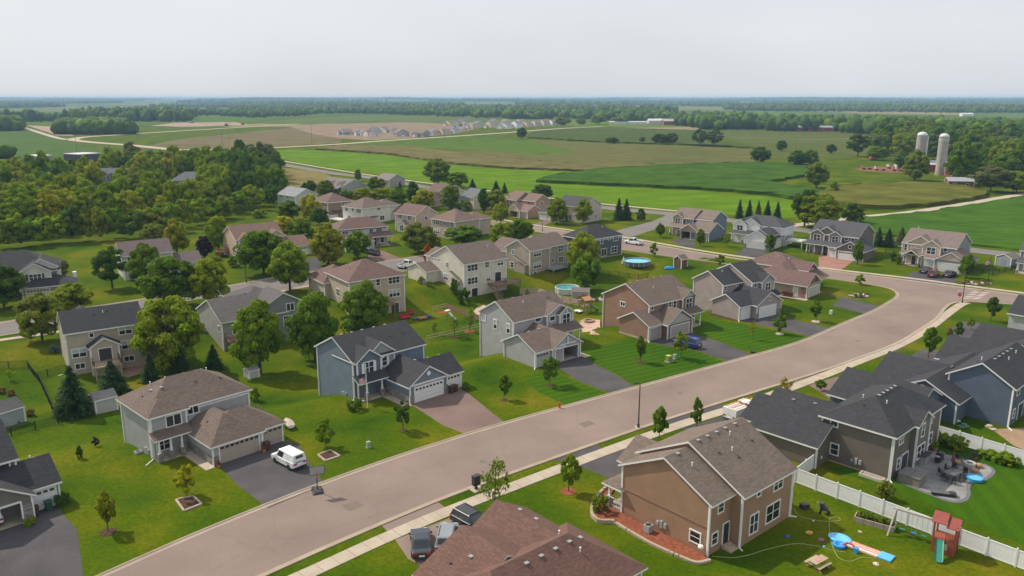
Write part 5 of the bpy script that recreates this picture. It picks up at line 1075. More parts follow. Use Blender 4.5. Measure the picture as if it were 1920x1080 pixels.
depth=[(.10,11.5,'second row'),(.22,12,'third row'),(.34,12,'fourth row'),(.47,12,'fifth row'),(.6,12,'sixth row'),(.72,12.5,'seventh row'),(.84,12.5,'eighth row'),(.96,13,'rear row')]
for f,hm,rn in depth:
    px=-40+wr.uniform(0,20); k=0
    while px<(525 if f<.5 else 520):
        yb=318 if px>190 else 318+(190-px)*.16
        py=fy(px)+(yb-fy(px))*(f**.75)+wr.uniform(-3,3)
        skip=(182<px<232 and 345<py<372) or (305<px<370 and 350<py<378) or (30<px<195 and py<340)
        if not skip:
            k+=1; dark=px>430 or wr.random()<.15
            tn=wr.choice(('dark','dark','green')) if dark else wr.choice(('lime','olive','green','lime','gold','lime') if f<.9 else ('olive','green','lime'))
            hh=hm*1.15*wr.uniform(.8,1.15)*(1.25 if px>440 else 1)
            if (170<px<240 and 372<=py<400): hh*=.55
            if (300<px<375 and 378<=py<400): hh*=.6
            wood(px,py,hh,wr.uniform(3.6,5.2),wr.choice(('round','egg','round')),tn,'%s tree in the %s of the left wood, %s from left'%({'dark':'dark green','green':'green','lime':'lime green','olive':'olive green','gold':'yellowing'}[tn],rn,ORD(k)))
        px+=wr.uniform(17,27)*(1.15 if f<.3 else .95)
T(385,402,345,52,'round','lime','bright yellow green tree at the heart of the wood front'); T(495,335,264,60,'flat','grey','tall grey green tree at the right end of the wood'); T(250,318,262,40,'round','grey','brownish tree at the top of the left wood')
T(487,408,392,36,'bush','lime','low lime hedge at the wood edge behind the peach house')
# --- the wood behind the silos
n=0
for row,(y0,y1,hm) in enumerate([((1640,288),(1960,338),17),((1640,276),(1960,318),18),((1650,268),(1960,300),18),((1650,260),(1960,284),18),((1655,253),(1960,270),18)]):
    px=y0[0]+wr.uniform(0,10); k=0
    while px<1950:
        py=y0[1]+(y1[1]-y0[1])*(px-y0[0])/(y1[0]-y0[0])
        if not (row==0 and 1700<px<1800):
            k+=1; x,y,z=g(px,py+wr.uniform(-2,2)); tree_at(x,y,z,hm*1.12*wr.uniform(.8,1.15),wr.uniform(6.5,9),'round',wr.choice(('green','dark','olive','green','lime')),'tree in %s row of the wood behind the silos, %s from left'%(['the front','the second','the third','the fourth','the rear'][row],ORD(k)),'trees of the wood behind the silos',.06)
        px+=wr.uniform(20,30)*(1-.1*row)
# --- far woodland: too many to count
def icos():
    t=(1+5**.5)/2; v=[Vector(p).normalized() for p in ((-1,t,0),(1,t,0),(-1,-t,0),(1,-t,0),(0,-1,t),(0,1,t),(0,-1,-t),(0,1,-t),(t,0,-1),(t,0,1),(-t,0,-1),(-t,0,1))]
    f=[(0,11,5),(0,5,1),(0,1,7),(0,7,10),(0,10,11),(1,5,9),(5,11,4),(11,10,2),(10,7,6),(7,1,8),(3,9,4),(3,4,2),(3,2,6),(3,6,8),(3,8,9),(4,9,5),(2,4,11),(6,2,10),(8,6,7),(9,8,1)]
    return v,f
def subdiv(v,f):
    v=list(v); c={}; o=[]
    def mid(a,b):
        k=(min(a,b),max(a,b))
        if k not in c: c[k]=len(v); v.append(((v[a]+v[b])/2).normalized())
        return c[k]
    for a,b,d in f:
        x,y,z=mid(a,b),mid(b,d),mid(d,a); o+=[(a,x,z),(x,b,y),(z,y,d),(x,y,z)]
    return v,o
I0=icos(); I1=subdiv(*I0)
def wood_mat():
    m,t,b=newmat('far_foliage'); b.inputs['Roughness'].default_value=.8; b.inputs['Specular IOR Level'].default_value=.1
    at=nd(t,'ShaderNodeAttribute'); at.attribute_name='tint'; n=noise(t,.35,3,geo_pos(t)); r=ramp(t,[(.3,(.78,.78,.78)),(.7,(1.18,1.18,1.12))]); t.links.new(n.outputs[0],r.inputs[0])
    mx=nd(t,'ShaderNodeMix',data_type='RGBA',blend_type='MULTIPLY'); mx.inputs[0].default_value=1
    t.links.new(at.outputs['Color'],mx.inputs[6]); t.links.new(r.outputs[0],mx.inputs[7]); t.links.new(mx.outputs[2],b.inputs['Base Color']); return m
M_far=wood_mat()
class Woods:
    def __init__(s): s.V=[];s.F=[];s.T=[]
    def tree(s,x,y,z,h,r,fine,rr):
        v,f=I1 if fine else I0; o=len(s.V); c=rr.choice((TINT['green'],TINT['dark'],TINT['dark'],TINT['dark'],TINT['spruce'])); k=rr.uniform(.5,.7); col=[c[0]*k,c[1]*k,c[2]*k,1]
        for p in v:
            q=rr.uniform(.72,1.2); s.V.append((x+p.x*r*q,y+p.y*r*q,z+h*.5+p.z*h*.52*q)); s.T+=col
        s.F+=[tuple(i+o for i in t) for t in f]
    def build(s,name,label):
        me=bpy.data.meshes.new(name); me.from_pydata(s.V,[],s.F); at=me.color_attributes.new('tint','FLOAT_COLOR','POINT'); at.data.foreach_set('color',s.T); me.materials.append(M_far); me.polygons.foreach_set('use_smooth',[True]*len(s.F))
        return tag(place(name,me),label,'woodland',None,'stuff')
base=[(-100,229),(110,229),(250,229),(350,228),(372,217),(480,221),(560,219),(610,213),(700,213),(760,217),(880,220),(980,224),(1060,222),(1180,228),(1270,236),(1330,243),(1480,246),(1560,247),(1640,254),(1700,262),(1960,280)]
def by_(px):
    for (a,b),(c,d) in zip(base,base[1:]):
        if a<=px<=c: return b+(d-b)*(px-a)/(c-a)
    return 229
wd=Woods(); rr=random.Random(12)
y=300.0
rows=[]; yy=281.
while yy>185.4: rows.append(yy); yy-=max(.35,(yy-184)*.055)
for yy in rows:
    px=-40+rr.uniform(0,8)
    while px<1960:
        lim=by_(px)
        if yy<=lim+.6:
            q=g(px,yy+rr.uniform(-.3,.3)*max(.3,(yy-184)*.05))
            gap=math.sin(q[0]*.0031+q[1]*.0011)+math.sin(q[1]*.0026-q[0]*.0014+2)*.9
            near=yy>lim-3
            if near or gap>(-.5 if q[1]<1500 else .05):
                sc_=q[1]/FPX
                h=rr.uniform(11,20)*(1.25 if math.sin(q[0]*.004+q[1]*.003)>.3 else 1); r=max(rr.uniform(5,9),sc_*3.4*rr.uniform(.8,1.3))
                wd.tree(q[0],q[1],q[2],h,r,q[1]<1700,rr)
        px+=max(3.2,6.0*FPX/max(1,g(px,yy)[1]))*rr.uniform(.7,1.3)
wd.build('distant_woodland','hazy belt of distant woods along the horizon')
w2=Woods()
for k in range(380):
    px=rr.uniform(112,246); e=1-((px-178)/70)**2; py=252-rr.random()*11*max(.1,e); q=g(px,py); w2.tree(q[0],q[1],0,rr.uniform(11,18),rr.uniform(6,9.5),True,rr)
w2.build('round_wood','round isolated wood beside the highway curve at left')
w3=Woods()
for k in range(150):
    px=rr.uniform(-30,36); py=246-rr.random()*8; q=g(px,py); w3.tree(q[0],q[1],0,rr.uniform(12,19),rr.uniform(6,9.5),True,rr)
for k in range(12):
    px=rr.uniform(-20,26); py=297-rr.random()*4; q=g(px,py); w3.tree(q[0],q[1],0,rr.uniform(7,10),rr.uniform(4,6),True,rr)
w3.build('edge_wood','dark wood at the far left edge above the crop field')
# ------------------------------------------------------------------ vehicles
def paint(col):
    k=('car',col)
    if k not in _M:
        m,t,b=newmat('car_paint'); n=noise(t,1.5,3,coord(t)); r=ramp(t,[(.3,mul(col,.9)),(.7,mul(col,1.08))]); t.links.new(n.outputs[0],r.inputs[0]); t.links.new(r.outputs[0],b.inputs['Base Color'])
        b.inputs['Roughness'].default_value=.28; b.inputs['Coat Weight'].default_value=.5; _M[k]=m
    return _M[k]
M_tyre=plain((.012,.012,.012),.85,.2,key='rubber'); M_redl=plain((.35,.01,.01),.25,.1,key='tail_light'); M_clear=plain((.6,.62,.62),.15,.05,key='head_light')
_wheel={}
def wheel_parts(parent,x,y,r,side):
    if r not in _wheel:
        a=MB().lathe([(r*.62,-.11),(r*.95,-.11),(r,-.07),(r,.07),(r*.95,.11),(r*.62,.11)],14).build('tyre',M_tyre,uv=False); b=MB().lathe([(r*.64,-.08),(r*.64,.09),(r*.2,.1)],10).build('rim',M_galv,uv=False)
        _wheel[r]=(a.data,b.data); bpy.data.objects.remove(a); bpy.data.objects.remove(b)
    w_=place('wheel',None,parent,(x,y,r)); w_.rotation_euler=(-math.pi/2*side,0,0)
    place('tyre',_wheel[r][0],w_); place('rim',_wheel[r][1],w_)
def vehicle(name,label,cat,pos,head,kind,col,group=None):
    L,W,H={'sedan':(4.8,1.84,1.45),'suv':(4.75,1.9,1.72),'van':(4.7,1.86,1.9),'pickup':(5.7,2.0,1.88),'truck':(6.0,2.1,2.2)}[kind]
    root=thing(name,label,cat,pos,head,group); h=W/2; pm=paint(col)
    zb,zl=.28,(.92 if kind in('sedan',) else 1.02)
    f,b_=L/2,-L/2
    if kind=='pickup' or kind=='truck': low=[(b_,zb+.2),(b_,zl),(-.35,zl),(1.15,zl),(f-.25,zl-.06),(f,zl-.22),(f,zb+.1),(f-.3,zb),(b_+.4,zb)]
    elif kind=='van': low=[(b_,zb+.1),(b_,zl),(1.2,zl),(f-.2,zl-.12),(f,zl-.3),(f,zb+.1),(f-.3,zb),(b_+.3,zb)]
    else: low=[(b_,zb+.15),(b_+.03,zl-.05),(b_+.25,zl),(.9,zl),(f-.3,zl-.12),(f,zl-.3),(f,zb+.1),(f-.3,zb),(b_+.4,zb)]
    m=MB(); n=len(low); cxm=sum(p for p,_ in low)/n; czm=sum(q for _,q in low)/n
    rings=[(-h,.94,.9),(-h+.12,1,1),(h-.12,1,1),(h,.94,.9)]
    for y,sx,sz in rings: m.v+=[(cxm+(p-cxm)*sx,y,czm+(q-czm)*sz) for p,q in low]
    for j in range(3):
        for i in range(n): m.f.append((j*n+i,j*n+(i+1)%n,(j+1)*n+(i+1)%n,(j+1)*n+i)[::-1]); m.m.append(0)
    m.f+=[tuple(range(n)),tuple(range(4*n-1,3*n-1,-1))]; m.m+=[0,0]
    body=m.build('body',pm,root,uv=False,smooth=False)
    bx0,bx1,tx0,tx1={'sedan':(-1.75,1.15,-1.05,.25),'suv':(-2.25,1.25,-1.95,.4),'van':(-2.33,1.35,-2.2,.75),'pickup':(-.55,1.35,-.35,.6),'truck':(-.2,1.7,-.15,1.1)}[kind]
    tw=h-.22; bw=h-.06
    def cab(e=0.0,zt=H):
        return [(bx0-e,-bw-e,zl-.02),(bx1+e,-bw-e,zl-.02),(bx1+e,bw+e,zl-.02),(bx0-e,bw+e,zl-.02),(tx0-e,-tw-e,zt),(tx1+e,-tw-e,zt),(tx1+e,tw+e,zt),(tx0-e,tw+e,zt)]
    cbn=MB().add(cab(0,H-.05),[(4,5,6,7),(0,1,5,4),(1,2,6,5),(2,3,7,6),(3,0,4,7)]).build('cabin',pm,root,uv=False)
    rm=MB(); rm.v=[(tx0-.02,-tw-.02,H-.06),(tx1+.02,-tw-.02,H-.06),(tx1+.02,tw+.02,H-.06),(tx0-.02,tw+.02,H-.06),(tx0+.1,-tw+.1,H),(tx1-.1,-tw+.1,H),(tx1-.1,tw-.1,H),(tx0+.1,tw-.1,H)]
    rm.f=[(4,5,6,7),(0,1,5,4),(1,2,6,5),(2,3,7,6),(3,0,4,7),(3,2,1,0)]; rm.m=[0]*6; rm.build('roof_panel',pm,cbn,uv=False)
    for o_,w_ in ((body,.09),(cbn,.05)):
        bv=o_.modifiers.new('round_edges','BEVEL'); bv.width=w_; bv.segments=2; bv.limit_method='ANGLE'; bv.angle_limit=R(20)
    C=[Vector(p) for p in cab(.02,H-.05)]
    def pane(a,b,c,d,nm,s0=.08,s1=.92,t0=.1,t1=.88):
        def L_(u,v): return (a*(1-u)+b*u)*(1-v)+(d*(1-u)+c*u)*v
        MB().add([L_(s0,t0),L_(s1,t0),L_(s1,t1),L_(s0,t1)],[(0,1,2,3)]).build(nm,M_glass,cbn,uv=False)
    pane(C[1],C[2],C[6],C[5],'windscreen'); pane(C[3],C[0],C[4],C[7],'rear_window',.12 if kind!='van' else .2,.88 if kind!='van' else .8,.2 if kind!='van' else .48)
    parts=[(.06,.36),(.4,.66),(.7,.94)] if kind in('suv',) else ([(.62,.92)] if kind=='van' else ([(.08,.48),(.53,.93)]))
    for a,b2 in parts:
        pane(C[0],C[1],C[5],C[4],'side_window',a,b2); pane(C[2],C[3],C[7],C[6],'side_window',1-b2,1-a)
    r=.36 if kind in('pickup','truck') else .33
    for x in (f-.95,b_+.95):
        for s in (-1,1):
            wheel_parts(root,x,s*(h-.06),r,s)
    for s in (-1,1):
        MB().box(f-.12,f+.02,s*(h-.42)-.2,s*(h-.42)+.2,zl-.42,zl-.27).build('headlight',M_clear,root,uv=False); MB().box(b_-.02,b_+.06,s*(h-.3)-.2,s*(h-.3)+.2,zl-.28,zl-.1).build('tail_light',M_redl,root,uv=False)
        MB().box(bx1-.35,bx1-.2,s*(h+.1)-.1,s*(h+.1)+.1,zl+.02,zl+.18).build('wing_mirror',pm,root,uv=False)
    MB().box(b_-.03,b_+.02,-.26,.26,zl-.42,zl-.28).build('number_plate',M_white,root,uv=False); MB().box(b_-.04,b_+.2,-h+.1,h-.1,zb+.02,zb+.2).build('bumper',M_dark,root,uv=False); MB().box(f-.2,f+.04,-h+.1,h-.1,zb+.02,zb+.2).build('bumper',M_dark,root,uv=False)
    if kind=='pickup':
        MB().box(b_+.12,-.6,-h+.2,h-.2,zl,zl+.01).build('cargo_bed',M_dark,root,uv=False)
        for s in (-1,1): MB().box(b_+.05,-.55,s*(h-.16)-.08,s*(h-.16)+.08,zl-.02,zl+.14).build('bed_side',pm,root,uv=False)
    if kind=='truck':
        MB().box(b_,-.3,-h,h,zl-.1,1.9).build('utility_body',pm,root,uv=False)
        for s in (-.5,.5): MB().box(b_-.1,1.6,s-.05,s+.05,2.12,2.2).build('ladder_rail',plain((.6,.25,.08),.6),root,uv=False)
        for i in range(9): MB().box(b_+.1+i*.6,b_+.16+i*.6,-.5,.5,2.12,2.17).build('ladder_rung',plain((.6,.25,.08),.6),root,uv=False)
    if kind=='suv':
        for s in (-1,1): MB().box(tx0+.2,tx1-.3,s*(tw-.08)-.025,s*(tw-.08)+.025,H,H+.07).build('roof_rail',M_dark,root,uv=False)
    return root
def veh(name,label,cat,rear,front,kind,col,z=0,group=None):
    a=g(*rear); b=g(*front); vehicle(name,label,cat,((a[0]+b[0])/2,(a[1]+b[1])/2,max(a[2],0)+.01+z),math.atan2(b[1]-a[1],b[0]-a[0]),kind,col,group)
veh('delivery_van','white delivery van parked on the grey house driveway','van',(562,880),(522,859),'van',(.72,.73,.74))
o=[x for x in COL.objects if x.name=='delivery_van'][0]
for s in (-1,1):
    for i,(x,wd_) in enumerate(((-1.4,1.1),(-1.2,.7))): MB().box(x-wd_/2,x+wd_/2,s*.925-.005,s*.925+.005,.86-.16*i,.93-.16*i).build('side_lettering',M_dark,o,uv=False)
MB().box(-2.375,-2.36,-.6,.6,.98,1.06).build('rear_lettering',M_dark,o,uv=False)
veh('sedan','dark blue grey sedan on the driveway beside the pavement','car',(791,1048),(788,1006),'sedan',(.022,.03,.04))
veh('parked_suv','silver grey suv half hidden by the red brown roof','car',(835,1038),(843,998),'suv',(.22,.24,.26))
veh('minivan','black boxy car at the edge of the red brown roof','car',(866,979),(905,1001),'suv',(.018,.02,.024))
veh('parked_suv','bright blue suv in front of the brown house garage','car',(1313,655),(1264,643),'suv',(.02,.035,.22))
veh('pickup_truck','white pickup parked on the cross street','pickup',(1206,461),(1171,455),'pickup',(.72,.72,.72))
veh('sedan','dark sedan left of the maroon suv on the sage house driveway','car',(1727,515),(1744,506),'sedan',(.03,.035,.045))
veh('parked_suv','maroon suv on the sage house driveway','car',(1741,525),(1758,511),'suv',(.16,.03,.03))
veh('sedan','dark sedan right of the maroon suv on the sage house driveway','car',(1771,522),(1789,514),'sedan',(.035,.04,.05))
veh('utility_truck','white utility truck with ladder behind the brown house roof','truck',(1372,790),(1414,774),'truck',(.72,.72,.72))
veh('pickup_truck','white pickup beside the cream house garage','pickup',(749,505),(777,497),'pickup',(.72,.72,.72))
veh('parked_suv','black suv under the tree before the reddish hipped house','car',(709,480),(690,475),'suv',(.02,.02,.022))
veh('sedan','dark car beside the brown hipped beige house','car',(902,436),(912,428),'sedan',(.03,.04,.06)); veh('sedan','pale blue car parked behind the dark one by the beige house','car',(906,427),(915,420),'sedan',(.35,.42,.5))
def inhouse(ax,ay,yaw,u,v): a=R(yaw); return ax+u*math.cos(a)-v*math.sin(a),ay+u*math.sin(a)+v*math.cos(a)
x,y=inhouse(-53.09,68.99,46,2.6,1.3); vehicle('parked_suv','white car inside the open garage at the left edge','car',(x,y,.03),R(136),'suv',(.7,.7,.7))
x,y=inhouse(.22,125.14,40,3.6,-4.6); vehicle('sedan','dark car inside the open garage of the light grey house','car',(x,y,.03),R(130),'sedan',(.03,.035,.04))
# ------------------------------------------------------------------ street furniture
def up_thing(name,label,cat,px,py,rz=0,group=None):
    x,y,z=g(px,py); return thing(name,label,cat,(x,y,z),rz,group)
def lamp(px,py,top,label):
    t=up_thing('street_lamp',label,'street lamp',px,py,0,'street lamps'); x,y,z=g(px,py); h_=top_z(x,y,top)-z
    MB().box(-.45,.45,-.45,.45,-.1,.06).build('base_pad',M_conc,t,uv=False); MB().lathe([(.16,0),(.16,.5),(.09,.6),(.06,h_-.3)],8).build('pole',M_black,t,uv=False)
    MB().tube((0,0,h_-.3),(-.35,.1,h_-.1),.04,.04,6).box(-.65,-.2,-.12,.3,h_-.12,h_+.02).build('lamp_head',M_black,t,uv=False)
lamp(1197,802,717,'tall black street lamp beside the columnar young tree'); lamp(1804,568,514,'black street lamp at the corner beside the stop sign'); lamp(462,530,492,'black street lamp on the rear street before the peach house'); lamp(1017,434,414,'street lamp at the cream house driveway')
t=up_thing('mailbox_unit','black cluster mailbox on a concrete pad by the road','mailbox',893,917,R(40))
MB().box(-.7,.7,-.7,.7,-.1,.09).build('concrete_pad',M_conc,t,uv=False); MB().lathe([(.22,.09),(.18,.2),(.12,.25),(.12,.55)],10).build('pedestal',M_black,t,uv=False)
bx=MB().box(-.42,.42,-.25,.25,.5,1.55).box(-.46,.46,-.29,.29,1.55,1.62).build('box_cabinet',M_dark,t,uv=False)
for i in range(2):
    for j in range(5): MB().box(-.36+i*.38,-.02+i*.38,-.27,-.25,.58+j*.19,.74+j*.19).build('box_door',M_black,bx,uv=False)
t=up_thing('mailbox_post','small dark twin mailbox on the rear street','mailbox',470,529,R(30)); MB().box(-.06,.06,-.06,.06,0,1).build('post',M_wood,t,uv=False); MB().box(-.7,-.05,-.15,.15,1,1.3).box(.05,.7,-.15,.15,1,1.3).build('letter_boxes',M_dark,t,uv=False)
t=up_thing('basketball_hoop','portable basketball hoop at the end of the grey house driveway','basketball hoop',596,924,R(-158))
MB().add([(-.6,-1.0,0),(.6,-1.0,0),(.6,.5,0),(-.6,.5,0),(-.45,-.8,.4),(.45,-.8,.4),(.3,.35,.25),(-.3,.35,.25)],[(0,3,2,1),(4,5,6,7),(0,1,5,4),(1,2,6,5),(2,3,7,6),(3,0,4,7)]).build('weighted_base',M_dark,t,uv=False)
MB().tube((0,-.3,.2),(0,.1,2.7),.06,.05,6).build('pole',M_black,t,uv=False); bb=MB().box(-.75,.75,.3,.34,2.3,3.2).build('backboard',plain((.3,.31,.32),.2,.08),t,uv=False)
MB().box(-.8,.8,.29,.35,2.25,2.3).box(-.8,.8,.29,.35,3.2,3.25).box(-.8,-.75,.29,.35,2.3,3.2).box(.75,.8,.29,.35,2.3,3.2).build('board_frame',M_dark,bb,uv=False)
m=MB()
for i in range(12): a=2*math.pi*i/12; b=2*math.pi*(i+1)/12; m.tube((.23*math.cos(a),.6+.23*math.sin(a),2.45),(.23*math.cos(b),.6+.23*math.sin(b),2.45),.02,.02,4); m.tube((.23*math.cos(a),.6+.23*math.sin(a),2.45),(.13*math.cos(b),.6+.13*math.sin(b),2.05),.012,.012,3)
m.build('rim_and_net',plain((.6,.2,.1),.5),t,uv=False)
t=up_thing('fire_hydrant','red fire hydrant on the lawn before the light grey house','hydrant',1049,765); MB().lathe([(.2,0),(.2,.06),(.13,.1),(.13,.6),(.18,.62),(.16,.72),(.06,.84),(.05,.9)],10).tube((-.26,0,.45),(.26,0,.45),.07,.07,8).build('hydrant_body',plain((.5,.05,.02),.5),t,uv=False); MB().tube((0,0,.8),(0,.02,1.6),.015,.012,4).build('marker_rod',plain((.5,.1,.05),.5),t,uv=False)
for px,py,lab,col,s in ((691,839,'small green cable pedestal on the lawn before the blue house',(.25,.36,.25),.5),(1254,678,'green transformer box with yellow top on the striped lawn',(.20,.25,.10),1.0),(1265,673,'grey green pedestal right of the transformer box',(.3,.36,.3),.55),(1558,589,'white cable pedestal on the tan house lawn',(.5,.52,.5),.6)):
    t=up_thing('utility_pedestal',lab,'utility box',px,py,.6); MB().box(-.55*s,.55*s,-.5*s,.5*s,-.05,.1).build('pad',M_conc,t,uv=False); MB().box(-.42*s,.42*s,-.38*s,.38*s,.1,.95*max(s,.75)).box(-.45*s,.45*s,-.41*s,.41*s,.95*max(s,.75),.95*max(s,.75)+.06).build('cabinet',plain(col,.5),t,uv=False)
    if s==1.0: MB().box(-.4,.1,-.36,.36,1.01,1.06).build('yellow_cover',plain((.55,.45,.03),.6),t,uv=False)
t=up_thing('stop_sign','red octagonal stop sign at the corner under a white street name sign','sign',1797,571,R(-8))
MB().tube((0,0,0),(0,0,3.0),.035,.035,6).build('post',M_galv,t,uv=False)
sg=MB().lathe([(.40,-.01),(.40,.01)],8,a0=math.pi/8).build('sign_plate',plain((.55,.02,.03),.45,.05),t,(0,-.05,2.1),uv=False); sg.rotation_euler=(math.pi/2,0,0)
def text(body,size,parent,loc,rot,mat,name='lettering'):
    c=bpy.data.curves.new(name,'FONT'); c.body=body; c.size=size; c.align_x='CENTER'; c.align_y='CENTER'; c.extrude=.004
    o=bpy.data.objects.new(name,c); COL.objects.link(o); me=bpy.data.meshes.new_from_object(o); bpy.data.objects.remove(o); me.materials.clear(); me.materials.append(mat); o=bpy.data.objects.new(name,me); COL.objects.link(o); o.parent=parent; o.location=loc; o.rotation_euler=rot; return o
text('STOP',.27,sg,(0,0,.018),(0,0,0),M_white); MB().box(-.6,.6,-.02,.02,2.75,2.95).build('street_name_plate',M_white,t,uv=False)
x,y,z=g(689,764); fp=thing('flagpole','white flagpole with limp red and white flag before the blue house','flagpole',(x,y,z)); h_=top_z(x,y,685)
MB().lathe([(.06,0),(.045,h_)],8).lathe([(.03,h_),(.09,h_+.08),(.03,h_+.17)],8).build('pole',M_white,fp,uv=False)
def flag(parent,z,wid,hei):
    m=MB(); n=10
    for i in range(n+1):
        u=i/n; m.v+=[(-wid*u*.75,.12*math.sin(u*9),z-hei*k/6-.55*hei*u*(1-.2*k/6)) for k in range(7)]
    m.f=[(i*7+k,i*7+k+1,(i+1)*7+k+1,(i+1)*7+k) for i in range(n) for k in range(6)]; m.m=[(2 if (i<4 and k<3) else k%2) for i in range(n) for k in range(6)]
    m.build('flag',[plain((.6,.12,.16),.7),plain((.68,.58,.58),.7),plain((.16,.13,.25),.7)],parent,uv=False)
flag(fp,h_-1.5,1.3,.9)
x,y,z=g(1852,530); fp=thing('flagpole','dark flagpole with drooping flag on the lawn right of the sage house','flagpole',(x,y,z)); h_=top_z(x,y,481); MB().lathe([(.07,0),(.05,h_)],8).build('pole',M_black,fp,uv=False); flag(fp,h_-.6,1.5,1.0)
for px,py,lab in ((905,865,'manhole cover nearest the cluster mailbox'),(1275,737,'manhole cover in the road near the tall street lamp'),(1608,639,'manhole cover in the road bend'),(1757,544,'manhole cover at the street corner')):
    x,y,z=g(px,py); tag(MB().lathe([(.42,.0),(.42,.018),(.34,.02)],16).build('manhole_cover',plain((.14,.12,.11),.7,.2,6),None,(x,y,.004),uv=False),lab,'manhole cover','manhole covers')
pm_=ground_mat('road_paint',GR((.52,.49,.46),(.66,.63,.6)),2,4)
cw=bpy.data.objects.new('crosswalk',None); COL.objects.link(cw); cw['kind']='structure'; cw['label']='worn white crossing bars at the street corner'
for i in range(5):
    for a,b in (((1814,559),(1831,546)),((1830,560),(1847,549))):
        px=a[0]+(b[0]-a[0])*i/4; py=a[1]+(b[1]-a[1])*i/4; x,y,z=g(px,py); MB().box(-.9,.9,-.17,.17,.014,.018).build('crossing_bar',pm_,cw,(x,y,0),R(5),uv=False)
for px,py in ((1838,545),(1822,566)):
    x,y,z=g(px,py); MB().box(-.9,.9,-.35,.35,.05,.07).build('tactile_pad',plain((.27,.09,.06),.8),cw,(x,y,0),R(8),uv=False)
# planted squares and mulch rings
for pts,lab in (([(330,938),(362,931),(378,946),(345,959)],'framed gravel planting square with yellow green young tree'),([(596,854),(619,845),(637,856),(610,865)],'framed gravel planting square beside the white van')):
    P4=[g(*p)[:2] for p in pts]; t=thing('planting_square',lab,'planter'); sheet('gravel_fill',P4,.05,M_mulch,kind=None,parent=t)
    for a,b in zip(P4,P4[1:]+P4[:1]):
        L_=math.hypot(b[0]-a[0],b[1]-a[1]); MB().box(0,L_,-.1,.1,-.05,.16).build('edging_block',M_conc,t,(a[0],a[1],0),math.atan2(b[1]-a[1],b[0]-a[0]),uv=False)
for px,py,mt,r,lab in ((203,998,M_mulch,.85,'dark mulch ring at the left lawn'),(756,808,M_mulch,.6,'dark mulch ring before blue house'),(945,750,M_mulch,.6,'mulch ring left of light grey house'),(1031,722,M_mulch,.7,'mulch ring before light grey house'),(1200,680,M_mulch,.8,'mulch ring on striped lawn'),(1066,922,M_redmulch,.95,'red mulch ring left of brown house'),(1530,603,M_gravel,.9,'pale mulch ring on the tan house lawn'),(1462,626,M_gravel,.8,'pale mulch ring by the mauve house driveway'),(881,622,M_redmulch,1.2,'red mulch ring by the wooden fence'),(830,585,M_redmulch,1.4,'red mulch patch on the swale slope'),(852,632,M_mulch,1.0,'mulch ring in the swale lawn')):
    x,y,z=g(px,py); tag(MB().lathe([(r,-.1),(r*.9,.05),(r*.3,.09)],12).build('mulch_ring',mt,None,(x,y,z),uv=False),lab,'mulch ring','mulch rings under young trees')
# manicured beds
def rocks(px,py,rx,ry,n,lab,seed):
    x,y,z=g(px,py); t=thing('rock_bed',lab,'flower bed',(x,y,z)); MB().lathe([(1,-.1),(1,.05),(.5,.08)],18,sx=rx,sy=ry).build('bed_soil',M_mulch,t,uv=False); r_=random.Random(seed)
    for i in range(n):
        a=r_.uniform(0,6.28); q=r_.random()**.5*.85; s=r_.uniform(.2,.5)
        v,f=I0; MB().add([(p.x*s*r_.uniform(.8,1.2),p.y*s*r_.uniform(.8,1.2),p.z*s*.7) for p in v],f).build('rock',plain((.42,.38,.33),.85,.2),t,(rx*q*math.cos(a),ry*q*math.sin(a),.12),uv=False)
    for i in range(n//3):
        a=r_.uniform(0,6.28); c=place('flower_clump',CR['bush'][0],t,(rx*.7*math.cos(a),ry*.7*math.sin(a),0),0,(.5,.5,.45)); c.color=(*r_.choice((TINT['lime'],TINT['olive'],TINT['orange'])),1)
rocks(1610,555,2.3,1.8,16,'pale rock bed under the young tree at the road bend',1); rocks(1828,532,4.3,1.7,14,'oval flower bed with stones right of the sage house driveway',2); rocks(1700,462,5,1.0,18,'white rock border behind the sage house lawn',3); rocks(1110,562,4.0,1.8,20,'overgrown garden patch with stakes left of brown house',4)
x,y,z=g(1108,598); structure(sheet('gravel_terrace',G2([(1086,603),(1096,598),(1125,600),(1126,628),(1106,627),(1090,622)]),.03,M_sand,step=2))
x,y,z=g(1104,603); t=thing('fire_pit','round stone fire pit on the pink gravel terrace','fire pit',(x,y,z+.03))
for i in range(14): a=6.283*i/14; MB().box(-.2,.2,-.14,.14,0,.35).build('pit_stone',plain((.36,.25,.2),.85,.2),t,(.95*math.cos(a),.95*math.sin(a),0),a+1.57,uv=False)
structure(sheet('dirt_circle',G2([(888,584),(895,576),(908,572),(918,578),(915,590),(900,597)]),.03,M_sand,step=2)); structure(sheet('red_patio',G2([(222,703),(250,676),(275,680),(268,700),(240,708)]),.05,ground_mat('red_paving',GR((.32,.19,.14),(.42,.27,.2)),.6,5,fine=(4,.2)),step=1.5))
structure(sheet('bare_soil_patch',G2([(1860,805),(1960,800),(1960,860),(1900,835)]),.004,M_dirt))
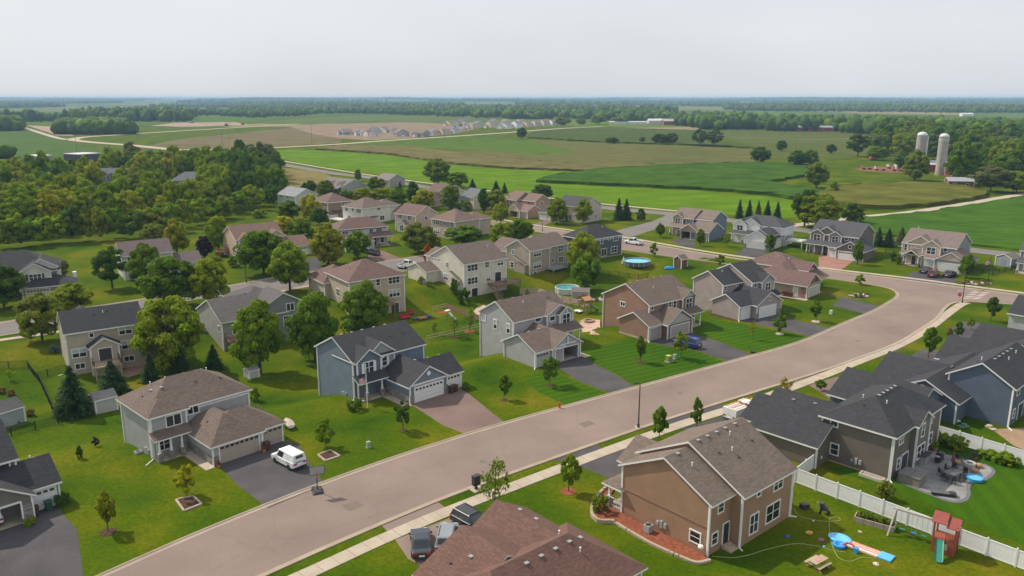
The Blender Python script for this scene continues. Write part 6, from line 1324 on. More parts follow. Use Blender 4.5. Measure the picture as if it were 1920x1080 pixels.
# ------------------------------------------------------------------ fences
def runs(pts,step):
    out=[]
    for a,b in zip(pts,pts[1:]):
        L_=math.hypot(b[0]-a[0],b[1]-a[1]); n=max(1,round(L_/step))
        for i in range(n): out.append(((a[0]+(b[0]-a[0])*i/n,a[1]+(b[1]-a[1])*i/n),(a[0]+(b[0]-a[0])*(i+1)/n,a[1]+(b[1]-a[1])*(i+1)/n)))
    return out
def fence(name,label,px,step,kind,h_,mat):
    pts=[g(*p)[:2] for p in px]; t=thing(name,label,'fence'); rs=runs(pts,step); post=None; pan={}
    ends=[a for a,b in rs]+[rs[-1][1]]
    for x,y in ends:
        if post is None: post=(MB().box(-.07,.07,-.07,.07,-.4,h_+.08).lathe([(.1,h_+.08),(.1,h_+.12),(.02,h_+.18)],4,a0=math.pi/4) if kind=='v' else MB().box(-.05,.05,-.05,.05,-.4,h_+.05)).build('fence_post',mat,t,(x,y,terr(x,y)),math.atan2(rs[0][1][1]-rs[0][0][1],rs[0][1][0]-rs[0][0][0]),uv=False)
        else: place('fence_post',post.data,t,(x,y,terr(x,y)),post.rotation_euler[2])
    for a,b in rs:
        L_=math.hypot(b[0]-a[0],b[1]-a[1]); za,zb_=terr(*a),terr(*b); k=round(L_,1)
        if k not in pan:
            m=MB(); x0,x1=.07,L_-.07
            if kind=='v':
                m.box(x0,x1,-.035,.035,.08,.2).box(x0,x1,-.035,.035,h_-.12,h_).box(x0,x1,-.013,.013,.19,h_-.11); n=int((x1-x0)/.28)
                for i in range(n): q=x0+(x1-x0)*i/n; m.box(q+.006,q+(x1-x0)/n-.006,-.018,.018,.2,h_-.12)
            elif kind=='p':
                m.box(x0,x1,.02,.06,.3,.4).box(x0,x1,.02,.06,h_-.35,h_-.25); n=int((x1-x0)/.16)
                for i in range(n): q=x0+(x1-x0)*i/n; m.box(q,q+(x1-x0)/n-.015,-.02,.02,.05,h_+.03*((i*7)%3-1))
            elif kind=='r': m.box(x0,x1,-.03,.03,h_*.45,h_*.45+.12).box(x0,x1,-.03,.03,h_-.14,h_)
            elif kind=='m':
                m.tube((0,0,h_-.03),(L_,0,h_-.03),.03,.03,5).tube((0,0,.06),(L_,0,.06),.02,.02,4); n=int(L_/.13)
                for i in range(n): q=L_*i/n; m.tube((q,0,.06),(q+.3,0,h_-.03),.009,.009,3,caps=False).tube((q+.3,0,.06),(q,0,h_-.03),.009,.009,3,caps=False)
            o=m.build('fence_panel',mat,t,(a[0],a[1],za),math.atan2(b[1]-a[1],b[0]-a[0]),uv=False); pan[k]=o.data
        else: o=place('fence_panel',pan[k],t,(a[0],a[1],za),math.atan2(b[1]-a[1],b[0]-a[0]))
        o.rotation_euler[1]=-math.atan2(zb_-za,L_)
    return t
M_vinyl=plain((.78,.78,.77),.35,.04,key='white_vinyl')
fence('vinyl_fence','long white vinyl fence running to the lower right corner',[(1527,876),(1490,905),(1960,1085)],2.4,'v',1.75,M_vinyl)
fence('vinyl_fence','white vinyl fence behind the patio shrubs',[(1755,822),(1796,834),(1838,847),(1880,860),(1960,884)],2.4,'v',1.75,M_vinyl)
fence('chain_fence','dark chain fence along the left back gardens',[(-20,692),(53,690),(75,718),(110,795),(67,806),(22,818),(-10,826)],3.0,'m',1.25,M_black)
fence('chain_fence','low dark fence beside the beige house lawn',[(72,712),(90,706),(125,698)],3.0,'m',1.2,M_black)
fence('plank_fence','weathered plank fence between the cream house and the round pool',[(975,540),(1010,552),(1054,567),(1085,574)],2.4,'p',1.5,M_woodl)
fence('plank_fence','brown plank fence on the swale behind the light grey house',[(836,578),(866,590),(900,602)],2.4,'p',1.2,M_wood)
fence('rail_fence','two rail wooden fence in front of the swale lawn',[(800,640),(850,629),(902,616)],3.0,'r',1.1,M_woodl)
fence('rail_fence','two rail wooden fence on the slope below the red mulch patch',[(811,566),(836,578)],2.6,'r',1.1,M_woodl)
fence('garden_fence','thin black fence at the garden of the blue pool',[(1124,512),(1160,518),(1197,524),(1215,520)],3.0,'m',1.2,M_black)
fence('garden_fence','black garden fence right of the sage grey house',[(1826,506),(1861,516),(1896,508),(1925,500)],2.6,'m',1.3,M_black)
fence('garden_fence','black garden fence right of the dark grey house',[(1660,474),(1690,478),(1716,472)],2.6,'m',1.2,M_black)
# ------------------------------------------------------------------ sheds, pools, garden things
def shed(label,pxa,pxb,dep,h_,roofc,wallc,kind='gu',pit=.5,door=True,name='shed',group=None):
    a=g(*pxa);b=g(*pxb); w_=math.hypot(b[0]-a[0],b[1]-a[1]); z=min(a[2],b[2])
    t=house(name,label,a[:2],math.degrees(math.atan2(b[1]-a[1],b[0]-a[0])),roofc,wallc,[(0,w_,0,dep,h_,kind,pit,{'oh':.2})],cat='shed',zb=-.3); t.location.z=z
    if door: MB().box(w_/2-.6,w_/2+.6,-.04,0,0,1.85).build('shed_door',plain(mul(wallc,.8),.6),t,uv=False)
    return t
shed('small pale shed with dark roof beside the big spruce',(181,777),(221,768),2.6,2.0,(.11,.11,.12),(.47,.47,.46),door=False)
t=shed('grey shed with dark roof at the left edge',(-12,808),(48,790),3.6,2.1,(.10,.095,.10),(.36,.38,.40),door=False); MB().box(3,3.3,-.05,0,.1,.3).build('shed_vent',M_dark,t,uv=False)
t=shed('small brown garden shed by the blue pool',(1263,500),(1277,504),2.6,2.3,(.2,.14,.12),(.17,.085,.06),'gv',.7); window(t,(0,2,0,2.6),'R',1.3,1.0,.6,.6,1,1)
shed('sage shed with brown roof right of the sage grey house',(1865.5,497),(1894,502),4.2,2.2,(.2,.155,.14),(.30,.33,.36),'gv',.45); shed('grey shed with arched roof behind the wooden playset',(1072,560),(1104,560),2.4,1.7,(.17,.15,.14),(.42,.36,.31),'gu',.35,False); shed('little white playhouse under the large round maple',(468,711),(486,707),1.6,1.3,(.35,.35,.35),(.5,.5,.48),'gu',.4,False,'playhouse')
def water_mat(col):
    m,t,b=newmat('pool_water'); b.inputs['Base Color'].default_value=(*col,1); b.inputs['Roughness'].default_value=.08; n=noise(t,3,3,geo_pos(t)); bump(t,b,n.outputs[0],.15,.03); return m
def pool(label,px,py,r,h_,wall,water,frame=True,z=0):
    x,y,zz=g(px,py); t=thing('swimming_pool',label,'pool',(x,y,zz+z)); m=MB(); m.lathe([(r,0),(r,h_),(r-.12,h_),(r-.12,h_*.15)],32); m.f.pop();m.f.pop();m.m.pop();m.m.pop()
    m.build('pool_wall',wall,t,uv=False); MB().lathe([(r-.1,h_*.1),(r-.1,h_*.82)],32).build('water',water_mat(water),t,uv=False)
    if frame:
        ring=MB()
        for i in range(24): a=6.283*i/24;b=6.283*(i+1)/24; ring.tube((r*math.cos(a),r*math.sin(a),h_),(r*math.cos(b),r*math.sin(b),h_),.07,.07,6)
        ring.build('top_rail',M_white if frame==1 else plain((.5,.5,.5),.4),t,uv=False)
        for i in range(16): a=6.283*i/16; MB().tube(((r+.06)*math.cos(a),(r+.06)*math.sin(a),0),((r+.04)*math.cos(a),(r+.04)*math.sin(a),h_),.05,.05,5).build('frame_leg',plain((.55,.56,.58),.4),t,uv=False)
    return t
t=pool('large round frame pool with bright blue water',1194,496,3.4,1.15,plain((.10,.12,.15),.6,.3),(.10,.50,.72),2)
for s in (-.25,.25): MB().tube((-3.9,s,0),(-3.4,s,2),.05,.05,5).tube((-2.9,s,.3),(-3.4,s,2),.05,.05,5).build('ladder_rail',M_white,t,uv=False)
for i in range(4): MB().box(-3.85+.1*i,-3.7+.1*i,-.25,.25,.25+.3*i,.3+.3*i).build('ladder_step',M_white,t,uv=False)
pool('round above ground pool with teal water behind the tree',1064,548,2.8,1.25,plain((.55,.53,.5),.5,.08),(.05,.32,.36),1)
x,y,z=g(1827,900); t=pool('small blue paddling pool on the patio edge',1827,900,.85,.28,plain((.03,.30,.60),.4),(.1,.42,.62),0,.08)
tp=MB(); v,f=I1; rr2=random.Random(4); tp.add([(p.x*1.6*rr2.uniform(.8,1.1),p.y*.8,max(0,p.z)*.8*rr2.uniform(.5,1.2)) for p in v],f); x,y,z=g(1256,503); tag(tp.build('blue_tarp',plain((.02,.25,.6),.35,.15),None,(x,y,z),R(20),uv=False),'crumpled blue tarp beside the brown garden shed','tarp')
# --- patio of the taupe house
HC=((41.59,80.44),43)
def wh(u,v): return inhouse(*HC[0],HC[1],u,v)
pat=[(1683,901),(1721,917),(1770,936),(1792,940),(1807,936),(1813,925),(1812,913),(1818,905),(1840,900),(1857,889),(1858,880),(1844,872),(1807,862),(1758,848),(1722,842),(1690,868)]
pl=smooth_line(G2(pat[:13])); structure(sheet('patio_border',offset_line(pl,-.35)+G2(pat[13:]),.03,plain((.13,.13,.14),.8,.2))); structure(sheet('patio',pl+G2(pat[13:]),.06,M_patio))
def onp(px,py): x,y,z=g(px,py); return (x,y,.065)
t=thing('hot_tub','taupe hot tub with folded cover at the house corner on the patio','hot tub',onp(1710,903),R(43))
MB().box(-1.1,1.1,-1.1,1.1,0,.85).build('cabinet',plain((.20,.175,.15),.7,.15,5),t); MB().box(-1.15,1.15,-1.15,-.02,.86,1.0).box(-1.15,1.15,.02,1.15,.86,1.0).build('tub_cover',plain((.17,.16,.145),.7),t,uv=False)
t=thing('outdoor_bar','dark outdoor bar counter by the sliding door','bar',onp(1731,868),R(43)); MB().box(-.8,.8,-.4,.4,0,1.0).build('bar_body',plain((.3,.29,.28),.6,.2),t,uv=False); MB().box(-.95,.95,-.5,.5,1.0,1.08).build('bar_top',M_dark,t,uv=False)
t=thing('barbecue_grill','black barbecue grill on the patio','grill',onp(1760,866),R(43)); MB().box(-.6,.6,-.3,.3,.1,.85).build('cart',M_dark,t,uv=False); MB().slab([(-.3,.85),(.3,.85),(.28,1.05),(.1,1.2),(-.2,1.15)],-.4,.4,'x').build('lid',M_black,t,uv=False); MB().box(.4,.9,-.25,.25,.82,.86).box(-.9,-.4,-.25,.25,.82,.86).build('side_shelf',M_grey,t,uv=False)
t=thing('dining_table','dark outdoor dining table on the patio','table',onp(1786,897),R(35)); MB().box(-.95,.95,-.6,.6,.70,.75).build('table_top',plain((.07,.075,.08),.3),t,uv=False)
for sx in(-.8,.8):
    for sy in(-.45,.45): MB().box(sx-.03,sx+.03,sy-.03,sy+.03,0,.7).build('leg',M_black,t,uv=False)
def chair(px,py,rz,lab,grp,mat=M_dark):
    c=thing('patio_chair',lab,'chair',onp(px,py),R(rz),grp); MB().box(-.27,.27,-.27,.27,.40,.45).build('seat',mat,c,uv=False); MB().box(-.27,.27,.23,.28,.45,.95).build('backrest',mat,c,uv=False)
    for sx in(-.25,.25):
        for sy in(-.25,.25): MB().box(sx-.02,sx+.02,sy-.02,sy+.02,0,.62 if sy<0 else .4).build('leg',M_black,c,uv=False)
        MB().box(sx-.03,sx+.03,-.27,.27,.6,.64).build('armrest',mat,c,uv=False)
for i,(px,py,rz,d) in enumerate([(1764,893,90,'left end'),(1770,902,130,'near left side'),(1784,907,190,'near side'),(1803,903,230,'near right side'),(1806,892,290,'right end'),(1790,884,0,'far side'),(1776,886,40,'far left side')]): chair(px,py,rz,'dark patio chair at the %s of the dining table'%d,'patio dining chairs')
for px,py,rz,d in [(1812,868,60,'behind the white fire bowl'),(1826,866,-20,'right of the white fire bowl'),(1796,866,100,'left of the white fire bowl')]: chair(px,py,rz,'dark patio chair %s'%d,'fire bowl chairs')
t=thing('fire_bowl','round pale stone fire bowl on the patio','fire pit',onp(1817,876)); MB().lathe([(.6,0),(.65,.5),(.62,.55),(.35,.55),(.3,.4)],16).build('bowl',plain((.42,.40,.37),.8,.15),t,uv=False); MB().lathe([(.3,.4),(.3,.45)],12).build('burner',M_dark,t,uv=False)
for i,(px,py) in enumerate([(1826,886),(1835,877),(1795,871)]): x=onp(px,py); tag(MB().lathe([(.24,0),(.36,.12),(.38,.28),(.3,.42),(.1,.45)],12).build('pouf',plain((.42,.22,.12),.8,.15),None,x,uv=False),'orange brown round pouf on the patio, %s'%['nearest one','rightmost one','one beside the left fire bowl chair'][i],'pouf','patio poufs')
t=thing('sun_lounger','dark low lounger at the front edge of the patio','lounger',onp(1768,929),R(-18)); MB().box(-1.2,.6,-.35,.35,.22,.32).build('mattress',plain((.10,.09,.09),.7),t,uv=False); MB().slab([(-.35,.3),(.35,.3),(.35,.4),(-.35,.4)],.6,1.2,'x').build('headrest',M_dark,t,uv=False); MB().box(-1.2,1.2,-.38,-.34,.1,.25).box(-1.2,1.2,.34,.38,.1,.25).build('frame',M_black,t,uv=False)
t=thing('patio_umbrella','folded maroon patio umbrella by the dining table','umbrella',onp(1785,880)); MB().tube((0,0,0),(0,0,2.3),.03,.03,6).build('pole',M_dark,t,uv=False); MB().lathe([(.2,.9),(.24,1.1),(.12,1.7),(.04,2.2)],8).build('folded_canopy',plain((.17,.05,.06),.8),t,uv=False)
t=thing('potted_plant','flower pot at the house corner beside the patio','plant',onp(1752,846)); MB().lathe([(.25,0),(.35,.5)],10).build('pot',plain((.3,.16,.1),.8),t,uv=False); c=place('foliage',CR['bush'][1],t,(0,0,.4),0,(.5,.5,.45)); c.color=(*TINT['lime'],1)
# --- curved mulch bed with block wall beside the brown house
bed=smooth_line(G2([(1160,905),(1136,918),(1116,940),(1109,962),(1121,979),(1151,982),(1175,995),(1222,1022),(1273,1045),(1305,1057),(1330,1053)]),5)
hb=lambda u,v:inhouse(17.93,65.51,41,u,v)
structure(sheet('mulch_bed',bed+[hb(-.1,-.05),hb(-.1,10.4),hb(.0,12.6)],.16,M_redmulch))
t=thing('block_wall','low curved tan block wall around the red mulch bed','wall'); me=None; acc=0; last=bed[0]
seg=[]
for a,b in zip(bed,bed[1:]):
    L_=math.hypot(b[0]-a[0],b[1]-a[1]); n=max(1,round(L_/.4)); seg+=[(a[0]+(b[0]-a[0])*(i+.5)/n,a[1]+(b[1]-a[1])*(i+.5)/n,math.atan2(b[1]-a[1],b[0]-a[0]),L_/n) for i in range(n)]
for j in range(3):
    for k,(x,y,an,l) in enumerate(seg):
        if j==2 and k>len(seg)*.45: continue
        if me is None: o=MB().box(-.2,.2,-.14,.14,0,.145).build('wall_block',plain((.40,.31,.23),.85,.2,2),t,(x,y,j*.15-.05),an,uv=False); me=o.data
        else: place('wall_block',me,t,(x+random.uniform(-.02,.02),y+random.uniform(-.02,.02),j*.15-.05),an+random.uniform(-.05,.05))
# --- back garden of the brown house
M_red=plain((.30,.07,.035),.65,.2,5,key='redwood_stain')
def wpos(px,py): x,y,z=g(px,py); return (x,y,z)
t=thing('swing_set','redwood playset with red roofs, green slide and swing beam','playset',wpos(1770,1032),R(-40))
for x in(-.9,.9):
    for y in(-.75,.75): MB().box(x-.07,x+.07,y-.07,y+.07,0,3.0).build('tower_post',M_red,t,uv=False)
MB().box(-1,1,-.85,.85,1.35,1.45).build('play_deck',M_red,t,uv=False)
for k,(x0,x1,zr) in enumerate(((-1.15,.1,3.0),(.1,1.15,2.75))):
    r_=MB().slab([(-1,zr),(0,zr+.7),(1,zr),(1,zr+.06),(0,zr+.78),(-1,zr+.06)],x0,x1,'x').build('tower_roof',plain((.26,.05,.035),.6,.15),t,uv=False)
for i in range(9): MB().box(-.9+i*.2,-.73+i*.2,-.84,-.8,.05,1.35).build('wall_plank',M_red,t,uv=False); 
for i in range(8): MB().box(.86,.9,-.75+i*.19,-.6+i*.19,.05,2.2).build('wall_plank',M_red,t,uv=False)
for i in range(7): MB().box(.1+i*.13,.16+i*.13,-.84,-.8,1.45,2.2).build('railing_baluster',M_red,t,uv=False)
MB().box(-.25,.35,-.87,-.84,.5,1.1).build('play_window',plain((.55,.5,.4),.6),t,uv=False)
sm=MB(); sm.add([(-1.0,-.7,1.4),(-1.0,-.15,1.4),(-2.9,-.15,.15),(-2.9,-.7,.15),(-1.0,-.78,1.6),(-1.0,-.07,1.6),(-2.9,-.07,.33),(-2.9,-.78,.33)],[(0,1,2,3),(0,3,7,4),(1,5,6,2),(4,7,3,0),(2,6,5,1)]); sl_=sm.build('slide',plain((.03,.22,.16),.25,.1),t,uv=False); sl_.rotation_euler=(0,0,R(104)); sl_.location=(-1.0,0,0)
MB().box(-4.7,-.9,.32,.5,2.42,2.62).build('swing_beam',plain((.45,.41,.36),.7,.15),t,uv=False)
for y in(-.7,1.5): MB().tube((-4.5,.41,2.55),(-4.8,y,0),.1,.1,5).build('beam_leg',plain((.45,.41,.36),.7,.15),t,uv=False)
for x,cm in((-3.8,(.03,.2,.14)),(-2.8,(.02,.15,.6)),(-1.9,(.03,.2,.14))):
    s=MB().box(x-.25,x+.25,.28,.54,.55,.62).build('swing_seat',plain(cm,.5),t,uv=False); MB().tube((x-.22,.41,.6),(x-.22,.41,2.45),.015,.015,4).tube((x+.22,.41,.6),(x+.22,.41,2.45),.015,.015,4).build('swing_chain',M_galv,s,uv=False)
t=thing('picnic_table','grey wooden picnic table with a cloth on it','picnic table',wpos(1534,1063),R(35))
for i in range(5): MB().box(-.9,.9,-.38+i*.155,-.24+i*.155,.72,.76).build('table_plank',M_woodl,t,uv=False)
for y in(-.75,.62): MB().box(-.9,.9,y,y+.26,.42,.46).build('bench',M_woodl,t,uv=False)
for x in(-.65,.65): MB().tube((x,-.75,0),(x,.2,.72),.05,.05,4).tube((x,.75,0),(x,-.2,.72),.05,.05,4).box(x-.04,x+.04,-.75,.85,.36,.42).build('leg_frame',M_woodl,t,uv=False)
MB().box(-.35,.25,-.2,.2,.765,.78).build('cloth',plain((.55,.25,.22),.8,.4,12),t,uv=False)
t=thing('garden_bed','raised wooden garden bed full of plants beside the white fence','garden bed',wpos(1640,983),R(-35)); L_,W_=3.6,1.2
for i in range(4):
    for y in(-W_/2,W_/2): MB().box(-L_/2+i*L_/4+.02,-L_/2+(i+1)*L_/4-.02,y-.05,y+.05,0,.55).build('side_board',plain((.36,.30,.24),.8,.2,5),t,uv=False)
for x in(-L_/2,L_/2): MB().box(x-.05,x+.05,-W_/2,W_/2,0,.55).build('end_board',plain((.36,.30,.24),.8,.2,5),t,uv=False)
MB().box(-L_/2,L_/2,-W_/2,W_/2,0,.45).build('soil',M_mulch,t,uv=False)
for i in range(6): c=place('plant_clump',CR['bush'][i%2],t,(-1.4+i*.55,0,.35),i,(.5,.5,.4)); c.color=(*TINT[('lime','green','olive')[i%3]],1)
t=thing('water_slide','blue and orange inflatable water slide on the lawn','toy',(0,0,0)); A=Vector(wpos(1575,1013));B=Vector(wpos(1662,1046)); d=(B-A); L_=d.length; t.location=A; t.rotation_euler=(0,0,math.atan2(d.y,d.x))
MB().box(.5,L_-.6,-.62,.62,.02,.07).build('slide_mat',plain((.62,.60,.56),.3,.08),t,uv=False)
for y in(-.58,-.1,.2,.5): MB().box(.5,L_-.6,y,y+.1,.07,.10).build('orange_stripe',plain((.65,.17,.05),.4),t,uv=False)
MB().lathe([(.85,.02),(.9,.16),(.7,.2),(.2,.08)],16,sx=1.2).build('splash_head',plain((.14,.48,.74),.3),t,(-.1,.15,0),uv=False); MB().box(L_-.65,L_+.55,-.62,.62,.02,.16).build('splash_pool',plain((.10,.42,.72),.3),t,uv=False); MB().lathe([(.6,.02),(.62,.25),(.4,.28),(.1,.1)],14).build('side_pool',plain((.02,.25,.60),.3),t,(.35,-1.1,0),uv=False); MB().path([(.6,-1.0,.15),(1.0,-.9,.55),(1.5,-.8,.5),(1.9,-1.0,.1)],.09,6).build('spray_arch',plain((.6,.05,.09),.4),t,uv=False); MB().box(1.75,2.1,-1.3,-.9,0,.5).build('spray_post',plain((.03,.28,.62),.4),t,uv=False)
t=thing('stroller','dark pushchair standing on the lawn by the white fence','stroller',wpos(1545,963),R(60)); MB().slab([(-.35,.45),(.3,.4),(.45,.9),(.3,.95),(-.3,.65)],-.25,.25,'x').build('seat',plain((.04,.04,.07),.8,.3),t,uv=False)
MB().slab([(.05,.95),(.45,.85),(.4,1.15),(.1,1.15)],-.26,.26,'x').build('hood',plain((.05,.05,.08),.8),t,uv=False); MB().tube((-.24,.4,.5),(-.24,.7,1.1),.02,.02,4).tube((.24,.4,.5),(.24,.7,1.1),.02,.02,4).tube((-.24,.7,1.1),(.24,.7,1.1),.025,.025,4).build('handle',M_grey,t,uv=False)
for x in(-.28,.28):
    for y in(-.4,.35): w_=MB().lathe([(.14,-.03),(.14,.03)],10).build('wheel',M_tyre,t,(x,y,.14),uv=False); w_.rotation_euler=(0,math.pi/2,0)
x=wpos(1508,953); tag(MB().box(-.4,.4,-.3,.3,0,.45).box(-.43,.43,-.33,.33,.45,.52).build('storage_crate',M_dark,None,x,.4,uv=False),'black plastic crate on the lawn by the brown house','crate')
for px,py,col,s,lab in((1517,1000,(.6,.33,.06),.4,'yellow toy on the shaded lawn'),(1539,1013,(.3,.1,.25),.35,'slim colourful toy on the lawn'),(1612,998,(.6,.45,.4),.22,'small white and red toy above the water slide'),(1475,1006,(.03,.06,.25),.35,'blue toy lying in the house shadow'),(1525,977,(.55,.55,.5),.15,'white scrap beside the garden hose'),(1545,1025,(.08,.4,.5),.18,'small turquoise toy ball'),(1643,1058,(.5,.45,.35),.3,'pale toy at the end of the water slide')):
    v,f=I0; rr3=random.Random(px); tag(MB().add([(p.x*s*rr3.uniform(.7,1.3),p.y*s*rr3.uniform(.5,1.2),max(-.2,p.z)*s*.6+s*.12) for p in v],f).build('garden_toy',plain(col,.5,.2),None,wpos(px,py),uv=False),lab,'toy')
def hose(name,label,pts,col):
    l=smooth_line(G2(pts),5); tag(MB().path([(x,y,terr(x,y)+.03) for x,y in l],.03,4).build(name,plain(col,.5),uv=False),label,'hose')
hose('garden_hose','pale green hose looping from house to picnic table',[(1487,953),(1500,968),(1530,976),(1556,978),(1575,976),(1570,970),(1556,973),(1555,990),(1557,1012),(1565,1035),(1575,1048),(1595,1053),(1615,1046),(1640,1048)],(.30,.34,.10)); hose('garden_hose','long pale hose crossing the shaded lawn',[(1335,1043),(1370,1046),(1400,1042),(1440,1030),(1490,1020),(1530,1024),(1565,1033),(1585,1036)],(.33,.35,.15))
# --- playsets and clutter in the middle gardens
t=thing('wooden_playset','wooden playset with orange canopy and blue slide','playset',wpos(1098,586),R(30))
for x in(-.8,.8):
    for y in(-.7,.7): MB().box(x-.08,x+.08,y-.08,y+.08,0,3).build('tower_post',M_wood,t,uv=False)
MB().box(-.9,.9,-.8,.8,1.4,1.5).build('play_deck',M_wood,t,uv=False); MB().slab([(-1,2.8),(0,3.5),(1,2.8),(0,3.4)],-1,1,'x').build('canopy',plain((.55,.27,.13),.7),t,uv=False); MB().box(-4.5,-.8,-.08,.08,2.3,2.45).build('swing_beam',M_wood,t,uv=False)
for y in(-1,1): MB().tube((-4.3,0,2.4),(-4.4,y,0),.08,.08,5).build('beam_leg',M_wood,t,uv=False)
for x in(-3.4,-2.2): s=MB().box(x-.25,x+.25,-.12,.12,.5,.56).build('swing_seat',M_dark,t,uv=False); MB().tube((x-.2,0,.5),(x-.2,0,2.3),.02,.02,4).tube((x+.2,0,.5),(x+.2,0,2.3),.02,.02,4).build('swing_chain',M_dark,s,uv=False)
MB().add([(.9,-.3,1.5),(.9,.3,1.5),(2.2,.3,.5),(2.2,-.3,.5),(3.2,.3,.12),(3.2,-.3,.12),(.9,-.35,1.7),(2.2,-.35,.7),(3.2,-.35,.3),(.9,.35,1.7),(2.2,.35,.7),(3.2,.35,.3)],[(0,1,2,3),(3,2,4,5),(0,3,7,6),(3,5,8,7),(1,9,10,2),(2,10,11,4)]).build('slide',plain((.02,.09,.45),.3),t,uv=False)
x=wpos(1084,586); tag(MB().lathe([(.9,.3),(.95,.4),(.85,.45)],16).lathe([(.05,0),(.05,.3)],6).build('small_trampoline',M_white,None,x,uv=False),'small white trampoline by the wooden playset','trampoline')
t=thing('garden_slide','white and green slide on the swale lawn','slide',wpos(846,600),R(60)); MB().add([(-.25,-1.2,.1),(.25,-1.2,.1),(.25,.6,1.5),(-.25,.6,1.5),(-.3,-1.2,.3),(-.3,.6,1.7),(.3,-1.2,.3),(.3,.6,1.7)],[(0,1,2,3),(0,3,5,4),(1,6,7,2)]).build('chute',M_white,t,uv=False); MB().tube((-.25,.6,1.5),(-.3,1.2,0),.04,.04,5).tube((.25,.6,1.5),(.3,1.2,0),.04,.04,5).build('ladder_legs',plain((.03,.3,.12),.5),t,uv=False); MB().box(-.7,.7,.5,1.3,1.9,1.95).build('shade_board',plain((.6,.6,.58),.5),t,uv=False)
for px,py,col,lab,s in((780,600,(.03,.2,.13),'green round toy table on the swale lawn',.55),(792,599,(.42,.18,.09),'orange sand box on the swale lawn',.9),(803,596,(.03,.13,.4),'blue toy on the swale lawn',.5),(760,598,(.45,.02,.04),'red patio sofa behind the beige house',.9),(770,590,(.35,.03,.04),'second red patio seat behind the beige house',.6),(196,687,(.5,.07,.01),'orange red ride on toy behind the deck',.5),(255,676,(.08,.2,.38),'pale blue play table on the red patio',.7)):
    x=wpos(px,py); t=thing('garden_furniture',lab,'furniture',x,.5); MB().box(-s,s,-s*.6,s*.6,.2,.5).build('seat_body',plain(col,.6,.2),t,uv=False); MB().box(-s,s,s*.45,s*.6,.5,.95 if 'sofa' in lab or 'seat' in lab else .55).build('back_panel',plain(col,.6,.2),t,uv=False)
    for sx in(-s*.9,s*.9): MB().box(sx-.05,sx+.05,-s*.55,s*.55,0,.2).build('leg',M_dark,t,uv=False)
t=thing('deck_table','dark table set on the cream house deck','table',(*inhouse(-10.6,171.26,39,10.5,-1.6),.32),R(39)); MB().lathe([(.7,.7),(.7,.75)],14).build('table_top',plain((.06,.09,.15),.4),t,uv=False); MB().lathe([(.3,0),(.06,.1),(.06,.7)],8).build('pedestal',M_dark,t,uv=False)
def bin_(x,y,rz,lab,col):
    t=thing('wheeled_bin',lab,'bin',(x,y,.01),rz,'wheeled bins'); MB().add([(-.25,-.28,.05),(.25,-.28,.05),(.25,.28,.05),(-.25,.28,.05),(-.3,-.36,.95),(.3,-.36,.95),(.3,.36,.95),(-.3,.36,.95)],[(0,3,2,1),(4,5,6,7),(0,1,5,4),(1,2,6,5),(2,3,7,6),(3,0,4,7)]).build('bin_body',plain(col,.6,.15),t,uv=False)
    MB().slab([(-.4,.95),(.4,.95),(.38,1.02),(-.36,1.06)],-.33,.33,'x').build('lid',plain(mul(col,.8),.6),t,uv=False)
    for s in(-.25,.25): w_=MB().lathe([(.11,-.03),(.11,.03)],8).build('wheel',M_tyre,t,(s,.36,.11),uv=False); w_.rotation_euler=(0,math.pi/2,0)
BN=(.075,.035,.025)
for i,(ax,ay,yw,u,v,lab,col) in enumerate([(-22.06,104.91,43.5,11.35,-7.5,'brown bin at the left between the blue house garage doors',BN),(-22.06,104.91,43.5,12.1,-7.4,'brown bin at the right between the blue house garage doors',BN),(-53.09,68.99,46,6.3,-.9,'brown bin between the garage doors at left edge',BN),(-53.09,68.99,46,7.6,-.6,'green bin before the white garage door at left edge',(.02,.07,.05)),(61.68,162.02,47,-.7,4.6,'left of three brown bins beside the tan house',(.13,.04,.03)),(61.68,162.02,47,-.7,3.8,'middle of three brown bins beside the tan house',(.13,.04,.03)),(61.68,162.02,47,-.7,3.0,'right of three brown bins beside the tan house',(.13,.04,.03)),(-42.08,86.02,46,10.5,-7.6,'dark brown bin between the tan garage doors',BN)]):
    x,y=inhouse(ax,ay,yw,u,v); bin_(x,y,R(yw),lab,col)
for ax,ay,yw,u,v,lab,col in ((-42.08,86.02,46,4.3,-7.8,'pot of orange flowers at the left of the tan garage door','orange'),(-42.08,86.02,46,10.0,-7.8,'pot of orange flowers at the right of the tan garage door','orange')):
    x,y=inhouse(ax,ay,yw,u,v); t=thing('potted_plant',lab,'plant',(x,y,0)); MB().lathe([(.18,0),(.26,.35)],10).build('pot',plain((.45,.2,.1),.8),t,uv=False); c=place('flowers',CR['bush'][0],t,(0,0,.25),0,(.35,.35,.3)); c.color=(.42,.14,.02,1)
t=thing('boat_trailer','covered boat on a trailer beside the grey house garage','boat',wpos(542,801),R(120)); t.scale=(.55,.6,.7); m=MB(); 
for x,hw,zt in((-2.2,.85,.95),(0,.95,1.0),(1.6,.7,1.05),(2.6,.05,1.15)): m.v+=[(x,-hw,zt),(x,-hw*.5,.45),(x,hw*.5,.45),(x,hw,zt)]
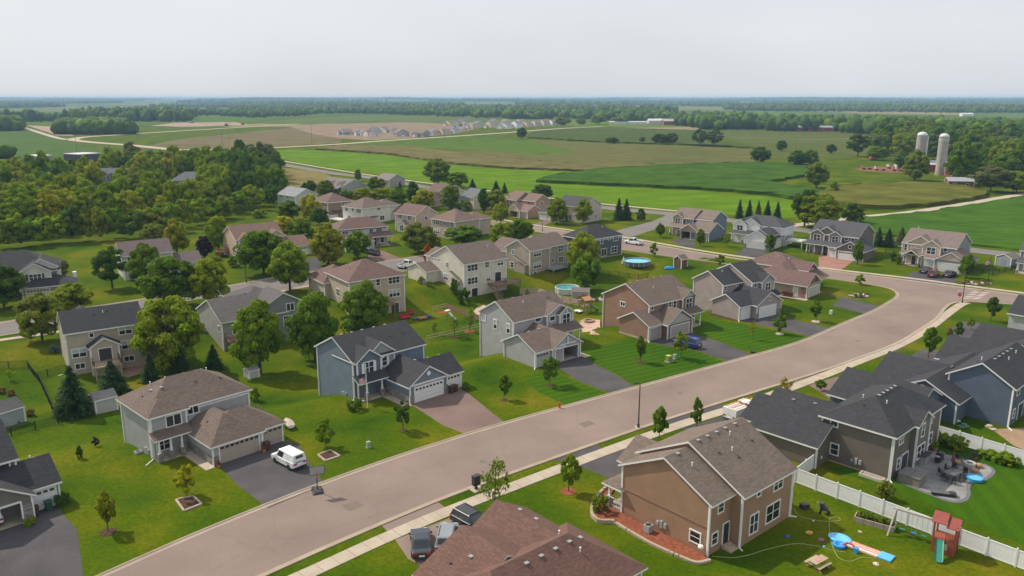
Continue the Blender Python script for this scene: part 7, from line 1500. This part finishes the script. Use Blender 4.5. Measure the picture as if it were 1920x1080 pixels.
m.f=[(i*4+j,i*4+j+1,(i+1)*4+j+1,(i+1)*4+j) for i in range(3) for j in range(3)]+[(0,3,2,1)]; m.m=[0]*10; m.build('hull',M_white,t,uv=False); MB().add([(-2.2,-.85,.96),(-2.2,.85,.96),(0,.95,1.01),(0,-.95,1.01),(1.6,.7,1.06),(1.6,-.7,1.06),(2.6,0,1.16),(-.3,0,1.3)],[(0,1,7),(1,2,7),(2,4,7),(4,6,7),(6,5,7),(5,3,7),(3,0,7)]).build('boat_cover',plain((.42,.34,.29),.8),t,uv=False); MB().box(-2,3.6,-.06,.06,.3,.4).build('trailer_frame',M_galv,t,uv=False)
for s in(-.8,.8): w_=MB().lathe([(.28,-.08),(.28,.08)],12).build('wheel',M_tyre,t,(-.6,s,.28),uv=False); w_.rotation_euler=(math.pi/2,0,0)
t=thing('lawn_mower','small dark mower on the verge beside the blue suv driveway','mower',wpos(1412,662),1.0); MB().box(-.35,.35,-.25,.25,.12,.35).build('deck',M_dark,t,uv=False); MB().tube((0,.25,.3),(0,.9,.95),.03,.03,4).build('handle',M_dark,t,uv=False)
for x,y in((-.3,-.25),(.3,-.25),(-.3,.25),(.3,.25)): w_=MB().lathe([(.12,-.04),(.12,.04)],8).build('wheel',M_tyre,t,(x,y,.12),uv=False); w_.rotation_euler=(math.pi/2,0,0)
for px,py,lab,col in((1768,783,'red wheelbarrow among clutter beside the blue house',(.45,.03,.03)),(1790,790,'white plank in the clutter beside the blue house',(.6,.58,.55)),(1806,800,'green sheet lying on the grass beside the blue house',(.12,.22,.17)),(1858,803,'pale window well cover by the blue house corner',(.5,.42,.36)),(1752,782,'grey bicycle heap by the blue house corner',(.3,.31,.33))):
    x=wpos(px,py); t=thing('garden_clutter',lab,'clutter',x,random.uniform(0,3)); MB().box(-.7,.7,-.35,.35,0.02,.12).build('flat_piece',plain(col,.6,.2),t,uv=False); MB().lathe([(.3,.1),(.35,.35),(.1,.4)],8,.2,.1).build('round_piece',plain(col,.6,.2),t,uv=False)
t=thing('window_well','pale framed window well beside the taupe house wall','window well',(*wh(-.75,1.6),0),R(43))
for a in((-.45,.45,-1.3,-1.15),(-.45,.45,1.15,1.3),(-.5,-.38,-1.3,1.3),(.38,.5,-1.3,1.3)): MB().box(*a,0,.3).build('well_rim',plain((.5,.42,.34),.8),t,uv=False)
MB().box(-.4,.4,-1.2,1.2,.02,.2).build('well_grate',plain((.3,.27,.25),.7,.3,8),t,uv=False)
x=wpos(1780,628); t=thing('ornamental_grass','tan ornamental grass clump beside the dark upright tree','plant',x); c=place('grass_blades',CR['column'][0],t,(0,0,-.1),0,(.75,.75,.75)); c.color=(.30,.20,.06,1)
for i,(px,py) in enumerate(((5,738),(22,742),(58,780))): t=thing('ornamental_grass','tan ornamental grass by the left edge shed, %s'%['leftmost','middle','right'][i],'plant',wpos(px,py)); c=place('grass_blades',CR['column'][0],t,(0,0,-.1),0,(.7,.7,.6)); c.color=(.30,.19,.05,1)
# ------------------------------------------------------------------ farm and far things
def silo(px,py,top,r,lab,pipe):
    x,y,z=g(px,py); h_=top_z(x,y,top); t=thing('silo',lab,'silo',(x,y,0),0,'farm silos')
    m=MB(); k=26
    for j in range(k): z0=(h_-r*.85)*j/k; z1=(h_-r*.85)*(j+1)/k; m.lathe([(r,z0),(r,z1-.12),(r+.05,z1-.1),(r+.05,z1)],22)
    m.build('stave_wall',plain((.36,.33,.30),.85,.18,.35),t,uv=False)
    MB().lathe([(r+.05,h_-r*.85),(r*.96,h_-r*.5),(r*.72,h_-r*.18),(r*.35,h_-.1),(.05,h_)],22).build('dome',plain((.62,.63,.64),.35,.05),t,uv=False,smooth=True)
    if pipe: MB().tube((r+.35,0,0),(r+.35,0,h_-r*.9),.55,.55,8).build('chute_pipe',M_white,t,uv=False)
    else: 
        for i in range(22): a=6.283*i/22; MB().box(-.25,.25,-.05,.05,0,.5).build('rim_block',M_white,t,((r+.08)*math.cos(a),(r+.08)*math.sin(a),h_-r*.85-(1.2 if i%2 else 1.9)),a+1.57,uv=False)
silo(1762,328,250,2.5,'taller grey silo with pale dome at the farm',False); silo(1722,320,247,2.8,'shorter looking grey silo with white pipe, left of the other',True)
def barn(label,px,py,w_,d_,e,yaw,wc,rc,pit=.4,name='barn',wins=True):
    x,y,z=g(px,py); t=house(name,label,(x-w_/2*math.cos(R(yaw)),y-w_/2*math.sin(R(yaw))),yaw,rc,wc,[(0,w_,0,d_,e,'gu',pit,{'oh':.25})],cat='barn',wins=[(0,'F',w_*.25,1,1.2,1,1,1),(0,'F',w_*.75,1,1.2,1,1,1)] if wins else ())
    MB().box(w_/2-1.5,w_/2+1.5,-.05,0,0,min(e-.3,3)).build('barn_door',plain(mul(wc,.7),.7),t,uv=False)
PALE=(.52,.53,.55); BRED=(.26,.035,.03)
barn('red barn with white roof between the silos',1738,322,22,10,4,-12,BRED,PALE); barn('low red barn with white roof right of the tall tree',1830,334,24,11,4,-10,BRED,PALE); barn('white roofed shed left of the red farm barns',1705,318,14,8,3,-15,(.5,.48,.45),PALE); barn('brown log shed with grey metal roof above the corn field',1801,352,11,7,3,-14,(.17,.07,.045),(.36,.37,.39)); barn('small red farm building at the right edge of the yard',1862,335,12,8,3.5,-10,BRED,PALE)
barn('long low red barn far across the pasture',1527,246.5,46,12,5,-3,(.22,.05,.05),(.34,.34,.36),.3); barn('small brown house beside the far red barn',1576,246,18,10,6,0,(.3,.18,.14),(.22,.15,.13),.5); barn('white roofed far farm building before the woods',1240,233.5,40,16,6,3,(.5,.49,.46),(.62,.63,.64),.35); barn('dark red far barn right of the white roofed one',1264,234.5,34,16,6,3,(.22,.06,.05),(.45,.38,.38),.4); barn('long white far shed left of the white roofed barn',1178,233.5,60,10,4,3,(.62,.62,.6),(.6,.6,.6),.2)
barn('large pale school like building in the distant woods',1140,208,95,40,11,2,(.42,.27,.2),(.62,.64,.66),.25); barn('white building on the wooded ridge at centre',802,196,70,40,10,0,(.7,.7,.7),(.7,.71,.72),.2); barn('white building in the distant woods at right',1663,205,32,20,7,0,(.7,.7,.7),(.7,.7,.7),.3); barn('tan building in the distant woods at right',1766,209,90,30,9,0,(.42,.3,.2),(.5,.36,.26),.3); barn('white farm cluster in the distant woods at right edge',1815,218,26,14,5,0,(.7,.7,.7),(.66,.67,.68),.3)
barn('white farmhouse before the far right woods',1363,238.5,16,10,6,10,(.65,.65,.65),(.5,.5,.5),.5); barn('white sheds beside the far farmhouse',1385,239,24,8,4,5,(.65,.65,.63),(.6,.6,.6),.3)
def flatbld(label,pa,pb,h_,d_,col):
    a=g(*pa);b=g(*pb); L_=math.hypot(b[0]-a[0],b[1]-a[1]); t=thing('commercial_building',label,'building',(a[0],a[1],0),math.atan2(b[1]-a[1],b[0]-a[0])); MB().box(0,L_,0,d_,-.3,h_).build('wall',siding(col),t); MB().box(-.2,L_+.2,-.2,d_+.2,h_,h_+.35).build('parapet',plain((.5,.5,.5),.6),t,uv=False)
    for i in range(int(L_/5)): window(t,(0,L_,0,d_),'F',2.5+i*5,1.2,2.4,1.8,2,1)
flatbld('low grey commercial building behind the left wood',(70,310),(100,308),5.5,14,(.3,.3,.31)); flatbld('dark commercial building with pale roof edge behind the left wood',(150,310),(190,307),6.5,16,(.06,.062,.07))
for k,(px,py,col,lab) in enumerate(((455,234,(.45,.06,.03),'red digger by the far building site'),(300,228,(.4,.2,.05),'orange digger at the left soil heaps'),(360,230.5,(.35,.35,.33),'grey site machine at the left soil heaps'),(425,236,(.45,.07,.04),'red truck on the far road'))):
    x,y,z=g(px,py); t=thing('construction_vehicle',lab,'digger',(x,y,0),random.uniform(0,3)); MB().box(-3,3,-1.4,1.4,.2,1.4).build('tracks',M_dark,t,uv=False); MB().box(-2.5,1.5,-1.3,1.3,1.4,3.6).build('cab_body',plain(col,.5),t,uv=False); MB().tube((1.5,0,2.5),(5,0,5),.3,.3,5).tube((5,0,5),(7,0,1.5),.25,.2,5).build('boom',plain(col,.5),t,uv=False)
x,y,z=g(1636,300.5); t=thing('red_tank','orange red tank trailer in the pasture','trailer',(x,y,0),.2); q=MB().lathe([(.4,-2.2),(1.2,-1.8),(1.2,1.8),(.4,2.2)],14).build('tank_body',plain((.5,.08,.03),.5),t,(0,0,1.6),uv=False); q.rotation_euler=(0,math.pi/2,0); MB().box(-2,2,-.9,.9,.2,.6).build('undercarriage',M_dark,t,uv=False)
for k,(px,py) in enumerate(((1625,318),(1650,320),(1683,321),(1672,316),(1700,322))):
    x,y,z=g(px,py); t=thing('hay_wagon','rusty farm wagon in the cattle yard, %s from left'%ORD(sorted((1625,1650,1683,1672,1700)).index(px)+1),'wagon',(x,y,0),random.uniform(-.3,.3),'farm wagons'); MB().box(-3,3,-1.2,1.2,.9,1.1).build('wagon_bed',plain((.26,.10,.06),.8,.2),t,uv=False); MB().box(-3,-2.85,-1.2,1.2,1.1,2.6).build('rack',plain((.45,.4,.36) if k%2 else (.26,.10,.06),.8),t,uv=False)
    for sx in(-2,2): MB().box(sx-.4,sx+.4,-1.1,1.1,0,.9).build('axle',M_dark,t,uv=False)
poles=[]
def upole(px,py,top,lab):
    x,y,z=g(px,py); h_=top_z(x,y,top); t=thing('utility_pole',lab,'utility pole',(x,y,0),R(30),'utility poles'); MB().lathe([(.2,0),(.13,h_)],7).build('pole',plain((.2,.16,.13),.9,.2),t,uv=False); MB().box(-1.3,1.3,-.08,.08,h_-1.3,h_-1.12).build('cross_arm',plain((.2,.16,.13),.9),t,uv=False); return (x,y,h_)
u1=upole(1677,292,248,'wooden utility pole in the pasture left of the silos'); u2=upole(1492,284,258,'utility pole above the corn field'); u3=upole(1310,277,246,'utility pole before the clump of meadow trees')
for a in ((145,292,251,'utility pole before the left crop field'),(258,260,240,'utility pole beside the round wood'),(418,283,250,'utility pole by the highway at left'),(585,272,232,'utility pole beside the highway above the hay field'),(834,258,229,'tall pole at the far estate entrance'),(1044,264,231,'utility pole right of the far estate'),(430,262,240,'thin pole in the brown field'),(951,232,217,'pole behind the far estate')): upole(*a)
u0=(u1[0]+260,u1[1]-90,u1[2])
wl=MB()
for A_,B_ in ((u0,u1),(u1,u2),(u2,u3)):
    for dy,dz in ((-1.1,-1.2),(1.1,-1.2),(0,-3)):
        pts=[]
        for i in range(9): s=i/8; pts.append((A_[0]+(B_[0]-A_[0])*s,A_[1]+(B_[1]-A_[1])*s+dy,A_[2]+(B_[2]-A_[2])*s+dz-5*4*s*(1-s)*.3))
        wl.path(pts,.045,3)
tag(wl.build('power_lines',plain((.3,.3,.3),.6),uv=False),'sagging overhead power lines crossing the farm pasture','power line')
x,y=P(1031,190,0); t=thing('water_tower','tiny white water tower on the horizon','water tower',(*P(1028,189.0,0),terr(*P(1028,189.0,0)))); MB().lathe([(3,0),(2.5,26),(9,32),(9,36),(2,40)],12).build('tank',M_white,t,uv=False)
# ------------------------------------------------------------------ haze
hz=MB().box(-16500,16500,-420,17500,-5,52).build('haze',[],uv=False); hz['kind']='stuff'; hz['label']='thin summer haze'
m=bpy.data.materials.new('summer_haze'); m.use_nodes=True; t=m.node_tree; t.nodes.clear(); o=t.nodes.new('ShaderNodeOutputMaterial'); v=t.nodes.new('ShaderNodeVolumePrincipled')
v.inputs['Color'].default_value=(.48,.72,1.0,1); v.inputs['Density'].default_value=1.2e-4; v.inputs['Anisotropy'].default_value=.0
t.links.new(v.outputs[0],o.inputs['Volume']); hz.data.materials.append(m)
